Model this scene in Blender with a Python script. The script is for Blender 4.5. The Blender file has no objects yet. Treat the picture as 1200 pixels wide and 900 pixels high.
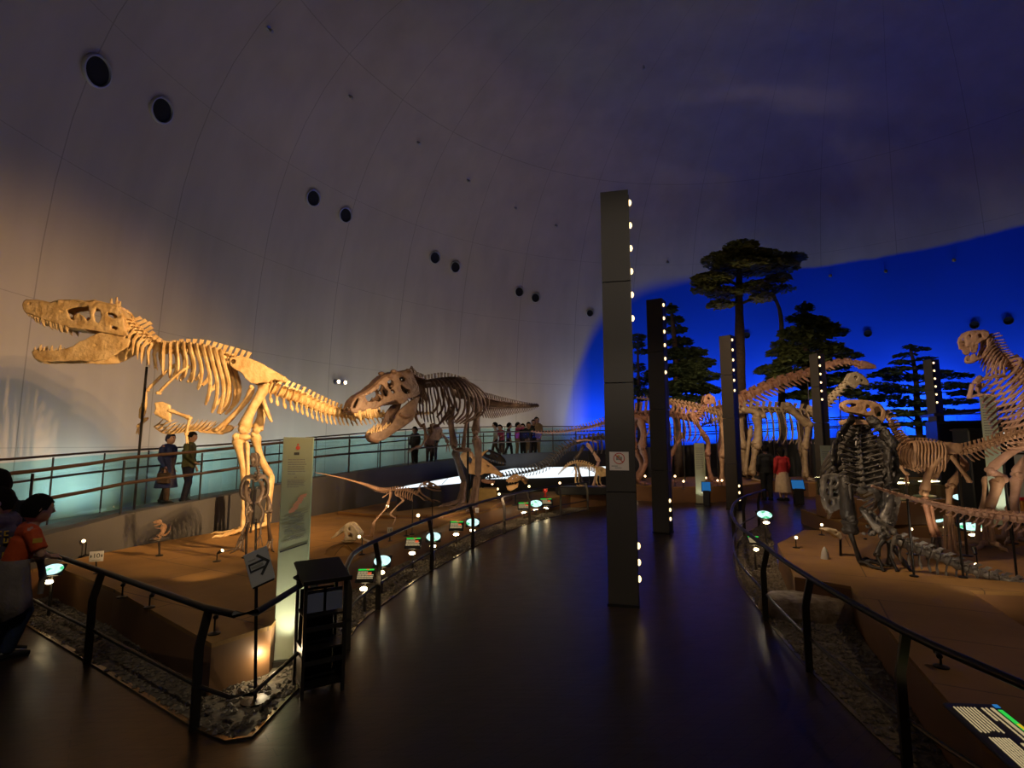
import bpy, bmesh, math, random
from mathutils import Vector, Matrix, noise
from mathutils.geometry import delaunay_2d_cdt
random.seed(11)
D = bpy.data
COL = bpy.context.scene.collection
PI = math.pi
V = Vector
# ------------------------------------------------------------------ camera
F = 620.0
EYE = 1.70
PITCH = math.atan(70.0 / F)
cam_d = D.cameras.new('camera'); cam = D.objects.new('camera', cam_d); COL.objects.link(cam)
cam_d.sensor_width = 36.0; cam_d.lens = 36.0 * F / 1200.0; cam_d.clip_end = 200; cam_d.clip_start = 0.05
cam.location = (0, 0, EYE); cam.rotation_euler = (PI / 2 + PITCH, 0, 0)
sc = bpy.context.scene
sc.camera = cam
sc.view_settings.view_transform = 'Standard'; sc.view_settings.look = 'None'
sc.view_settings.gamma = 1.0; sc.view_settings.use_curve_mapping = False
sc.view_settings.exposure = 0.0
sc.cycles.use_denoising = True
try: sc.cycles.denoiser = 'OPENIMAGEDENOISE'
except Exception: pass
sc.cycles.max_bounces = 6; sc.cycles.diffuse_bounces = 3; sc.cycles.glossy_bounces = 3
sc.cycles.transparent_max_bounces = 12; sc.cycles.sample_clamp_indirect = 3.0
sc.cycles.caustics_reflective = False; sc.cycles.caustics_refractive = False

def ray(px, py):
    x = (px - 600.0) / F; y = (450.0 - py) / F
    c, s = math.cos(PITCH), math.sin(PITCH)
    return V((x, c - y * s, s + y * c))
def at(px, py, Y):
    d = ray(px, py); t = Y / d.y
    return V((d.x * t, Y, EYE + d.z * t))
def gnd(px, py, z=0.0):
    d = ray(px, py); t = (z - EYE) / d.z
    return V((d.x * t, d.y * t, z))

# ------------------------------------------------------------------ materials
def newmat(name):
    m = D.materials.new(name); m.use_nodes = True
    nt = m.node_tree; nt.nodes.clear()
    out = nt.nodes.new('ShaderNodeOutputMaterial')
    return m, nt, out
def lin(c):
    return tuple(((x / 12.92) if x <= 0.04045 else ((x + 0.055) / 1.055) ** 2.4) for x in [v / 255.0 for v in c])
def pr(name, col, rough=0.6, metal=0.0, var=0.0, scale=8.0, bump=0.0, bscale=40.0, col2=None, spec=0.5, emis=None, estr=0.0, alpha=1.0, trans=0.0):
    m, nt, out = newmat(name)
    b = nt.nodes.new('ShaderNodeBsdfPrincipled')
    nt.links.new(b.outputs[0], out.inputs[0])
    b.inputs['Base Color'].default_value = (*col, 1); b.inputs['Roughness'].default_value = rough
    b.inputs['Metallic'].default_value = metal
    b.inputs['Specular IOR Level'].default_value = spec
    if trans: b.inputs['Transmission Weight'].default_value = trans
    if emis: b.inputs['Emission Color'].default_value = (*emis, 1); b.inputs['Emission Strength'].default_value = estr
    if col2 is not None or var:
        tc = nt.nodes.new('ShaderNodeTexCoord')
        n = nt.nodes.new('ShaderNodeTexNoise'); n.inputs['Scale'].default_value = scale; n.inputs['Detail'].default_value = 6
        nt.links.new(tc.outputs['Object'], n.inputs['Vector'])
        r = nt.nodes.new('ShaderNodeMapRange'); r.inputs[1].default_value = 0.32; r.inputs[2].default_value = 0.68
        nt.links.new(n.outputs['Fac'], r.inputs[0])
        mx = nt.nodes.new('ShaderNodeMix'); mx.data_type = 'RGBA'
        c2 = col2 if col2 is not None else tuple(c * (1 - var) for c in col)
        mx.inputs[6].default_value = (*col, 1); mx.inputs[7].default_value = (*c2, 1)
        nt.links.new(r.outputs[0], mx.inputs[0]); nt.links.new(mx.outputs[2], b.inputs['Base Color'])
    if bump:
        tc = nt.nodes.new('ShaderNodeTexCoord')
        n = nt.nodes.new('ShaderNodeTexNoise'); n.inputs['Scale'].default_value = bscale; n.inputs['Detail'].default_value = 5
        nt.links.new(tc.outputs['Object'], n.inputs['Vector'])
        bp = nt.nodes.new('ShaderNodeBump'); bp.inputs['Strength'].default_value = bump; bp.inputs['Distance'].default_value = 0.02
        nt.links.new(n.outputs['Fac'], bp.inputs['Height']); nt.links.new(bp.outputs[0], b.inputs['Normal'])
    return m
def emit(name, col, s):
    m, nt, out = newmat(name)
    e = nt.nodes.new('ShaderNodeEmission'); e.inputs[0].default_value = (*col, 1); e.inputs[1].default_value = s
    nt.links.new(e.outputs[0], out.inputs[0]); return m
def glassmat(name, tint, gloss=0.07, rough=0.02):
    m, nt, out = newmat(name)
    t = nt.nodes.new('ShaderNodeBsdfTransparent'); t.inputs[0].default_value = (*tint, 1)
    g = nt.nodes.new('ShaderNodeBsdfGlossy'); g.inputs['Roughness'].default_value = rough; g.inputs[0].default_value = (1, 1, 1, 1)
    fr = nt.nodes.new('ShaderNodeValue'); fr.outputs[0].default_value = gloss
    mx = nt.nodes.new('ShaderNodeMixShader')
    nt.links.new(fr.outputs[0], mx.inputs[0]); nt.links.new(t.outputs[0], mx.inputs[1]); nt.links.new(g.outputs[0], mx.inputs[2])
    nt.links.new(mx.outputs[0], out.inputs[0]); return m

M = {}
M['gold_bone'] = pr('gold_bone', (.78, .57, .29), .5, col2=(.50, .31, .12), scale=7, bump=.6, bscale=22)
M['brown_bone'] = pr('brown_bone', (.21, .135, .098), .5, col2=(.10, .06, .043), scale=7, bump=.6, bscale=25)
M['dark_bone'] = pr('dark_bone', (.10, .075, .06), .45, col2=(.05, .036, .03), scale=8, bump=.3, bscale=25)
M['grey_bone'] = pr('grey_bone', (.19, .175, .155), .34, col2=(.07, .062, .055), scale=9, bump=.35, bscale=25)
M['tan_bone'] = pr('tan_bone', (.62, .40, .24), .55, col2=(.40, .235, .13), scale=7, bump=.3, bscale=25)
M['pink_bone'] = pr('pink_bone', (.60, .38, .28), .55, col2=(.42, .25, .17), scale=7, bump=.3, bscale=25)
M['red_bone'] = pr('red_bone', (.45, .24, .15), .55, col2=(.28, .13, .08), scale=7, bump=.3, bscale=25)
M['ivory_bone'] = pr('ivory_bone', (.78, .68, .50), .5, col2=(.6, .48, .30), scale=10, bump=.2, bscale=40)
M['olive_bone'] = pr('olive_bone', (.42, .31, .19), .55, col2=(.27, .19, .11), scale=7, bump=.3, bscale=25)
M['tooth'] = pr('tooth_enamel', (.70, .50, .26), .3, var=.35, scale=20)
M['black_metal'] = pr('black_metal', (.018, .016, .015), .38, .6)
M['dark_metal'] = pr('dark_metal', (.06, .052, .045), .35, .7)
M['steel'] = pr('brushed_steel', (.42, .40, .37), .3, .9)
M['bronze_rail'] = pr('bronze_rail', (.10, .065, .045), .35, .8)
M['pillar'] = pr('pillar_panel', (.036, .030, .024), .55, .0, var=.12, scale=1.5)
M['white_panel'] = pr('white_panel', (.46, .45, .42), .5)
M['black_plastic'] = pr('black_plastic', (.012, .012, .013), .4)
M['lamp_warm'] = emit('lamp_warm', (1.0, .66, .30), 3.2)
M['lamp_spot'] = emit('lamp_spot', (1.0, .68, .34), 7.0)
M['lamp_label'] = emit('lamp_label', (1.0, .76, .40), 17.0)

# ------------------------------------------------------------------ mesh building
def org(o):
    p = V((0, 0, 0))
    while o is not None:
        p += V(o.location); o = o.parent
    return p
def frame_from(t, up=None):
    t = t.normalized()
    if up is None: up = V((0, 0, 1))
    if abs(t.dot(up)) > .97: up = V((1, 0, 0)) if abs(t.x) < .9 else V((0, 1, 0))
    a = t.cross(up).normalized(); b = a.cross(t).normalized()
    return a, b
class MB:
    def __init__(s): s.v = []; s.f = []; s.mi = []
    def add(s, vs, fs, mi=0):
        o = len(s.v); s.v += [V(p) for p in vs]; s.f += [tuple(i + o for i in f) for f in fs]; s.mi += [mi] * len(fs); return s
    def tube(s, pts, rad, n=8, cap=True, flat=1.0, up=None, mi=0):
        """tapered tube through points; flat scales the ring along its b axis"""
        pts = [V(p) for p in pts]
        if not isinstance(rad, (list, tuple)): rad = [rad] * len(pts)
        vs = []; fs = []; N = len(pts); pa = None
        for i, p in enumerate(pts):
            t = pts[min(i + 1, N - 1)] - pts[max(i - 1, 0)]
            if t.length < 1e-9: t = V((0, 0, 1))
            if pa is None: a, b = frame_from(t, up)
            else:
                t = t.normalized(); a = pa - t * pa.dot(t)
                if a.length < 1e-6: a, b = frame_from(t, up)
                a = a.normalized(); b = a.cross(t).normalized()
            pa = a
            for k in range(n):
                q = 2 * PI * k / n
                vs.append(p + (a * math.cos(q) + b * math.sin(q) * flat) * rad[i])
        for i in range(N - 1):
            for k in range(n):
                k2 = (k + 1) % n
                fs.append((i * n + k, i * n + k2, (i + 1) * n + k2, (i + 1) * n + k))
        if cap:
            fs.append(tuple(range(n))[::-1]); fs.append(tuple((N - 1) * n + k for k in range(n)))
        return s.add(vs, fs, mi)
    def box(s, c, size, ax=None, mi=0):
        """box at centre c; ax = three axes or None"""
        c = V(c); X, Y, Z = ax if ax else (V((1, 0, 0)), V((0, 1, 0)), V((0, 0, 1)))
        hx, hy, hz = size[0] / 2, size[1] / 2, size[2] / 2
        vs = [c + X * sx * hx + Y * sy * hy + Z * sz * hz for sx in (-1, 1) for sy in (-1, 1) for sz in (-1, 1)]
        fs = [(0, 1, 3, 2), (4, 6, 7, 5), (0, 4, 5, 1), (2, 3, 7, 6), (0, 2, 6, 4), (1, 5, 7, 3)]
        return s.add(vs, fs, mi)
    def bbox(s, c, size, r, ax=None, mi=0):
        """box with chamfered vertical edges and top"""
        c = V(c); X, Y, Z = ax if ax else (V((1, 0, 0)), V((0, 1, 0)), V((0, 0, 1)))
        hx, hy, hz = size[0] / 2, size[1] / 2, size[2] / 2
        def ring(z, ins):
            x, y = hx - ins, hy - ins; q = max(r - ins * .3, r * .4)
            P = [(-x + q, -y), (x - q, -y), (x, -y + q), (x, y - q), (x - q, y), (-x + q, y), (-x, y - q), (-x, -y + q)]
            return [c + X * a + Y * b + Z * z for a, b in P]
        R = ring(-hz, r * .6) + ring(-hz + r * .6, 0) + ring(hz - r * .6, 0) + ring(hz, r * .6)
        fs = [tuple(range(7, -1, -1)), tuple(range(24, 32))]
        for L in range(3):
            for k in range(8):
                k2 = (k + 1) % 8; fs.append((L * 8 + k, L * 8 + k2, L * 8 + 8 + k2, L * 8 + 8 + k))
        return s.add(R, fs, mi)
    def ell(s, c, r, ax=None, n=12, m=8, mi=0):
        c = V(c); X, Y, Z = ax if ax else (V((1, 0, 0)), V((0, 1, 0)), V((0, 0, 1)))
        vs = [c - Z * r[2]]; fs = []
        for i in range(1, m):
            ph = -PI / 2 + PI * i / m
            for k in range(n):
                q = 2 * PI * k / n
                vs.append(c + X * r[0] * math.cos(ph) * math.cos(q) + Y * r[1] * math.cos(ph) * math.sin(q) + Z * r[2] * math.sin(ph))
        vs.append(c + Z * r[2]); T = len(vs) - 1
        for k in range(n):
            k2 = (k + 1) % n; fs.append((0, 1 + k2, 1 + k)); fs.append((T, T - n + k, T - n + k2))
        for i in range(m - 2):
            for k in range(n):
                k2 = (k + 1) % n; a = 1 + i * n
                fs.append((a + k, a + k2, a + n + k2, a + n + k))
        return s.add(vs, fs, mi)
    def lathe(s, c, prof, ax=None, n=16, mi=0, closed=False):
        c = V(c); X, Y, Z = ax if ax else (V((1, 0, 0)), V((0, 1, 0)), V((0, 0, 1)))
        vs = []; fs = []
        for r, z in prof:
            for k in range(n):
                q = 2 * PI * k / n; vs.append(c + X * r * math.cos(q) + Y * r * math.sin(q) + Z * z)
        N = len(prof)
        for i in range(N if closed else N - 1):
            j = (i + 1) % N
            for k in range(n):
                k2 = (k + 1) % n; fs.append((i * n + k, i * n + k2, j * n + k2, j * n + k))
        if not closed:
            if prof[0][0] > 1e-6: fs.append(tuple(range(n))[::-1])
            if prof[-1][0] > 1e-6: fs.append(tuple((N - 1) * n + k for k in range(n)))
        return s.add(vs, fs, mi)
    def prism(s, poly, z0, z1, mi=0):
        n = len(poly); vs = [V((p[0], p[1], z0)) for p in poly] + [V((p[0], p[1], z1)) for p in poly]
        fs = [tuple(range(n))[::-1], tuple(range(n, 2 * n))] + [(k, (k + 1) % n, n + (k + 1) % n, n + k) for k in range(n)]
        return s.add(vs, fs, mi)
    def strip(s, A, B, mi=0):
        n = len(A); vs = list(A) + list(B)
        return s.add(vs, [(i, i + 1, n + i + 1, n + i) for i in range(n - 1)], mi)
    def mesh(s, name, off):
        me = D.meshes.new(name); me.from_pydata([p - off for p in s.v], [], s.f)
        return me
    def build(s, name, mat, parent=None, smooth=True, loc=None, fix=True):
        off = org(parent) if parent is not None else V((0, 0, 0))
        if loc is not None: off = V(loc)
        me = s.mesh(name, off)
        mats = mat if isinstance(mat, (list, tuple)) else [mat]
        for m in mats: me.materials.append(m)
        if len(mats) > 1:
            for p, i in zip(me.polygons, s.mi): p.material_index = i
        if fix:
            bm = bmesh.new(); bm.from_mesh(me); bmesh.ops.recalc_face_normals(bm, faces=bm.faces); bm.to_mesh(me); bm.free()
        if smooth:
            for p in me.polygons: p.use_smooth = True
            try: me.set_sharp_from_angle(angle=math.radians(42))
            except Exception: pass
        o = D.objects.new(name, me); COL.objects.link(o)
        if parent is not None: o.parent = parent
        if loc is not None: o.location = loc
        return o
def thing(name, label, cat, loc=(0, 0, 0), group=None, rz=0.0):
    o = D.objects.new(name, None); COL.objects.link(o); o.location = loc; o.rotation_euler = (0, 0, rz)
    o.empty_display_size = .1
    o['label'] = label; o['category'] = cat; o['kind'] = 'thing'
    if group: o['group'] = group
    return o
def tag(o, label, cat, group=None, kind='thing'):
    o['label'] = label; o['category'] = cat; o['kind'] = kind
    if group: o['group'] = group
    return o
def struct(o, label=None):
    o['kind'] = 'structure'
    if label: o['label'] = label
    return o
def dup(root, loc=None, rz=None, label=None, group=None):
    r = root.copy(); COL.objects.link(r)
    if loc is not None: r.location = loc
    if rz is not None: r.rotation_euler = (0, 0, rz)
    if label: r['label'] = label
    if group: r['group'] = group
    for ch in list(root.children):
        c = ch.copy(); COL.objects.link(c); c.parent = r
        for g in ch.children:
            d = g.copy(); COL.objects.link(d); d.parent = c
    return r
def spline(P, n):
    """Catmull-Rom through P (list of vectors), n samples evenly spaced by arc length"""
    P = [V(p) for p in P]
    if len(P) == 2: return [P[0].lerp(P[1], i / (n - 1)) for i in range(n)]
    Q = [P[0] * 2 - P[1]] + P + [P[-1] * 2 - P[-2]]
    fine = []
    for i in range(1, len(Q) - 2):
        a, b, c, d = Q[i - 1], Q[i], Q[i + 1], Q[i + 2]
        for k in range(16):
            t = k / 16
            fine.append(.5 * ((2 * b) + (c - a) * t + (2 * a - 5 * b + 4 * c - d) * t * t + (3 * b - a - 3 * c + d) * t ** 3))
    fine.append(P[-1])
    L = [0]
    for i in range(1, len(fine)): L.append(L[-1] + (fine[i] - fine[i - 1]).length)
    out = []; j = 0
    for i in range(n):
        s = L[-1] * i / (n - 1)
        while j < len(L) - 2 and L[j + 1] < s: j += 1
        d = L[j + 1] - L[j]; t = 0 if d < 1e-9 else (s - L[j]) / d
        out.append(fine[j].lerp(fine[j + 1], min(max(t, 0), 1)))
    return out
def lerpk(keys, t):
    if t <= keys[0][0]: return keys[0][1]
    for (a, x), (b, y) in zip(keys, keys[1:]):
        if t <= b:
            return x + (y - x) * (t - a) / max(b - a, 1e-9)
    return keys[-1][1]
def spot(name, loc, target, power, col=(1, .78, .5), ang=60, blend=.5, r=.03):
    l = D.lights.new(name, 'SPOT'); l.energy = power; l.color = col; l.spot_size = math.radians(ang); l.spot_blend = blend; l.shadow_soft_size = r
    o = D.objects.new(name, l); COL.objects.link(o); o.location = loc
    o.rotation_euler = (V(target) - V(loc)).to_track_quat('-Z', 'Y').to_euler(); return o
def area(name, loc, target, power, sx, sy, col=(1, 1, 1), spread=180):
    l = D.lights.new(name, 'AREA'); l.shape = 'RECTANGLE'; l.size = sx; l.size_y = sy; l.energy = power; l.color = col
    try: l.spread = math.radians(spread)
    except Exception: pass
    o = D.objects.new(name, l); COL.objects.link(o); o.location = loc
    o.rotation_euler = (V(target) - V(loc)).to_track_quat('-Z', 'Y').to_euler(); return o
def point(name, loc, power, col=(1, .8, .5), r=.03):
    l = D.lights.new(name, 'POINT'); l.energy = power; l.color = col; l.shadow_soft_size = r
    o = D.objects.new(name, l); COL.objects.link(o); o.location = loc; return o
# ================================================================== THE HALL
CX, CY, RX, RY, CZ, PZ = 8.0, 10.0, 18.5, 19.0, 17.0, 3.6
def dome_r(z): return max(1 - (max(z, 0) / CZ) ** PZ, 0) ** (1 / PZ)
def dome_pt(a, z):
    r = dome_r(z); return V((CX + RX * r * math.cos(a), CY + RY * r * math.sin(a), z))
def dome_val(p):
    if p.z >= CZ: return 2
    return math.hypot((p.x - CX) / RX, (p.y - CY) / RY) - dome_r(p.z)
def dome_hit(px, py):
    d = ray(px, py).normalized(); o = V((0, 0, EYE)); a, b = 0.5, 60.0
    for _ in range(60):
        m = (a + b) / 2
        if dome_val(o + d * m) > 0: b = m
        else: a = m
    return o + d * a
def dome_n(p):
    e = .02
    g = V([(dome_val(p + V(e if i == j else 0 for i in range(3))) - dome_val(p - V(e if i == j else 0 for i in range(3)))) for j in range(3)])
    return -g.normalized()

def dome_material():
    m, nt, out = newmat('dome_plaster')
    N = nt.nodes.new; L = nt.links.new
    b = N('ShaderNodeBsdfPrincipled'); L(b.outputs[0], out.inputs[0])
    b.inputs['Roughness'].default_value = .75; b.inputs['Specular IOR Level'].default_value = .2
    tc = N('ShaderNodeTexCoord'); sp = N('ShaderNodeSeparateXYZ'); L(tc.outputs['Object'], sp.inputs[0])
    def mth(op, a, bb=None, c=None):
        n = N('ShaderNodeMath'); n.operation = op
        for i, x in enumerate((a, bb, c)):
            if x is None: continue
            if isinstance(x, (int, float)): n.inputs[i].default_value = x
            else: L(x, n.inputs[i])
        return n.outputs[0]
    X, Y, Z = sp.outputs
    n1 = N('ShaderNodeTexNoise'); n1.inputs['Scale'].default_value = .35; n1.inputs['Detail'].default_value = 5; L(tc.outputs['Object'], n1.inputs['Vector'])
    mp = N('ShaderNodeMapping'); mp.inputs['Scale'].default_value = (1.2, 1.2, .12); L(tc.outputs['Object'], mp.inputs[0])
    n2 = N('ShaderNodeTexNoise'); n2.inputs['Scale'].default_value = 1.0; n2.inputs['Detail'].default_value = 3; L(mp.outputs[0], n2.inputs['Vector'])
    tone = mth('ADD', mth('MULTIPLY', n1.outputs['Fac'], .45), mth('MULTIPLY', n2.outputs['Fac'], .55))
    rp = N('ShaderNodeMapRange'); L(tone, rp.inputs[0]); rp.inputs[1].default_value = .35; rp.inputs[2].default_value = .65
    mx = N('ShaderNodeMix'); mx.data_type = 'RGBA'; L(rp.outputs[0], mx.inputs[0])
    mx.inputs[6].default_value = (.47, .415, .345, 1); mx.inputs[7].default_value = (.57, .505, .425, 1)
    # panel joints
    ang = mth('ARCTAN2', mth('DIVIDE', mth('SUBTRACT', Y, CY), RY), mth('DIVIDE', mth('SUBTRACT', X, CX), RX))
    fr = mth('FRACT', mth('ADD', mth('MULTIPLY', ang, 5.6), .27))
    j1 = mth('LESS_THAN', mth('ABSOLUTE', mth('SUBTRACT', fr, .5)), .0042)
    zf = mth('FRACT', mth('MULTIPLY', Z, .31))
    j2 = mth('MULTIPLY', mth('LESS_THAN', mth('ABSOLUTE', mth('SUBTRACT', zf, .5)), .003), .3)
    jj = mth('MAXIMUM', mth('MULTIPLY', j1, .42), j2)
    mj = N('ShaderNodeMix'); mj.data_type = 'RGBA'; L(jj, mj.inputs[0]); L(mx.outputs[2], mj.inputs[6]); mj.inputs[7].default_value = (.12, .11, .10, 1)
    # blue zone with paler cloud patches low down, over the far end of the dome
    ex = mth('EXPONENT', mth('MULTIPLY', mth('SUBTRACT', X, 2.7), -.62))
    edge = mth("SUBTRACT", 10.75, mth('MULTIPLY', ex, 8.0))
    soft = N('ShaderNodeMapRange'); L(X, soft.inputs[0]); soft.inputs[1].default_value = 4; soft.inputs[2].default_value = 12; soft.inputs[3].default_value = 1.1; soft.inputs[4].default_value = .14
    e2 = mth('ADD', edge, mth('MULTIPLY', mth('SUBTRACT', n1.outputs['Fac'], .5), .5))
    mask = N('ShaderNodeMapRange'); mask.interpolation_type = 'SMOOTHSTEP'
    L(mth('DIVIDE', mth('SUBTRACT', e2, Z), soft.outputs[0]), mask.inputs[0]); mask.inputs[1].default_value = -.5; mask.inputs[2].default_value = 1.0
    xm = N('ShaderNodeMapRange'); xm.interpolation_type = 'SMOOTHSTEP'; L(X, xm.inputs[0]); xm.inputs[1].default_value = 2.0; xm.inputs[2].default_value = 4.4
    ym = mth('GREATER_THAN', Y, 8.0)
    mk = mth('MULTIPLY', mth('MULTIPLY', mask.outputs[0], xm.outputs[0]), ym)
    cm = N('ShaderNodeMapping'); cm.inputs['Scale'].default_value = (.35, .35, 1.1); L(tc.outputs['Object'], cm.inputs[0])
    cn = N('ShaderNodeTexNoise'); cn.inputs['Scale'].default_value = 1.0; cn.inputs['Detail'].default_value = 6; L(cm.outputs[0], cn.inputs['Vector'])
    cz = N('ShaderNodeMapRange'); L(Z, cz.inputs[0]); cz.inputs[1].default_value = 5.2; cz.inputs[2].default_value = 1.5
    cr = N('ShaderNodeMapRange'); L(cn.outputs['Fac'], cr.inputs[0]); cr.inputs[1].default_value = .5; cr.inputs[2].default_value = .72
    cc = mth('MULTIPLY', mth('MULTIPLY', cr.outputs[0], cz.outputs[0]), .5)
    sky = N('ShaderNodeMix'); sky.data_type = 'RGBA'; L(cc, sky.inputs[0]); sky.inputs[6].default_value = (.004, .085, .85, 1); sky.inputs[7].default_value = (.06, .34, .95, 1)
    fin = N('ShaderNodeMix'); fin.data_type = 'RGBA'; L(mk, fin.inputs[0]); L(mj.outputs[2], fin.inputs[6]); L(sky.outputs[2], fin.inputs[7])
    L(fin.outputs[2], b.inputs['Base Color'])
    return m
mb = MB(); NA = 144; zs = [0, 1.5, 3, 4.5, 6, 7.5, 9, 10.3, 11.5, 12.6, 13.6, 14.5, 15.3, 15.9, 16.4, 16.8]
for z in zs:
    for k in range(NA): mb.v.append(dome_pt(2 * PI * k / NA, z))
for i in range(len(zs) - 1):
    for k in range(NA):
        k2 = (k + 1) % NA; mb.f.append((i * NA + k, i * NA + k2, (i + 1) * NA + k2, (i + 1) * NA + k)); mb.mi.append(0)
mb.v.append(V((CX, CY, CZ))); T = len(mb.v) - 1
for k in range(NA): mb.f.append(((len(zs) - 1) * NA + k, (len(zs) - 1) * NA + (k + 1) % NA, T)); mb.mi.append(0)
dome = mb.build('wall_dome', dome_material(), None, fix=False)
for p in dome.data.polygons: p.use_smooth = True
struct(dome)

# floor: dark varnished boards
def floor_material():
    m, nt, out = newmat('dark_boards')
    N = nt.nodes.new; L = nt.links.new
    b = N('ShaderNodeBsdfPrincipled'); L(b.outputs[0], out.inputs[0])
    tc = N('ShaderNodeTexCoord'); mp = N('ShaderNodeMapping'); mp.inputs['Rotation'].default_value = (0, 0, math.radians(-38)); L(tc.outputs['Object'], mp.inputs[0])
    br = N('ShaderNodeTexBrick'); L(mp.outputs[0], br.inputs['Vector']); br.inputs['Scale'].default_value = 1
    br.inputs['Brick Width'].default_value = 1.8; br.inputs['Row Height'].default_value = .09; br.inputs['Mortar Size'].default_value = .0035
    br.inputs['Color1'].default_value = (.040, .022, .013, 1); br.inputs['Color2'].default_value = (.026, .015, .010, 1); br.inputs['Mortar'].default_value = (.006, .004, .003, 1)
    L(br.outputs['Color'], b.inputs['Base Color'])
    n = N('ShaderNodeTexNoise'); n.inputs['Scale'].default_value = 5; n.inputs['Detail'].default_value = 4; L(mp.outputs[0], n.inputs['Vector'])
    r = N('ShaderNodeMapRange'); L(n.outputs['Fac'], r.inputs[0]); r.inputs[3].default_value = .24; r.inputs[4].default_value = .38
    L(r.outputs[0], b.inputs['Roughness'])
    mp2 = N('ShaderNodeMapping'); mp2.inputs['Rotation'].default_value = (0, 0, math.radians(-38)); mp2.inputs['Scale'].default_value = (2, 26, 1); L(tc.outputs['Object'], mp2.inputs[0])
    n2 = N('ShaderNodeTexNoise'); n2.inputs['Scale'].default_value = 1; n2.inputs['Detail'].default_value = 2; L(mp2.outputs[0], n2.inputs['Vector'])
    ad = N('ShaderNodeMath'); ad.operation = 'MULTIPLY_ADD'; L(br.outputs['Fac'], ad.inputs[0]); ad.inputs[1].default_value = -.6; L(n2.outputs['Fac'], ad.inputs[2])
    bp = N('ShaderNodeBump'); bp.inputs['Strength'].default_value = .18; bp.inputs['Distance'].default_value = .006; L(ad.outputs[0], bp.inputs['Height']); L(bp.outputs[0], b.inputs['Normal'])
    b.inputs['Specular IOR Level'].default_value = .5
    return m
mb = MB()
mb.prism([(CX + RX * 1.01 * math.cos(2 * PI * k / 96), CY + RY * 1.01 * math.sin(2 * PI * k / 96)) for k in range(96)], -.1, 0)
struct(mb.build('floor', floor_material(), None, smooth=False))

# ------------------------------------------------------------------ raised ramp along the dome, its retaining wall
NP = [(-5.75, 2.6, .50, .12), (-5.6, 3.8, .55, .15), (-5.4, 5.5, .62, .2), (-5.25, 6.6, .70, .25), (-5.1, 7.3, .78, .3), (-4.7, 8.3, .85, .38), (-4.1, 9.6, .98, .5), (-3.5, 11.2, 1.08, .6), (-2.6, 13.5, 1.16, .75), (-1.2, 16, 1.30, .9), (.6, 18.2, 1.38, 1.05), (3.2, 20.3, 1.45, 1.15), (6.4, 21.7, 1.6, 1.25), (10.2, 22.3, 1.8, 1.45), (14.5, 21.3, 2.0, 1.65), (18.6, 18.8, 2.1, 1.8), (21.2, 15.2, 2.1, 1.8), (22.6, 11, 2.1, 1.8)]
FP = [(-8.2, 3.5, .12), (-8.3, 6, .15), (-8.4, 8.5, .18), (-8.5, 11, .28), (-8.3, 13.3, .36), (-7.3, 15.2, .5), (-5.8, 17.5, .72), (-3.6, 20.5, 1.02), (-1.0, 23, 1.18), (3.2, 25.3, 1.27), (7.2, 26.0, 1.35), (11.2, 25.6, 1.5), (15.8, 24.0, 1.68), (20.2, 20.8, 1.8), (23.0, 16.4, 1.8), (24.4, 11.2, 1.8)]
NS = 90
nb = spline([V((a, b, z)) for a, b, z, w in NP], NS)          # wall top
nfz = spline([V((a, b, w)) for a, b, z, w in NP], NS)         # floor by the wall
fb = spline([V(p) for p in FP], NS)
M['ramp'] = pr('ramp_floor', (.05, .048, .048), .5, var=.3, scale=2)
M['retaining'] = pr('retaining_wall', (.06, .057, .054), .6, var=.3, scale=1.2, bump=.1)
mb = MB(); mb.strip(nfz, fb)
struct(mb.build('floor_ramp', M['ramp'], None))
def offs(path, d):
    out = []
    for i, p in enumerate(path):
        t = path[min(i + 1, len(path) - 1)] - path[max(i - 1, 0)]; t.z = 0; t.normalize()
        n = V((t.y, -t.x, 0)); out.append(p + n * d)
    return out
nin = offs(nb, -.22)
zero = lambda P, z: [V((p.x, p.y, z)) for p in P]
mb = MB(); mb.strip(zero(nb, -.02), nb); mb.strip(nb, nin); mb.strip(nin, [V((p.x, p.y, q.z - .05)) for p, q in zip(nin, nfz)])
struct(mb.build('wall_ramp', M['retaining'], None))
mb = MB(); mb.strip(zero(fb, 0), fb); struct(mb.build('wall_ramp_back', M['retaining'], None))

# glass balustrades: handrails, panes and slim posts
M['glass_near'] = glassmat('clear_glass', (.93, .96, .96))
M['glass_far'] = glassmat('cyan_glass', (.52, .85, .88))
M['glass_edge'] = pr('glass_edge', (.45, .75, .75), .2)
def balustrade(name, label, base, h, rails, glass, npane, top_gap=0.0, pr_=.022):
    c = base[len(base) // 2]
    t = thing(name, label, 'railing', (base[0].x, base[0].y, base[0].z))
    for hh in rails:
        m = MB(); m.tube([p + V((0, 0, hh)) for p in base], pr_, 8); m.build('handrail', M['bronze_rail'], t)
    n = len(base) - 1
    for i in range(npane):
        a = i * n / npane; b = (i + 1) * n / npane
        def pt(x):
            j = min(int(x), n - 1); return base[j].lerp(base[j + 1], x - j)
        ks = [a + (b - a) * q / 4 for q in range(5)]
        P = [pt(x) for x in ks]; g = .012
        P[0] = P[0].lerp(P[1], .03); P[-1] = P[-1].lerp(P[-2], .03)
        Q = offs(P, .012)
        m = MB(); lo = V((0, 0, .0)); hi = V((0, 0, h - .06))
        m.strip([p + lo for p in P], [p + hi for p in P])
        m.build('glass_pane', glass, t)
        m = MB(); q = P[0]; d = (P[1] - P[0]).normalized()
        m.box(q + V((0, 0, h / 2 - .02)), (.012, .03, h - .02), (d, V((-d.y, d.x, 0)).normalized(), V((0, 0, 1))))
        m.build('post', M['dark_metal'], t)
    return t
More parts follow.
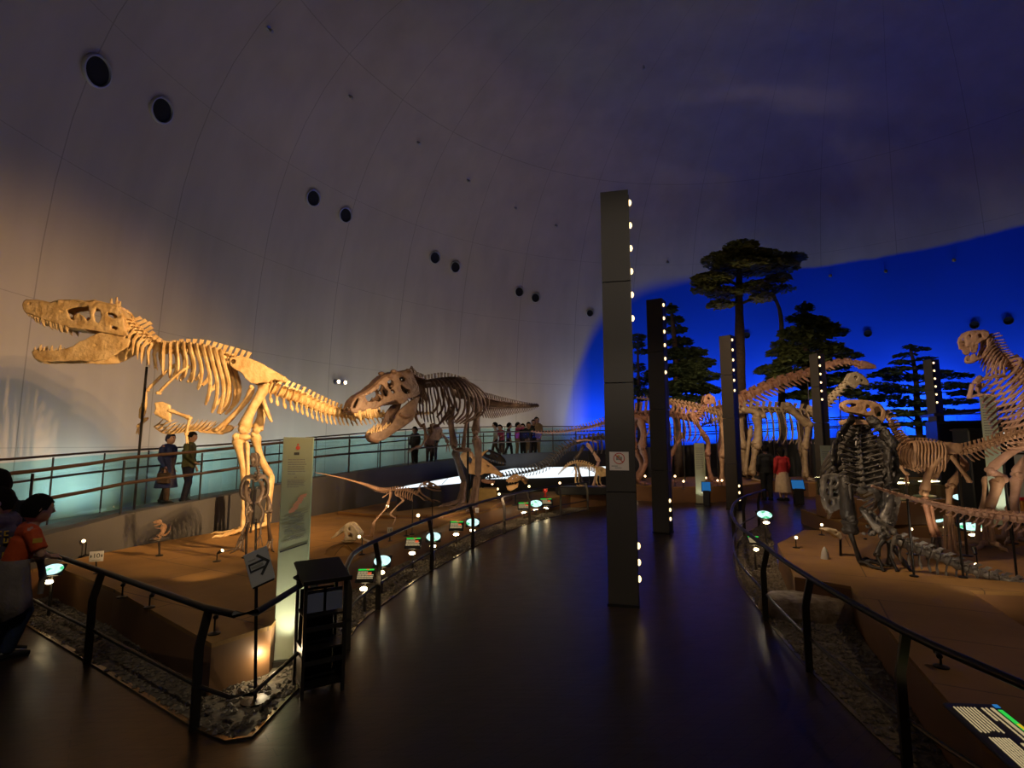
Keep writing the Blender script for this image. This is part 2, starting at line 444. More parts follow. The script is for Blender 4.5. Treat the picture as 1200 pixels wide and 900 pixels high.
balustrade('glass_balustrade', 'clear glass balustrade with two bronze handrails on the ramp wall', [p + (q - p) * .35 for p, q in zip(nb, nin)], .74, (.74, .40), M['glass_near'], 40)
balustrade('glass_balustrade', 'cyan tinted glass balustrade on the dome side of the ramp', fb, 1.25, (1.25, .85), M['glass_far'], 44)

# ------------------------------------------------------------------ sand coloured display platforms
def sand_material():
    m, nt, out = newmat('sand_deck')
    N = nt.nodes.new; L = nt.links.new
    b = N('ShaderNodeBsdfPrincipled'); L(b.outputs[0], out.inputs[0]); b.inputs['Roughness'].default_value = .7; b.inputs['Specular IOR Level'].default_value = .25
    tc = N('ShaderNodeTexCoord'); mp = N('ShaderNodeMapping'); mp.inputs['Rotation'].default_value = (0, 0, math.radians(28)); L(tc.outputs['Object'], mp.inputs[0])
    br = N('ShaderNodeTexBrick'); L(mp.outputs[0], br.inputs['Vector']); br.inputs['Scale'].default_value = 1; br.inputs['Brick Width'].default_value = 1.8; br.inputs['Row Height'].default_value = .9
    br.inputs['Mortar Size'].default_value = .006; br.inputs['Color1'].default_value = (.33, .18, .058, 1); br.inputs['Color2'].default_value = (.275, .152, .050, 1); br.inputs['Mortar'].default_value = (.12, .07, .03, 1)
    n = N('ShaderNodeTexNoise'); n.inputs['Scale'].default_value = 2.2; n.inputs['Detail'].default_value = 8; L(tc.outputs['Object'], n.inputs['Vector'])
    mx = N('ShaderNodeMix'); mx.data_type = 'RGBA'; mx.blend_type = 'MULTIPLY'; mx.inputs[0].default_value = .5
    L(br.outputs['Color'], mx.inputs[6]); 
    r = N('ShaderNodeMapRange'); L(n.outputs['Fac'], r.inputs[0]); r.inputs[1].default_value = .3; r.inputs[2].default_value = .7; r.inputs[3].default_value = .55; r.inputs[4].default_value = 1.15
    L(r.outputs[0], mx.inputs[7]); L(mx.outputs[2], b.inputs['Base Color'])
    n3 = N('ShaderNodeTexNoise'); n3.inputs['Scale'].default_value = 90; L(tc.outputs['Object'], n3.inputs['Vector'])
    bp = N('ShaderNodeBump'); bp.inputs['Strength'].default_value = .15; bp.inputs['Distance'].default_value = .01; L(n3.outputs['Fac'], bp.inputs['Height']); L(bp.outputs[0], b.inputs['Normal'])
    return m
M['sand'] = sand_material()
SZ = .35
M['deck_side'] = pr('deck_side', (.23, .115, .05), .45, var=.3, scale=2)
def platform(name, label, poly, z0, z1, cat='platform'):
    t = thing(name, label, cat, (sum(p[0] for p in poly) / len(poly), sum(p[1] for p in poly) / len(poly), z0))
    n = len(poly)
    m = MB(); vs = [V((p[0], p[1], z0)) for p in poly] + [V((p[0], p[1], z1 - .03)) for p in poly]
    m.add(vs, [(k, (k + 1) % n, n + (k + 1) % n, n + k) for k in range(n)]); m.build('side_panel', M['deck_side'], t, smooth=False)
    m = MB(); m.prism(poly, z1 - .03, z1); m.build('deck', M['sand'], t, smooth=False)
    return t
g2 = lambda px, py, z=SZ: tuple(gnd(px, py, z)[:2])
PL = [g2(-90, 612), g2(0, 640), g2(60, 662), g2(133, 690), g2(248, 754), g2(318, 733), g2(360, 710), g2(416, 686), g2(465, 659), g2(510, 640), g2(552, 624), g2(573, 614), g2(600, 612), g2(640, 601), g2(680, 592)]
PB = [g2(680, 580), g2(600, 577), g2(545, 584), g2(505, 590), g2(400, 604), g2(320, 614), g2(240, 625), g2(160, 638), g2(100, 650), g2(40, 664), g2(-90, 690)]
R2px = [(404, 668), (420, 644), (470, 621), (500, 609), (552, 592), (588, 582), (630, 573), (690, 565)]
R2 = [gnd(a, b, .7) for a, b in R2px]
PLe = [(p.x, p.y) for p in offs(spline(R2, 24), -.55)[2:]]      # the deck edge runs beside the curving railing
# back edge hugs the retaining wall
back = [(p.x + .06, p.y - .02) for p in offs(nb, .07)[2:40]]
PLpoly = [(-5.2, 4.6)] + PL[2:6] + PLe + [(2.95, 15.0), (3.0, 16.2), (1.4, 17.2), (.3, 16.6)] + [(p[0], p[1]) for p in reversed(back) if 5.0 < p[1] < 16.2]
platform('sand_platform', 'long sand coloured platform carrying the golden and brown skeletons', PLpoly, 0, SZ)
# low step on the platform behind the two big skeletons
st = [tuple(gnd(396, 603, SZ)[:2]), tuple(gnd(455, 608, SZ)[:2]), tuple(gnd(520, 607, SZ)[:2]), tuple(gnd(575, 598, SZ)[:2]), tuple(gnd(600, 586, SZ)[:2]), (-.9, 13.2), (-1.6, 13.4), (-2.2, 12.6), (-2.9, 11.2)]
platform('sand_step', 'low raised sand coloured step under the brown tyrannosaur', st, SZ, SZ + .06, 'platform step')
PR = [g2(911, 637), g2(931, 676), g2(997, 687), g2(1041, 737), g2(1062, 765), g2(1109, 819), g2(1150, 870), (2.1, 1.6), (4.4, 1.6), g2(1300, 800), g2(1136, 692), g2(1240, 696), g2(1330, 702), (8.6, 5.2), (9.4, 7.8), g2(1200, 641), g2(1019, 625), g2(975, 622), g2(943, 621)]
platform('sand_platform', 'sand coloured platform behind the curved railing carrying the grey skeleton', PR, 0, SZ)
PCp = [(3.3, 16.7), (4.6, 15.6), (6.6, 15.9), (8.4, 17.6), (9.0, 20.2), (6.0, 20.6), (3.2, 18.6)]
platform('sand_platform', 'dim platform beyond the pillars carrying the long-necked skeletons', PCp, 0, .45)
PD = [(9.6, 17.4), (12.2, 16.6), (15.6, 15.0), (18.4, 16.2), (17, 19.6), (12, 21.0), (9.6, 20.0)]
platform('sand_platform', 'dim platform at the foot of the blue dome under the trees', PD, 0, .45)
PE = [(5.9, 9.6), (9.8, 8.8), (13.2, 8.8), (13.6, 10.4), (10.2, 11.0), (6.2, 11.6)]
platform('sand_platform', 'low display platform across the black gap behind the grey skeleton', PE, 0, .30)

# gravel beds: a dark bed with loose pebbles
M['gravel'] = pr('gravel_stone', (.20, .16, .11), .7, col2=(.07, .055, .04), scale=30)
def in_poly(x, y, P):
    c = False; j = len(P) - 1
    for i in range(len(P)):
        if (P[i][1] > y) != (P[j][1] > y) and x < (P[j][0] - P[i][0]) * (y - P[i][1]) / (P[j][1] - P[i][1]) + P[i][0]: c = not c
        j = i
    return c
def gravel(name, label, poly, dens, rmin, rmax, avoid=()):
    m = MB(); m.prism(poly, .001, .012)
    xs = [p[0] for p in poly]; ys = [p[1] for p in poly]
    n = int((max(xs) - min(xs)) * (max(ys) - min(ys)) * dens)
    for _ in range(n):
        x = random.uniform(min(xs), max(xs)); y = random.uniform(min(ys), max(ys))
        if not in_poly(x, y, poly) or any(in_poly(x, y, a) for a in avoid): continue
        r = random.uniform(rmin, rmax); a = random.uniform(0, PI)
        ca, sa = math.cos(a) * r, math.sin(a) * r; z = .012 + r * .25
        q = random.uniform(.6, 1)
        vs = [V((x + ca, y + sa, z)), V((x - sa * q, y + ca * q, z)), V((x - ca, y - sa, z)), V((x + sa * q, y - ca * q, z)), V((x, y, z + r * .55)), V((x, y, z - r * .5))]
        m.add(vs, [(0, 1, 4), (1, 2, 4), (2, 3, 4), (3, 0, 4), (1, 0, 5), (2, 1, 5), (3, 2, 5), (0, 3, 5)])
    o = m.build(name, M['gravel'], None, smooth=False, fix=False); tag(o, label, 'gravel', kind='stuff'); return o
R1px = [(-40, 613), (0, 627), (55, 648), (115, 668), (240, 712), (275, 720), (300, 718), (375, 672)]
R1 = [gnd(a, b, .7) for a, b in R1px]
R2px = [(404, 668), (420, 644), (470, 621), (500, 609), (552, 592), (588, 582), (630, 573), (690, 565)]
R2 = [gnd(a, b, .7) for a, b in R2px]
R3px = [(896, 574), (868, 584), (858, 596), (862, 612), (888, 634), (935, 668), (1050, 735), (1200, 803), (1290, 845)]
R3 = [gnd(a, b, .7) for a, b in R3px]
xy = lambda P: [(p.x, p.y) for p in P]
gl = xy(R1) + xy(spline(R2, 24)) + PLe[::-1] + [g2(318, 733), g2(248, 754), g2(133, 690), g2(60, 662), g2(0, 640)]
gravel('gravel', 'dark gravel strip between the near railing and the long sand platform', gl, 620, .012, .03, [PLpoly])
gr = xy(R3) + [(2.2, 1.5), g2(1150, 870), g2(1062, 765), g2(997, 687), g2(931, 676), g2(911, 637), (4.6, 9.6)]
gravel('gravel', 'dark gravel bed between the curved railing and the platform with the grey skeleton', gr, 620, .012, .03, [PR])
# bright metal edge trims along the boards
M['edge_trim'] = pr('edge_trim', (.30, .25, .18), .25, .9)
def trim(name, P, d, w=.035):
    A = offs(P, d - w / 2); B = offs(P, d + w / 2)
    m = MB()
    m.strip(zero(A, .001), zero(A, .014)); m.strip(zero(A, .014), zero(B, .014)); m.strip(zero(B, .014), zero(B, .001))
    struct(m.build(name, M['edge_trim'], None, smooth=False))
trim('trim_1', [R1[0]] + R1[1:], .0); trim('trim_2', spline(R2, 40), .0); trim('trim_3', spline(R3, 50), .0)

# ------------------------------------------------------------------ railings with kinked flat posts
def railing(label, P, posts, h=.7, mid=.24, out=.10, close=True):
    t = thing('railing', label, 'railing', (P[0].x, P[0].y, 0))
    m = MB(); m.tube(P, .021, 10); m.build('handrail', M['black_metal'], t)
    base = offs(P, 0)
    m = MB(); m.tube([V((p.x, p.y, mid)) for p in P], .013, 8); m.build('lower_rail', M['dark_metal'], t)
    for q in posts:
        j = min(int(q), len(P) - 2); p = P[j].lerp(P[j + 1], q - j); tg = (P[j + 1] - P[j]); tg.z = 0; tg.normalize()
        n = V((-tg.y, tg.x, 0))
        m = MB()
        b0 = V((p.x, p.y, 0)) - n * (out * .0); 
        pts = [b0 - n * .02, b0 - n * .02 + V((0, 0, h * .68)), b0 - n * .02 + V((0, 0, h * .74)) + n * .01, V((p.x, p.y, h - .01)) + n * .06 * 0 + n * .03]
        w, th = .052, .018
        vs = []
        for i, c in enumerate(pts):
            for a, b in ((-1, -1), (1, -1), (1, 1), (-1, 1)): vs.append(c + tg * a * th / 2 + n * b * w / 2)
        fs = [(0, 1, 2, 3)[::-1], tuple(range(12, 16))]
        for i in range(3):
            for k in range(4): fs.append((i * 4 + k, i * 4 + (k + 1) % 4, i * 4 + 4 + (k + 1) % 4, i * 4 + 4 + k))
        m.add(vs, fs); m.build('post', M['dark_metal'], t, smooth=False)
    return t
railing('black railing with a corner, children leaning on its far end', R1, [1.3, 3.0, 4.0, 6.93])
R2s = spline(R2, 36); railing('black railing curving away past the lit map discs of the long platform', R2s, [.8, 4.5, 10, 15.4, 20.5, 25, 30, 34.6])
R3s = spline(R3, 45); railing('black railing curling round the gravel bed before the grey skeleton', R3s, [2.5, 8, 14] + [min(range(15, 44), key=lambda i: abs(600 + F * R3s[i].x / R3s[i].y - x)) for x in (887, 935, 1045, 1215)])
# hoop closing the end of railing 2
# ------------------------------------------------------------------ pillars with rows of bulbs
PH = 4.57
pill = [((1.165, 5.76), 2, 'tallest dark pillar carrying the no-photography notice'), ((2.83, 10.3), 15, 'second dark pillar beyond the notice, before a broad dark tree'), ((5.68, 13.9), 24, 'third dark pillar, beside the thick tree trunk'), ((9.68, 16.8), 42, 'fourth dark pillar, before the bushy conifer'), ((14.28, 18.0), 42, 'last dark pillar, before the wide airy tree')]
for (x, y), phi, lab in pill:
    t = thing('light_pillar', lab, 'pillar', (x, y, 0), 'dark pillars edged with small bulbs')
    c = V((-x, -y, 0)).normalized(); f = Matrix.Rotation(-math.radians(phi), 3, 'Z') @ c     # front face normal, turned so its flank with bulbs shows
    s = V((-f.y, f.x, 0))
    if s.x < 0: s = -s
    w = .31; U = V((0, 0, 1)); ctr = V((x, y, 0)) - f * w / 2
    m = MB()
    for a, b in ((0.02, 1.18), (1.19, 2.36), (2.37, 3.5), (3.51, PH)):
        m.box(ctr + U * (a + b) / 2, (w, w, b - a), (s, f, U))
    m.build('shaft', M['pillar'], t, smooth=False)
    m = MB(); m.box(ctr + U * .015, (w + .02, w + .02, .03), (s, f, U)); m.build('base_plate', M['black_metal'], t, smooth=False)
    zz = [PH - .13 - .27 * k for k in range(6)] + [.62, .45, .28]
    m = MB(); m.box(ctr + s * (w / 2 + .003) + f * .09 + U * (PH / 2), (.008, .075, PH - .1), (s, f, U)); m.build('light_strip', M['black_metal'], t, smooth=False)
    for z in zz:
        b = ctr + s * (w / 2 + .006) + f * .09 + U * z
        m = MB(); m.lathe(b, [(.030, 0), (.036, .008), (.030, .02), (.012, .028), (0, .03)], (f, U, s), 12); m.build('bulb', M['lamp_warm'], t)

# ------------------------------------------------------------------ round ports and small sprinklers in the dome
M['port_rim'] = pr('port_rim', (.55, .56, .56), .35, .5)
M['port_dark'] = pr('port_dark', (.006, .006, .007), .8)
ports = [((112, 83), .33), ((188, 129), .31), ((366, 232), .28), ((404, 252), .27), ((509, 302), .26), ((533, 313), .25), ((608, 342), .24), ((627, 349), .23), ((691, 367), .19)]
ordn = ['first', 'second', 'third', 'fourth', 'fifth', 'sixth', 'seventh', 'eighth', 'ninth', 'tenth', 'eleventh', 'twelfth']
def port(px, py, r, label, grp, rim):
    p = dome_hit(px, py); n = dome_n(p); a, b = frame_from(n)
    t = thing('wall_port', label, 'port', p, grp)
    m = MB(); m.lathe(p, [(r * 1.08, -.03), (r * 1.1, .05), (r * 1.04, .09), (r * .96, .09), (r * .93, .04), (r * .93, -.03)], (a, b, n), 28); m.build('rim', rim, t)
    m = MB(); m.lathe(p + n * .04, [(r * .95, 0), (r * .7, .004), (0, .006)], (a, b, n), 28); m.build('recess_shade', M['port_dark'], t)  # black disc stands in for the shade inside the recess
for i, ((px, py), r) in enumerate(ports):
    port(px, py, r, ordn[i] + ' pale-rimmed round port across the grey dome, counting from the largest', 'round ports across the grey dome', M['port_rim'])
M['blue_rim'] = pr('port_rim_dark', (.02, .025, .06), .6)
for i, (px, py) in enumerate([(832, 468), (875, 393), (988, 391), (1017, 391), (1142, 381), (1182, 376)]):
    port(px, py, .16 if i else .1, ordn[i] + ' black round port in the blue dome, counting from the tallest pillar', 'black ports in the blue dome', M['blue_rim'])
for i, (px, py) in enumerate([(314, 33), (409, 112), (489, 166), (548, 211), (603, 243), (651, 264), (754, 76), (782, 307), (1118, 305), (1038, 318), (973, 323), (397, 448)]):
    p = dome_hit(px, py); n = dome_n(p); a, b = frame_from(n)
    big = i == 11
    t = thing('wall_nozzle', (ordn[i] + ' tiny metal nozzle on the dome, counting along the row of ports') if not big else 'pale twin floodlight on the grey dome between the two big skeletons', 'nozzle' if not big else 'floodlight', p, None if big else 'tiny nozzles on the dome')
    r = .05 if not big else .07
    for s in ((0,) if not big else (-1, 1)):
        m = MB(); q = p + a * s * .16
        m.lathe(q, [(r * 1.5, 0), (r * 1.5, .02), (r * .5, .03), (r * .5, .12), (r, .13), (r * 1.2, .2), (r * .9, .21)], (a, b, n), 12); m.build('head', M['steel'], t)
        if big:
            m = MB(); m.lathe(q, [(r, .212), (r * .5, .22), (0, .222)], (a, b, n), 12); m.build('lens', M['lamp_label'], t)
# ================================================================== SKELETON KIT
UP = V((0, 0, 1))
class BP:
    """vertical plane of an animal's midline: through the point seen at px at distance Y, running at ang degrees from the x axis"""
    def __init__(s, px, Y, ang):
        s.p0 = V(((px - 600) / F * Y, Y, 0)); a = math.radians(ang)
        s.d = V((math.cos(a), math.sin(a), 0)); s.L = V((math.sin(a), -math.cos(a), 0))
        if s.L.dot(V((0, 0, EYE)) - s.p0) < 0: s.L = -s.L          # +L faces the visitors
        s.ox, s.oy, s.sc = 0, 0, 1
    def crop(s, ox, oy, sc): s.ox, s.oy, s.sc = ox, oy, sc; return s
    def __call__(s, x, y, lat=0.0):
        px, py = s.ox + x / s.sc, s.oy + y / s.sc
        d = ray(px, py); o = V((0, 0, EYE)); q = s.p0 + s.L * lat
        t = (q - o).dot(s.L) / d.dot(s.L)
        return o + d * t
    def path(s, P, lat=0.0): return [s(p[0], p[1], p[2] if len(p) > 2 else lat) for p in P]

def remeshed(name, mb, mat, parent, vox, smooth=3, disp=0.0, dscale=.08):
    o = mb.build('tmp', mat, None)
    m = o.modifiers.new('r', 'REMESH'); m.mode = 'VOXEL'; m.voxel_size = vox
    if smooth: s = o.modifiers.new('s', 'SMOOTH'); s.factor = .5; s.iterations = smooth
    if disp:
        tx = D.textures.new('bone_bumps', 'CLOUDS'); tx.noise_scale = dscale
        d = o.modifiers.new('d', 'DISPLACE'); d.texture = tx; d.strength = disp; d.mid_level = .5; d.texture_coords = 'GLOBAL'
    dg = bpy.context.evaluated_depsgraph_get(); dg.update()
    me = D.meshes.new_from_object(o.evaluated_get(dg))
    old = o.data; D.objects.remove(o); D.meshes.remove(old)
    me.name = name; off = org(parent)
    me.transform(Matrix.Translation(-off))
    me.materials.clear(); me.materials.append(mat)
    for p in me.polygons: p.use_smooth = True; p.material_index = 0
    n = D.objects.new(name, me); COL.objects.link(n); n.parent = parent
    return n
def poly_area(P): return sum(P[i - 1][0] * P[i][1] - P[i][0] * P[i - 1][1] for i in range(len(P))) / 2
def tri_poly(out, holes=(), step=None):
    """triangles of an outline with holes (2-D), with some points inside"""
    out = [V((p[0], p[1])) for p in out]; holes = [[V((p[0], p[1])) for p in h] for h in holes]
    if poly_area(out) < 0: out.reverse()
    vs = list(out); faces = [list(range(len(out)))]
    edges = []
    n = len(out); edges += [(i, (i + 1) % n) for i in range(n)]
    for h in holes:
        o = len(vs); vs += h; edges += [(o + i, o + (i + 1) % len(h)) for i in range(len(h))]
    if step:
        xs = [p.x for p in out]; ys = [p.y for p in out]; x = min(xs) + step * .5
        while x < max(xs):
            y = min(ys) + step * .5
            while y < max(ys):
                if in_poly(x, y, out) and not any(in_poly(x, y, h) for h in holes): vs.append(V((x, y)))
                y += step
            x += step
    r = delaunay_2d_cdt(vs, edges, [], 0, 1e-5)
    V2, F2 = r[0], r[2]; keep = []
    for f in F2:
        c = sum((V2[i] for i in f), V((0, 0))) / len(f)
        if in_poly(c.x, c.y, out) and not any(in_poly(c.x, c.y, h) for h in holes): keep.append(tuple(f))
    return V2, keep
def slab(mb, bp, out, lat, th, holes=(), step=None, mirror=False, grow=1):
    """plate in the animal's plane standing lat (number or function of crop x, y) to its side, th thick; mirror adds the one on the other flank"""
    if grow != 1: holes = [[(sum(q[0] for q in h) / len(h) + (p[0] - sum(q[0] for q in h) / len(h)) * grow, sum(q[1] for q in h) / len(h) + (p[1] - sum(q[1] for q in h) / len(h)) * grow) for p in h] for h in holes]
    P, T = tri_poly(out, holes, step)
    lf = lat if callable(lat) else (lambda x, y: lat)
    for side in ((1, -1) if mirror else (1,)):
        A = []; B = []
        for p in P:
            l = lf(p.x, p.y); q = bp(p.x, p.y, l)
            if side < 0: q = q - bp.L * 2 * l
            A.append(q + bp.L * th / 2); B.append(q - bp.L * th / 2)
        n = len(P); fs = [t for t in T] + [tuple(n + i for i in reversed(t)) for t in T]
        cnt = {}
        for t in T:
            for i in range(3):
                e = (t[i], t[(i + 1) % 3]); cnt[e] = 1
        for (a, b) in cnt:
            if (b, a) not in cnt: fs.append((b, a, n + a, n + b))
        mb.add(A + B, fs)
def bridge(mb, bp, path, lat, th=.02):
    """roof strip over a polyline from one flank to the other"""
    lf = lat if callable(lat) else (lambda x, y: lat)
    A = []; B = []
    for x, y in path:
        l = lf(x, y); q = bp(x, y, l); A.append(q); B.append(q - bp.L * 2 * l)
    n = len(A)
    for i in range(n - 1):
        vs = []
        for q in (A[i], A[i + 1], B[i + 1], B[i]): vs += [q + UP * th / 2, q - UP * th / 2]
        mb.add(vs, [(0, 2, 4, 6), (1, 7, 5, 3), (0, 1, 3, 2), (2, 3, 5, 4), (4, 5, 7, 6), (6, 7, 1, 0)])
def limb(name, pts, r, mat, parent, ends=(1.5, 1.6), n=10, bend=0.0, flat=1.0):
    """long bone with swollen ends through world points"""
    P = spline(pts, 11); a, b = ends
    prof = [(0, .55 * a), (.05, a), (.14, a * .86), (.28, 1.02), (.5, .92), (.72, 1.04), (.86, b * .86), (.95, b), (1, .55 * b)]
    rad = [r * lerpk(prof, i / 10) for i in range(11)]
    m = MB(); m.tube(P, rad, n, flat=flat)
    # condyles
    t0 = (P[1] - P[0]).normalized(); t1 = (P[-1] - P[-2]).normalized(); s0, _ = frame_from(t0); s1, _ = frame_from(t1)
    for sg in (-1, 1):
        m.ell(P[-1] + s1 * sg * r * b * .55 - t1 * r * .2, (r * b * .62,) * 3, n=8, m=6)
    m.ell(P[0] + s0 * r * a * .5 + t0 * r * .2, (r * a * .6,) * 3, n=8, m=6)
    return m.build(name, mat, parent)
def blade(m, base, top, tg, w0, w1, th, lat, mid=None):
    """flat process from base to top, w along the spine, th across"""
    vs = []
    for c, w in ((base, w0), (base.lerp(top, .55), (w0 + w1) / 2 * .85), (top, w1)):
        for a, b in ((-1, -1), (1, -1), (1, 1), (-1, 1)): vs.append(c + tg * a * w / 2 + lat * b * th / 2)
    fs = [(3, 2, 1, 0), (8, 9, 10, 11)]
    for i in range(2):
        for k in range(4): fs.append((i * 4 + k, i * 4 + (k + 1) % 4, i * 4 + 4 + (k + 1) % 4, i * 4 + 4 + k))
    m.add(vs, fs)
def vertebrae(name, P, n, mat, parent, r, spine=None, trans=None, chev=None, lean=.25, L=None, each=True, sw=.62, crib=None, gap=.86, chev_lean=.45, chev_hook=0, up=None):
    """n vertebrae along world points P. r, spine, trans, chev, crib: key lists over 0..1 (metres)"""
    C = spline(P, n + 1); res = []
    m = MB()
    for i in range(n):
        t = (i + .5) / n; a, b = C[i], C[i + 1]; c = (a + b) / 2; tg = (b - a); ln = tg.length; tg.normalize()
        lat = L if L is not None else tg.cross(UP).normalized()
        nu = (up or UP) - tg * tg.dot(up or UP); nu.normalize()
        if each: m = MB()
        R = lerpk(r, t); h = ln * gap / 2
        m.tube([c - tg * h, c - tg * h * .8, c, c + tg * h * .8, c + tg * h], [R * .9, R * 1.05, R * .72, R * 1.05, R * .9], 10, up=nu)
        if spine:
            s = lerpk(spine, t)
            if s > .005:
                m.box(c + nu * R * .95, (ln * .6, R * .9, R * .7), (tg, lat, nu))
                blade(m, c + nu * R * 1.0, c + nu * (R + s) + tg * s * lean, tg, ln * sw * .8, ln * sw, max(R * .3, .008), lat)
        if trans:
            s = lerpk(trans, t)
            if s > .005:
                for sg in (-1, 1):
                    p0 = c + nu * R * .8 + lat * sg * R * .4; p1 = p0 + lat * sg * s + nu * s * .25 + tg * s * .15
                    m.tube([p0, p0.lerp(p1, .5), p1], [R * .42, R * .26, R * .3], 6, flat=.6)
        if crib:
            s = lerpk(crib, t)
            if s > .01:
                for sg in (-1, 1):
                    p0 = c - nu * R * .3 + lat * sg * R * .95
                    m.tube([p0, p0 - nu * s * .35 + lat * sg * s * .12 + tg * s * .1, p0 - nu * s * .75 + lat * sg * s * .12 + tg * s * .42, p0 - nu * s + lat * sg * s * .05 + tg * s * .62], [R * .42, R * .36, R * .24, .004], 6)
        if chev:
            s = lerpk(chev, t)
            if s > .008:
                q = c - tg * ln * .45 - nu * R * .8
                d1 = (-nu + tg * chev_lean).normalized()
                p1 = q + d1 * s * .5; p2 = q + (-nu + tg * (chev_lean + .15 + chev_hook)).normalized() * s
                for sg in (-1, 1): m.tube([q + lat * sg * R * .35, q.lerp(p1, .5) + lat * sg * R * .12, p1], [R * .16, R * .18, R * .2], 5)
                m.tube([p1, p1.lerp(p2, .5), p2], [R * .26, R * .3, R * .16], 6, flat=.6, up=lat)
        res.append((c, tg, nu, lat, R))
        if each: m.build(name, mat, parent)
    if not each: m.build(name, mat, parent)
    return res
def rib(name, c, tg, nu, lat, R, ln, wid, sweep, mat, parent, sides=(1, -1), rr=.018, curl=.55, head=True, into=None):
    for sg in sides:
        p0 = c + nu * R * .6 + lat * sg * R * .8
        K = [(0, 0, 0), (.55, .04, .18), (.92, -.20, .62), (1.0, -.50, 1.0), (.9, -.80, .95), (curl, -1.0, .6)]
        P = [p0 + lat * sg * wid * a + nu * ln * b + tg * sweep * d for a, b, d in K]
        P = spline(P, 12); m = into or MB()
        m.tube(P, [rr * x for x in (1.5, 1.35, 1.15, 1.05, 1, 1, 1, .98, .95, .9, .95, .6)], 6, flat=1.5, up=lat)
        if not into: m.build(name, mat, parent)
def foot(name, ankle, toe_dir, size, mat, parent, ground_z, toes=3, spread=.42, meta=True, claws=True, rr=.022, metadir=None):
    """theropod foot: three metatarsals down to the ground and toes of three bones"""
    d = V((toe_dir[0], toe_dir[1], 0)).normalized(); s = V((-d.y, d.x, 0)); m = MB()
    ball = V((ankle.x, ankle.y, ground_z + rr * 1.4)) + d * size * .22 if metadir is None else metadir
    for i in range(toes):
        k = i - (toes - 1) / 2; q = ball + s * k * size * .19
        if meta:
            a0 = ankle + s * k * rr * 1.6
            m.tube([a0, a0.lerp(q, .12), a0.lerp(q, .5), a0.lerp(q, .9), q], [rr * 1.0, rr * 1.15, rr * .8, rr * 1.15, rr], 7)
        dv = (d + s * k * spread * 1.6).normalized(); ll = size * (1.0 if k == 0 else .82) * .30
        p = q
        for j in range(3):
            e = p + dv * ll * (1 - .15 * j); e.z = ground_z + rr * (.95 - .15 * j)
            if j == 0: e.z += rr * .8
            m.tube([p, p.lerp(e, .2), p.lerp(e, .5), p.lerp(e, .8), e], [rr * (1.1 - .12 * j), rr * (1.15 - .12 * j), rr * (.75 - .1 * j), rr * (1.0 - .12 * j), rr * (.9 - .12 * j)], 7)
            p = e
        if claws:
            e = p + dv * ll * .8; e.z = ground_z + .004; h = p.lerp(e, .5); h.z += rr * .5
            m.tube([p, h, e], [rr * .75, rr * .55, .003], 6)
    return m.build(name, mat, parent)
def hand(name, wrist, d, size, mat, parent, n=2, rr=.010):
    m = MB(); d = V(d).normalized(); s = d.cross(UP)
    if s.length < .1: s = V((1, 0, 0))
    s.normalize()
    for i in range(n):
        k = i - (n - 1) / 2; p = wrist; dv = (d + s * k * .5).normalized()
        for j in range(4):
            dv = (dv + V((0, 0, -.22))).normalized(); e = p + dv * size * (.36, .28, .2, .18)[j]
            r0 = rr * (1, .9, .8, .7)[j]
            m.tube([p, p.lerp(e, .5), e], [r0 * 1.1, r0 * .75, r0 if j < 3 else .002], 6); p = e
    return m.build(name, mat, parent)
def teeth(parent, bp, P, mat, lat, ln, rr, name='tooth', mirror=True, up=False):
    """cone teeth: P = list of (x, y, tipx, tipy)"""
    lf = lat if callable(lat) else (lambda x, y: lat)
    for q in P:
        l = lf(q[0], q[1]); a = bp(q[0], q[1], l); b = bp(q[2], q[3], l * .97)
        for sg in ((1, -1) if mirror else (1,)):
            sh = V((0, 0, 0)) if sg > 0 else -bp.L * 2 * l
            w = (b - a).length * .26 if rr is None else rr
            m = MB(); m.tube([a + sh - (b - a) * .15, a.lerp(b, .35) + sh, a.lerp(b, .75) + sh + bp.d * w * .2, b + sh + bp.d * w * .6], [w, w * .9, w * .5, .0015], 6)
            m.build(name, mat, parent)
def rod(name, a, b, r, mat, parent, base=.0):
    m = MB(); m.tube([a, b], r, 8)
    if base: m.lathe(V((a.x, a.y, a.z)), [(base, 0), (base, .012), (r, .02)], n=14)
    return m.build(name, mat, parent)
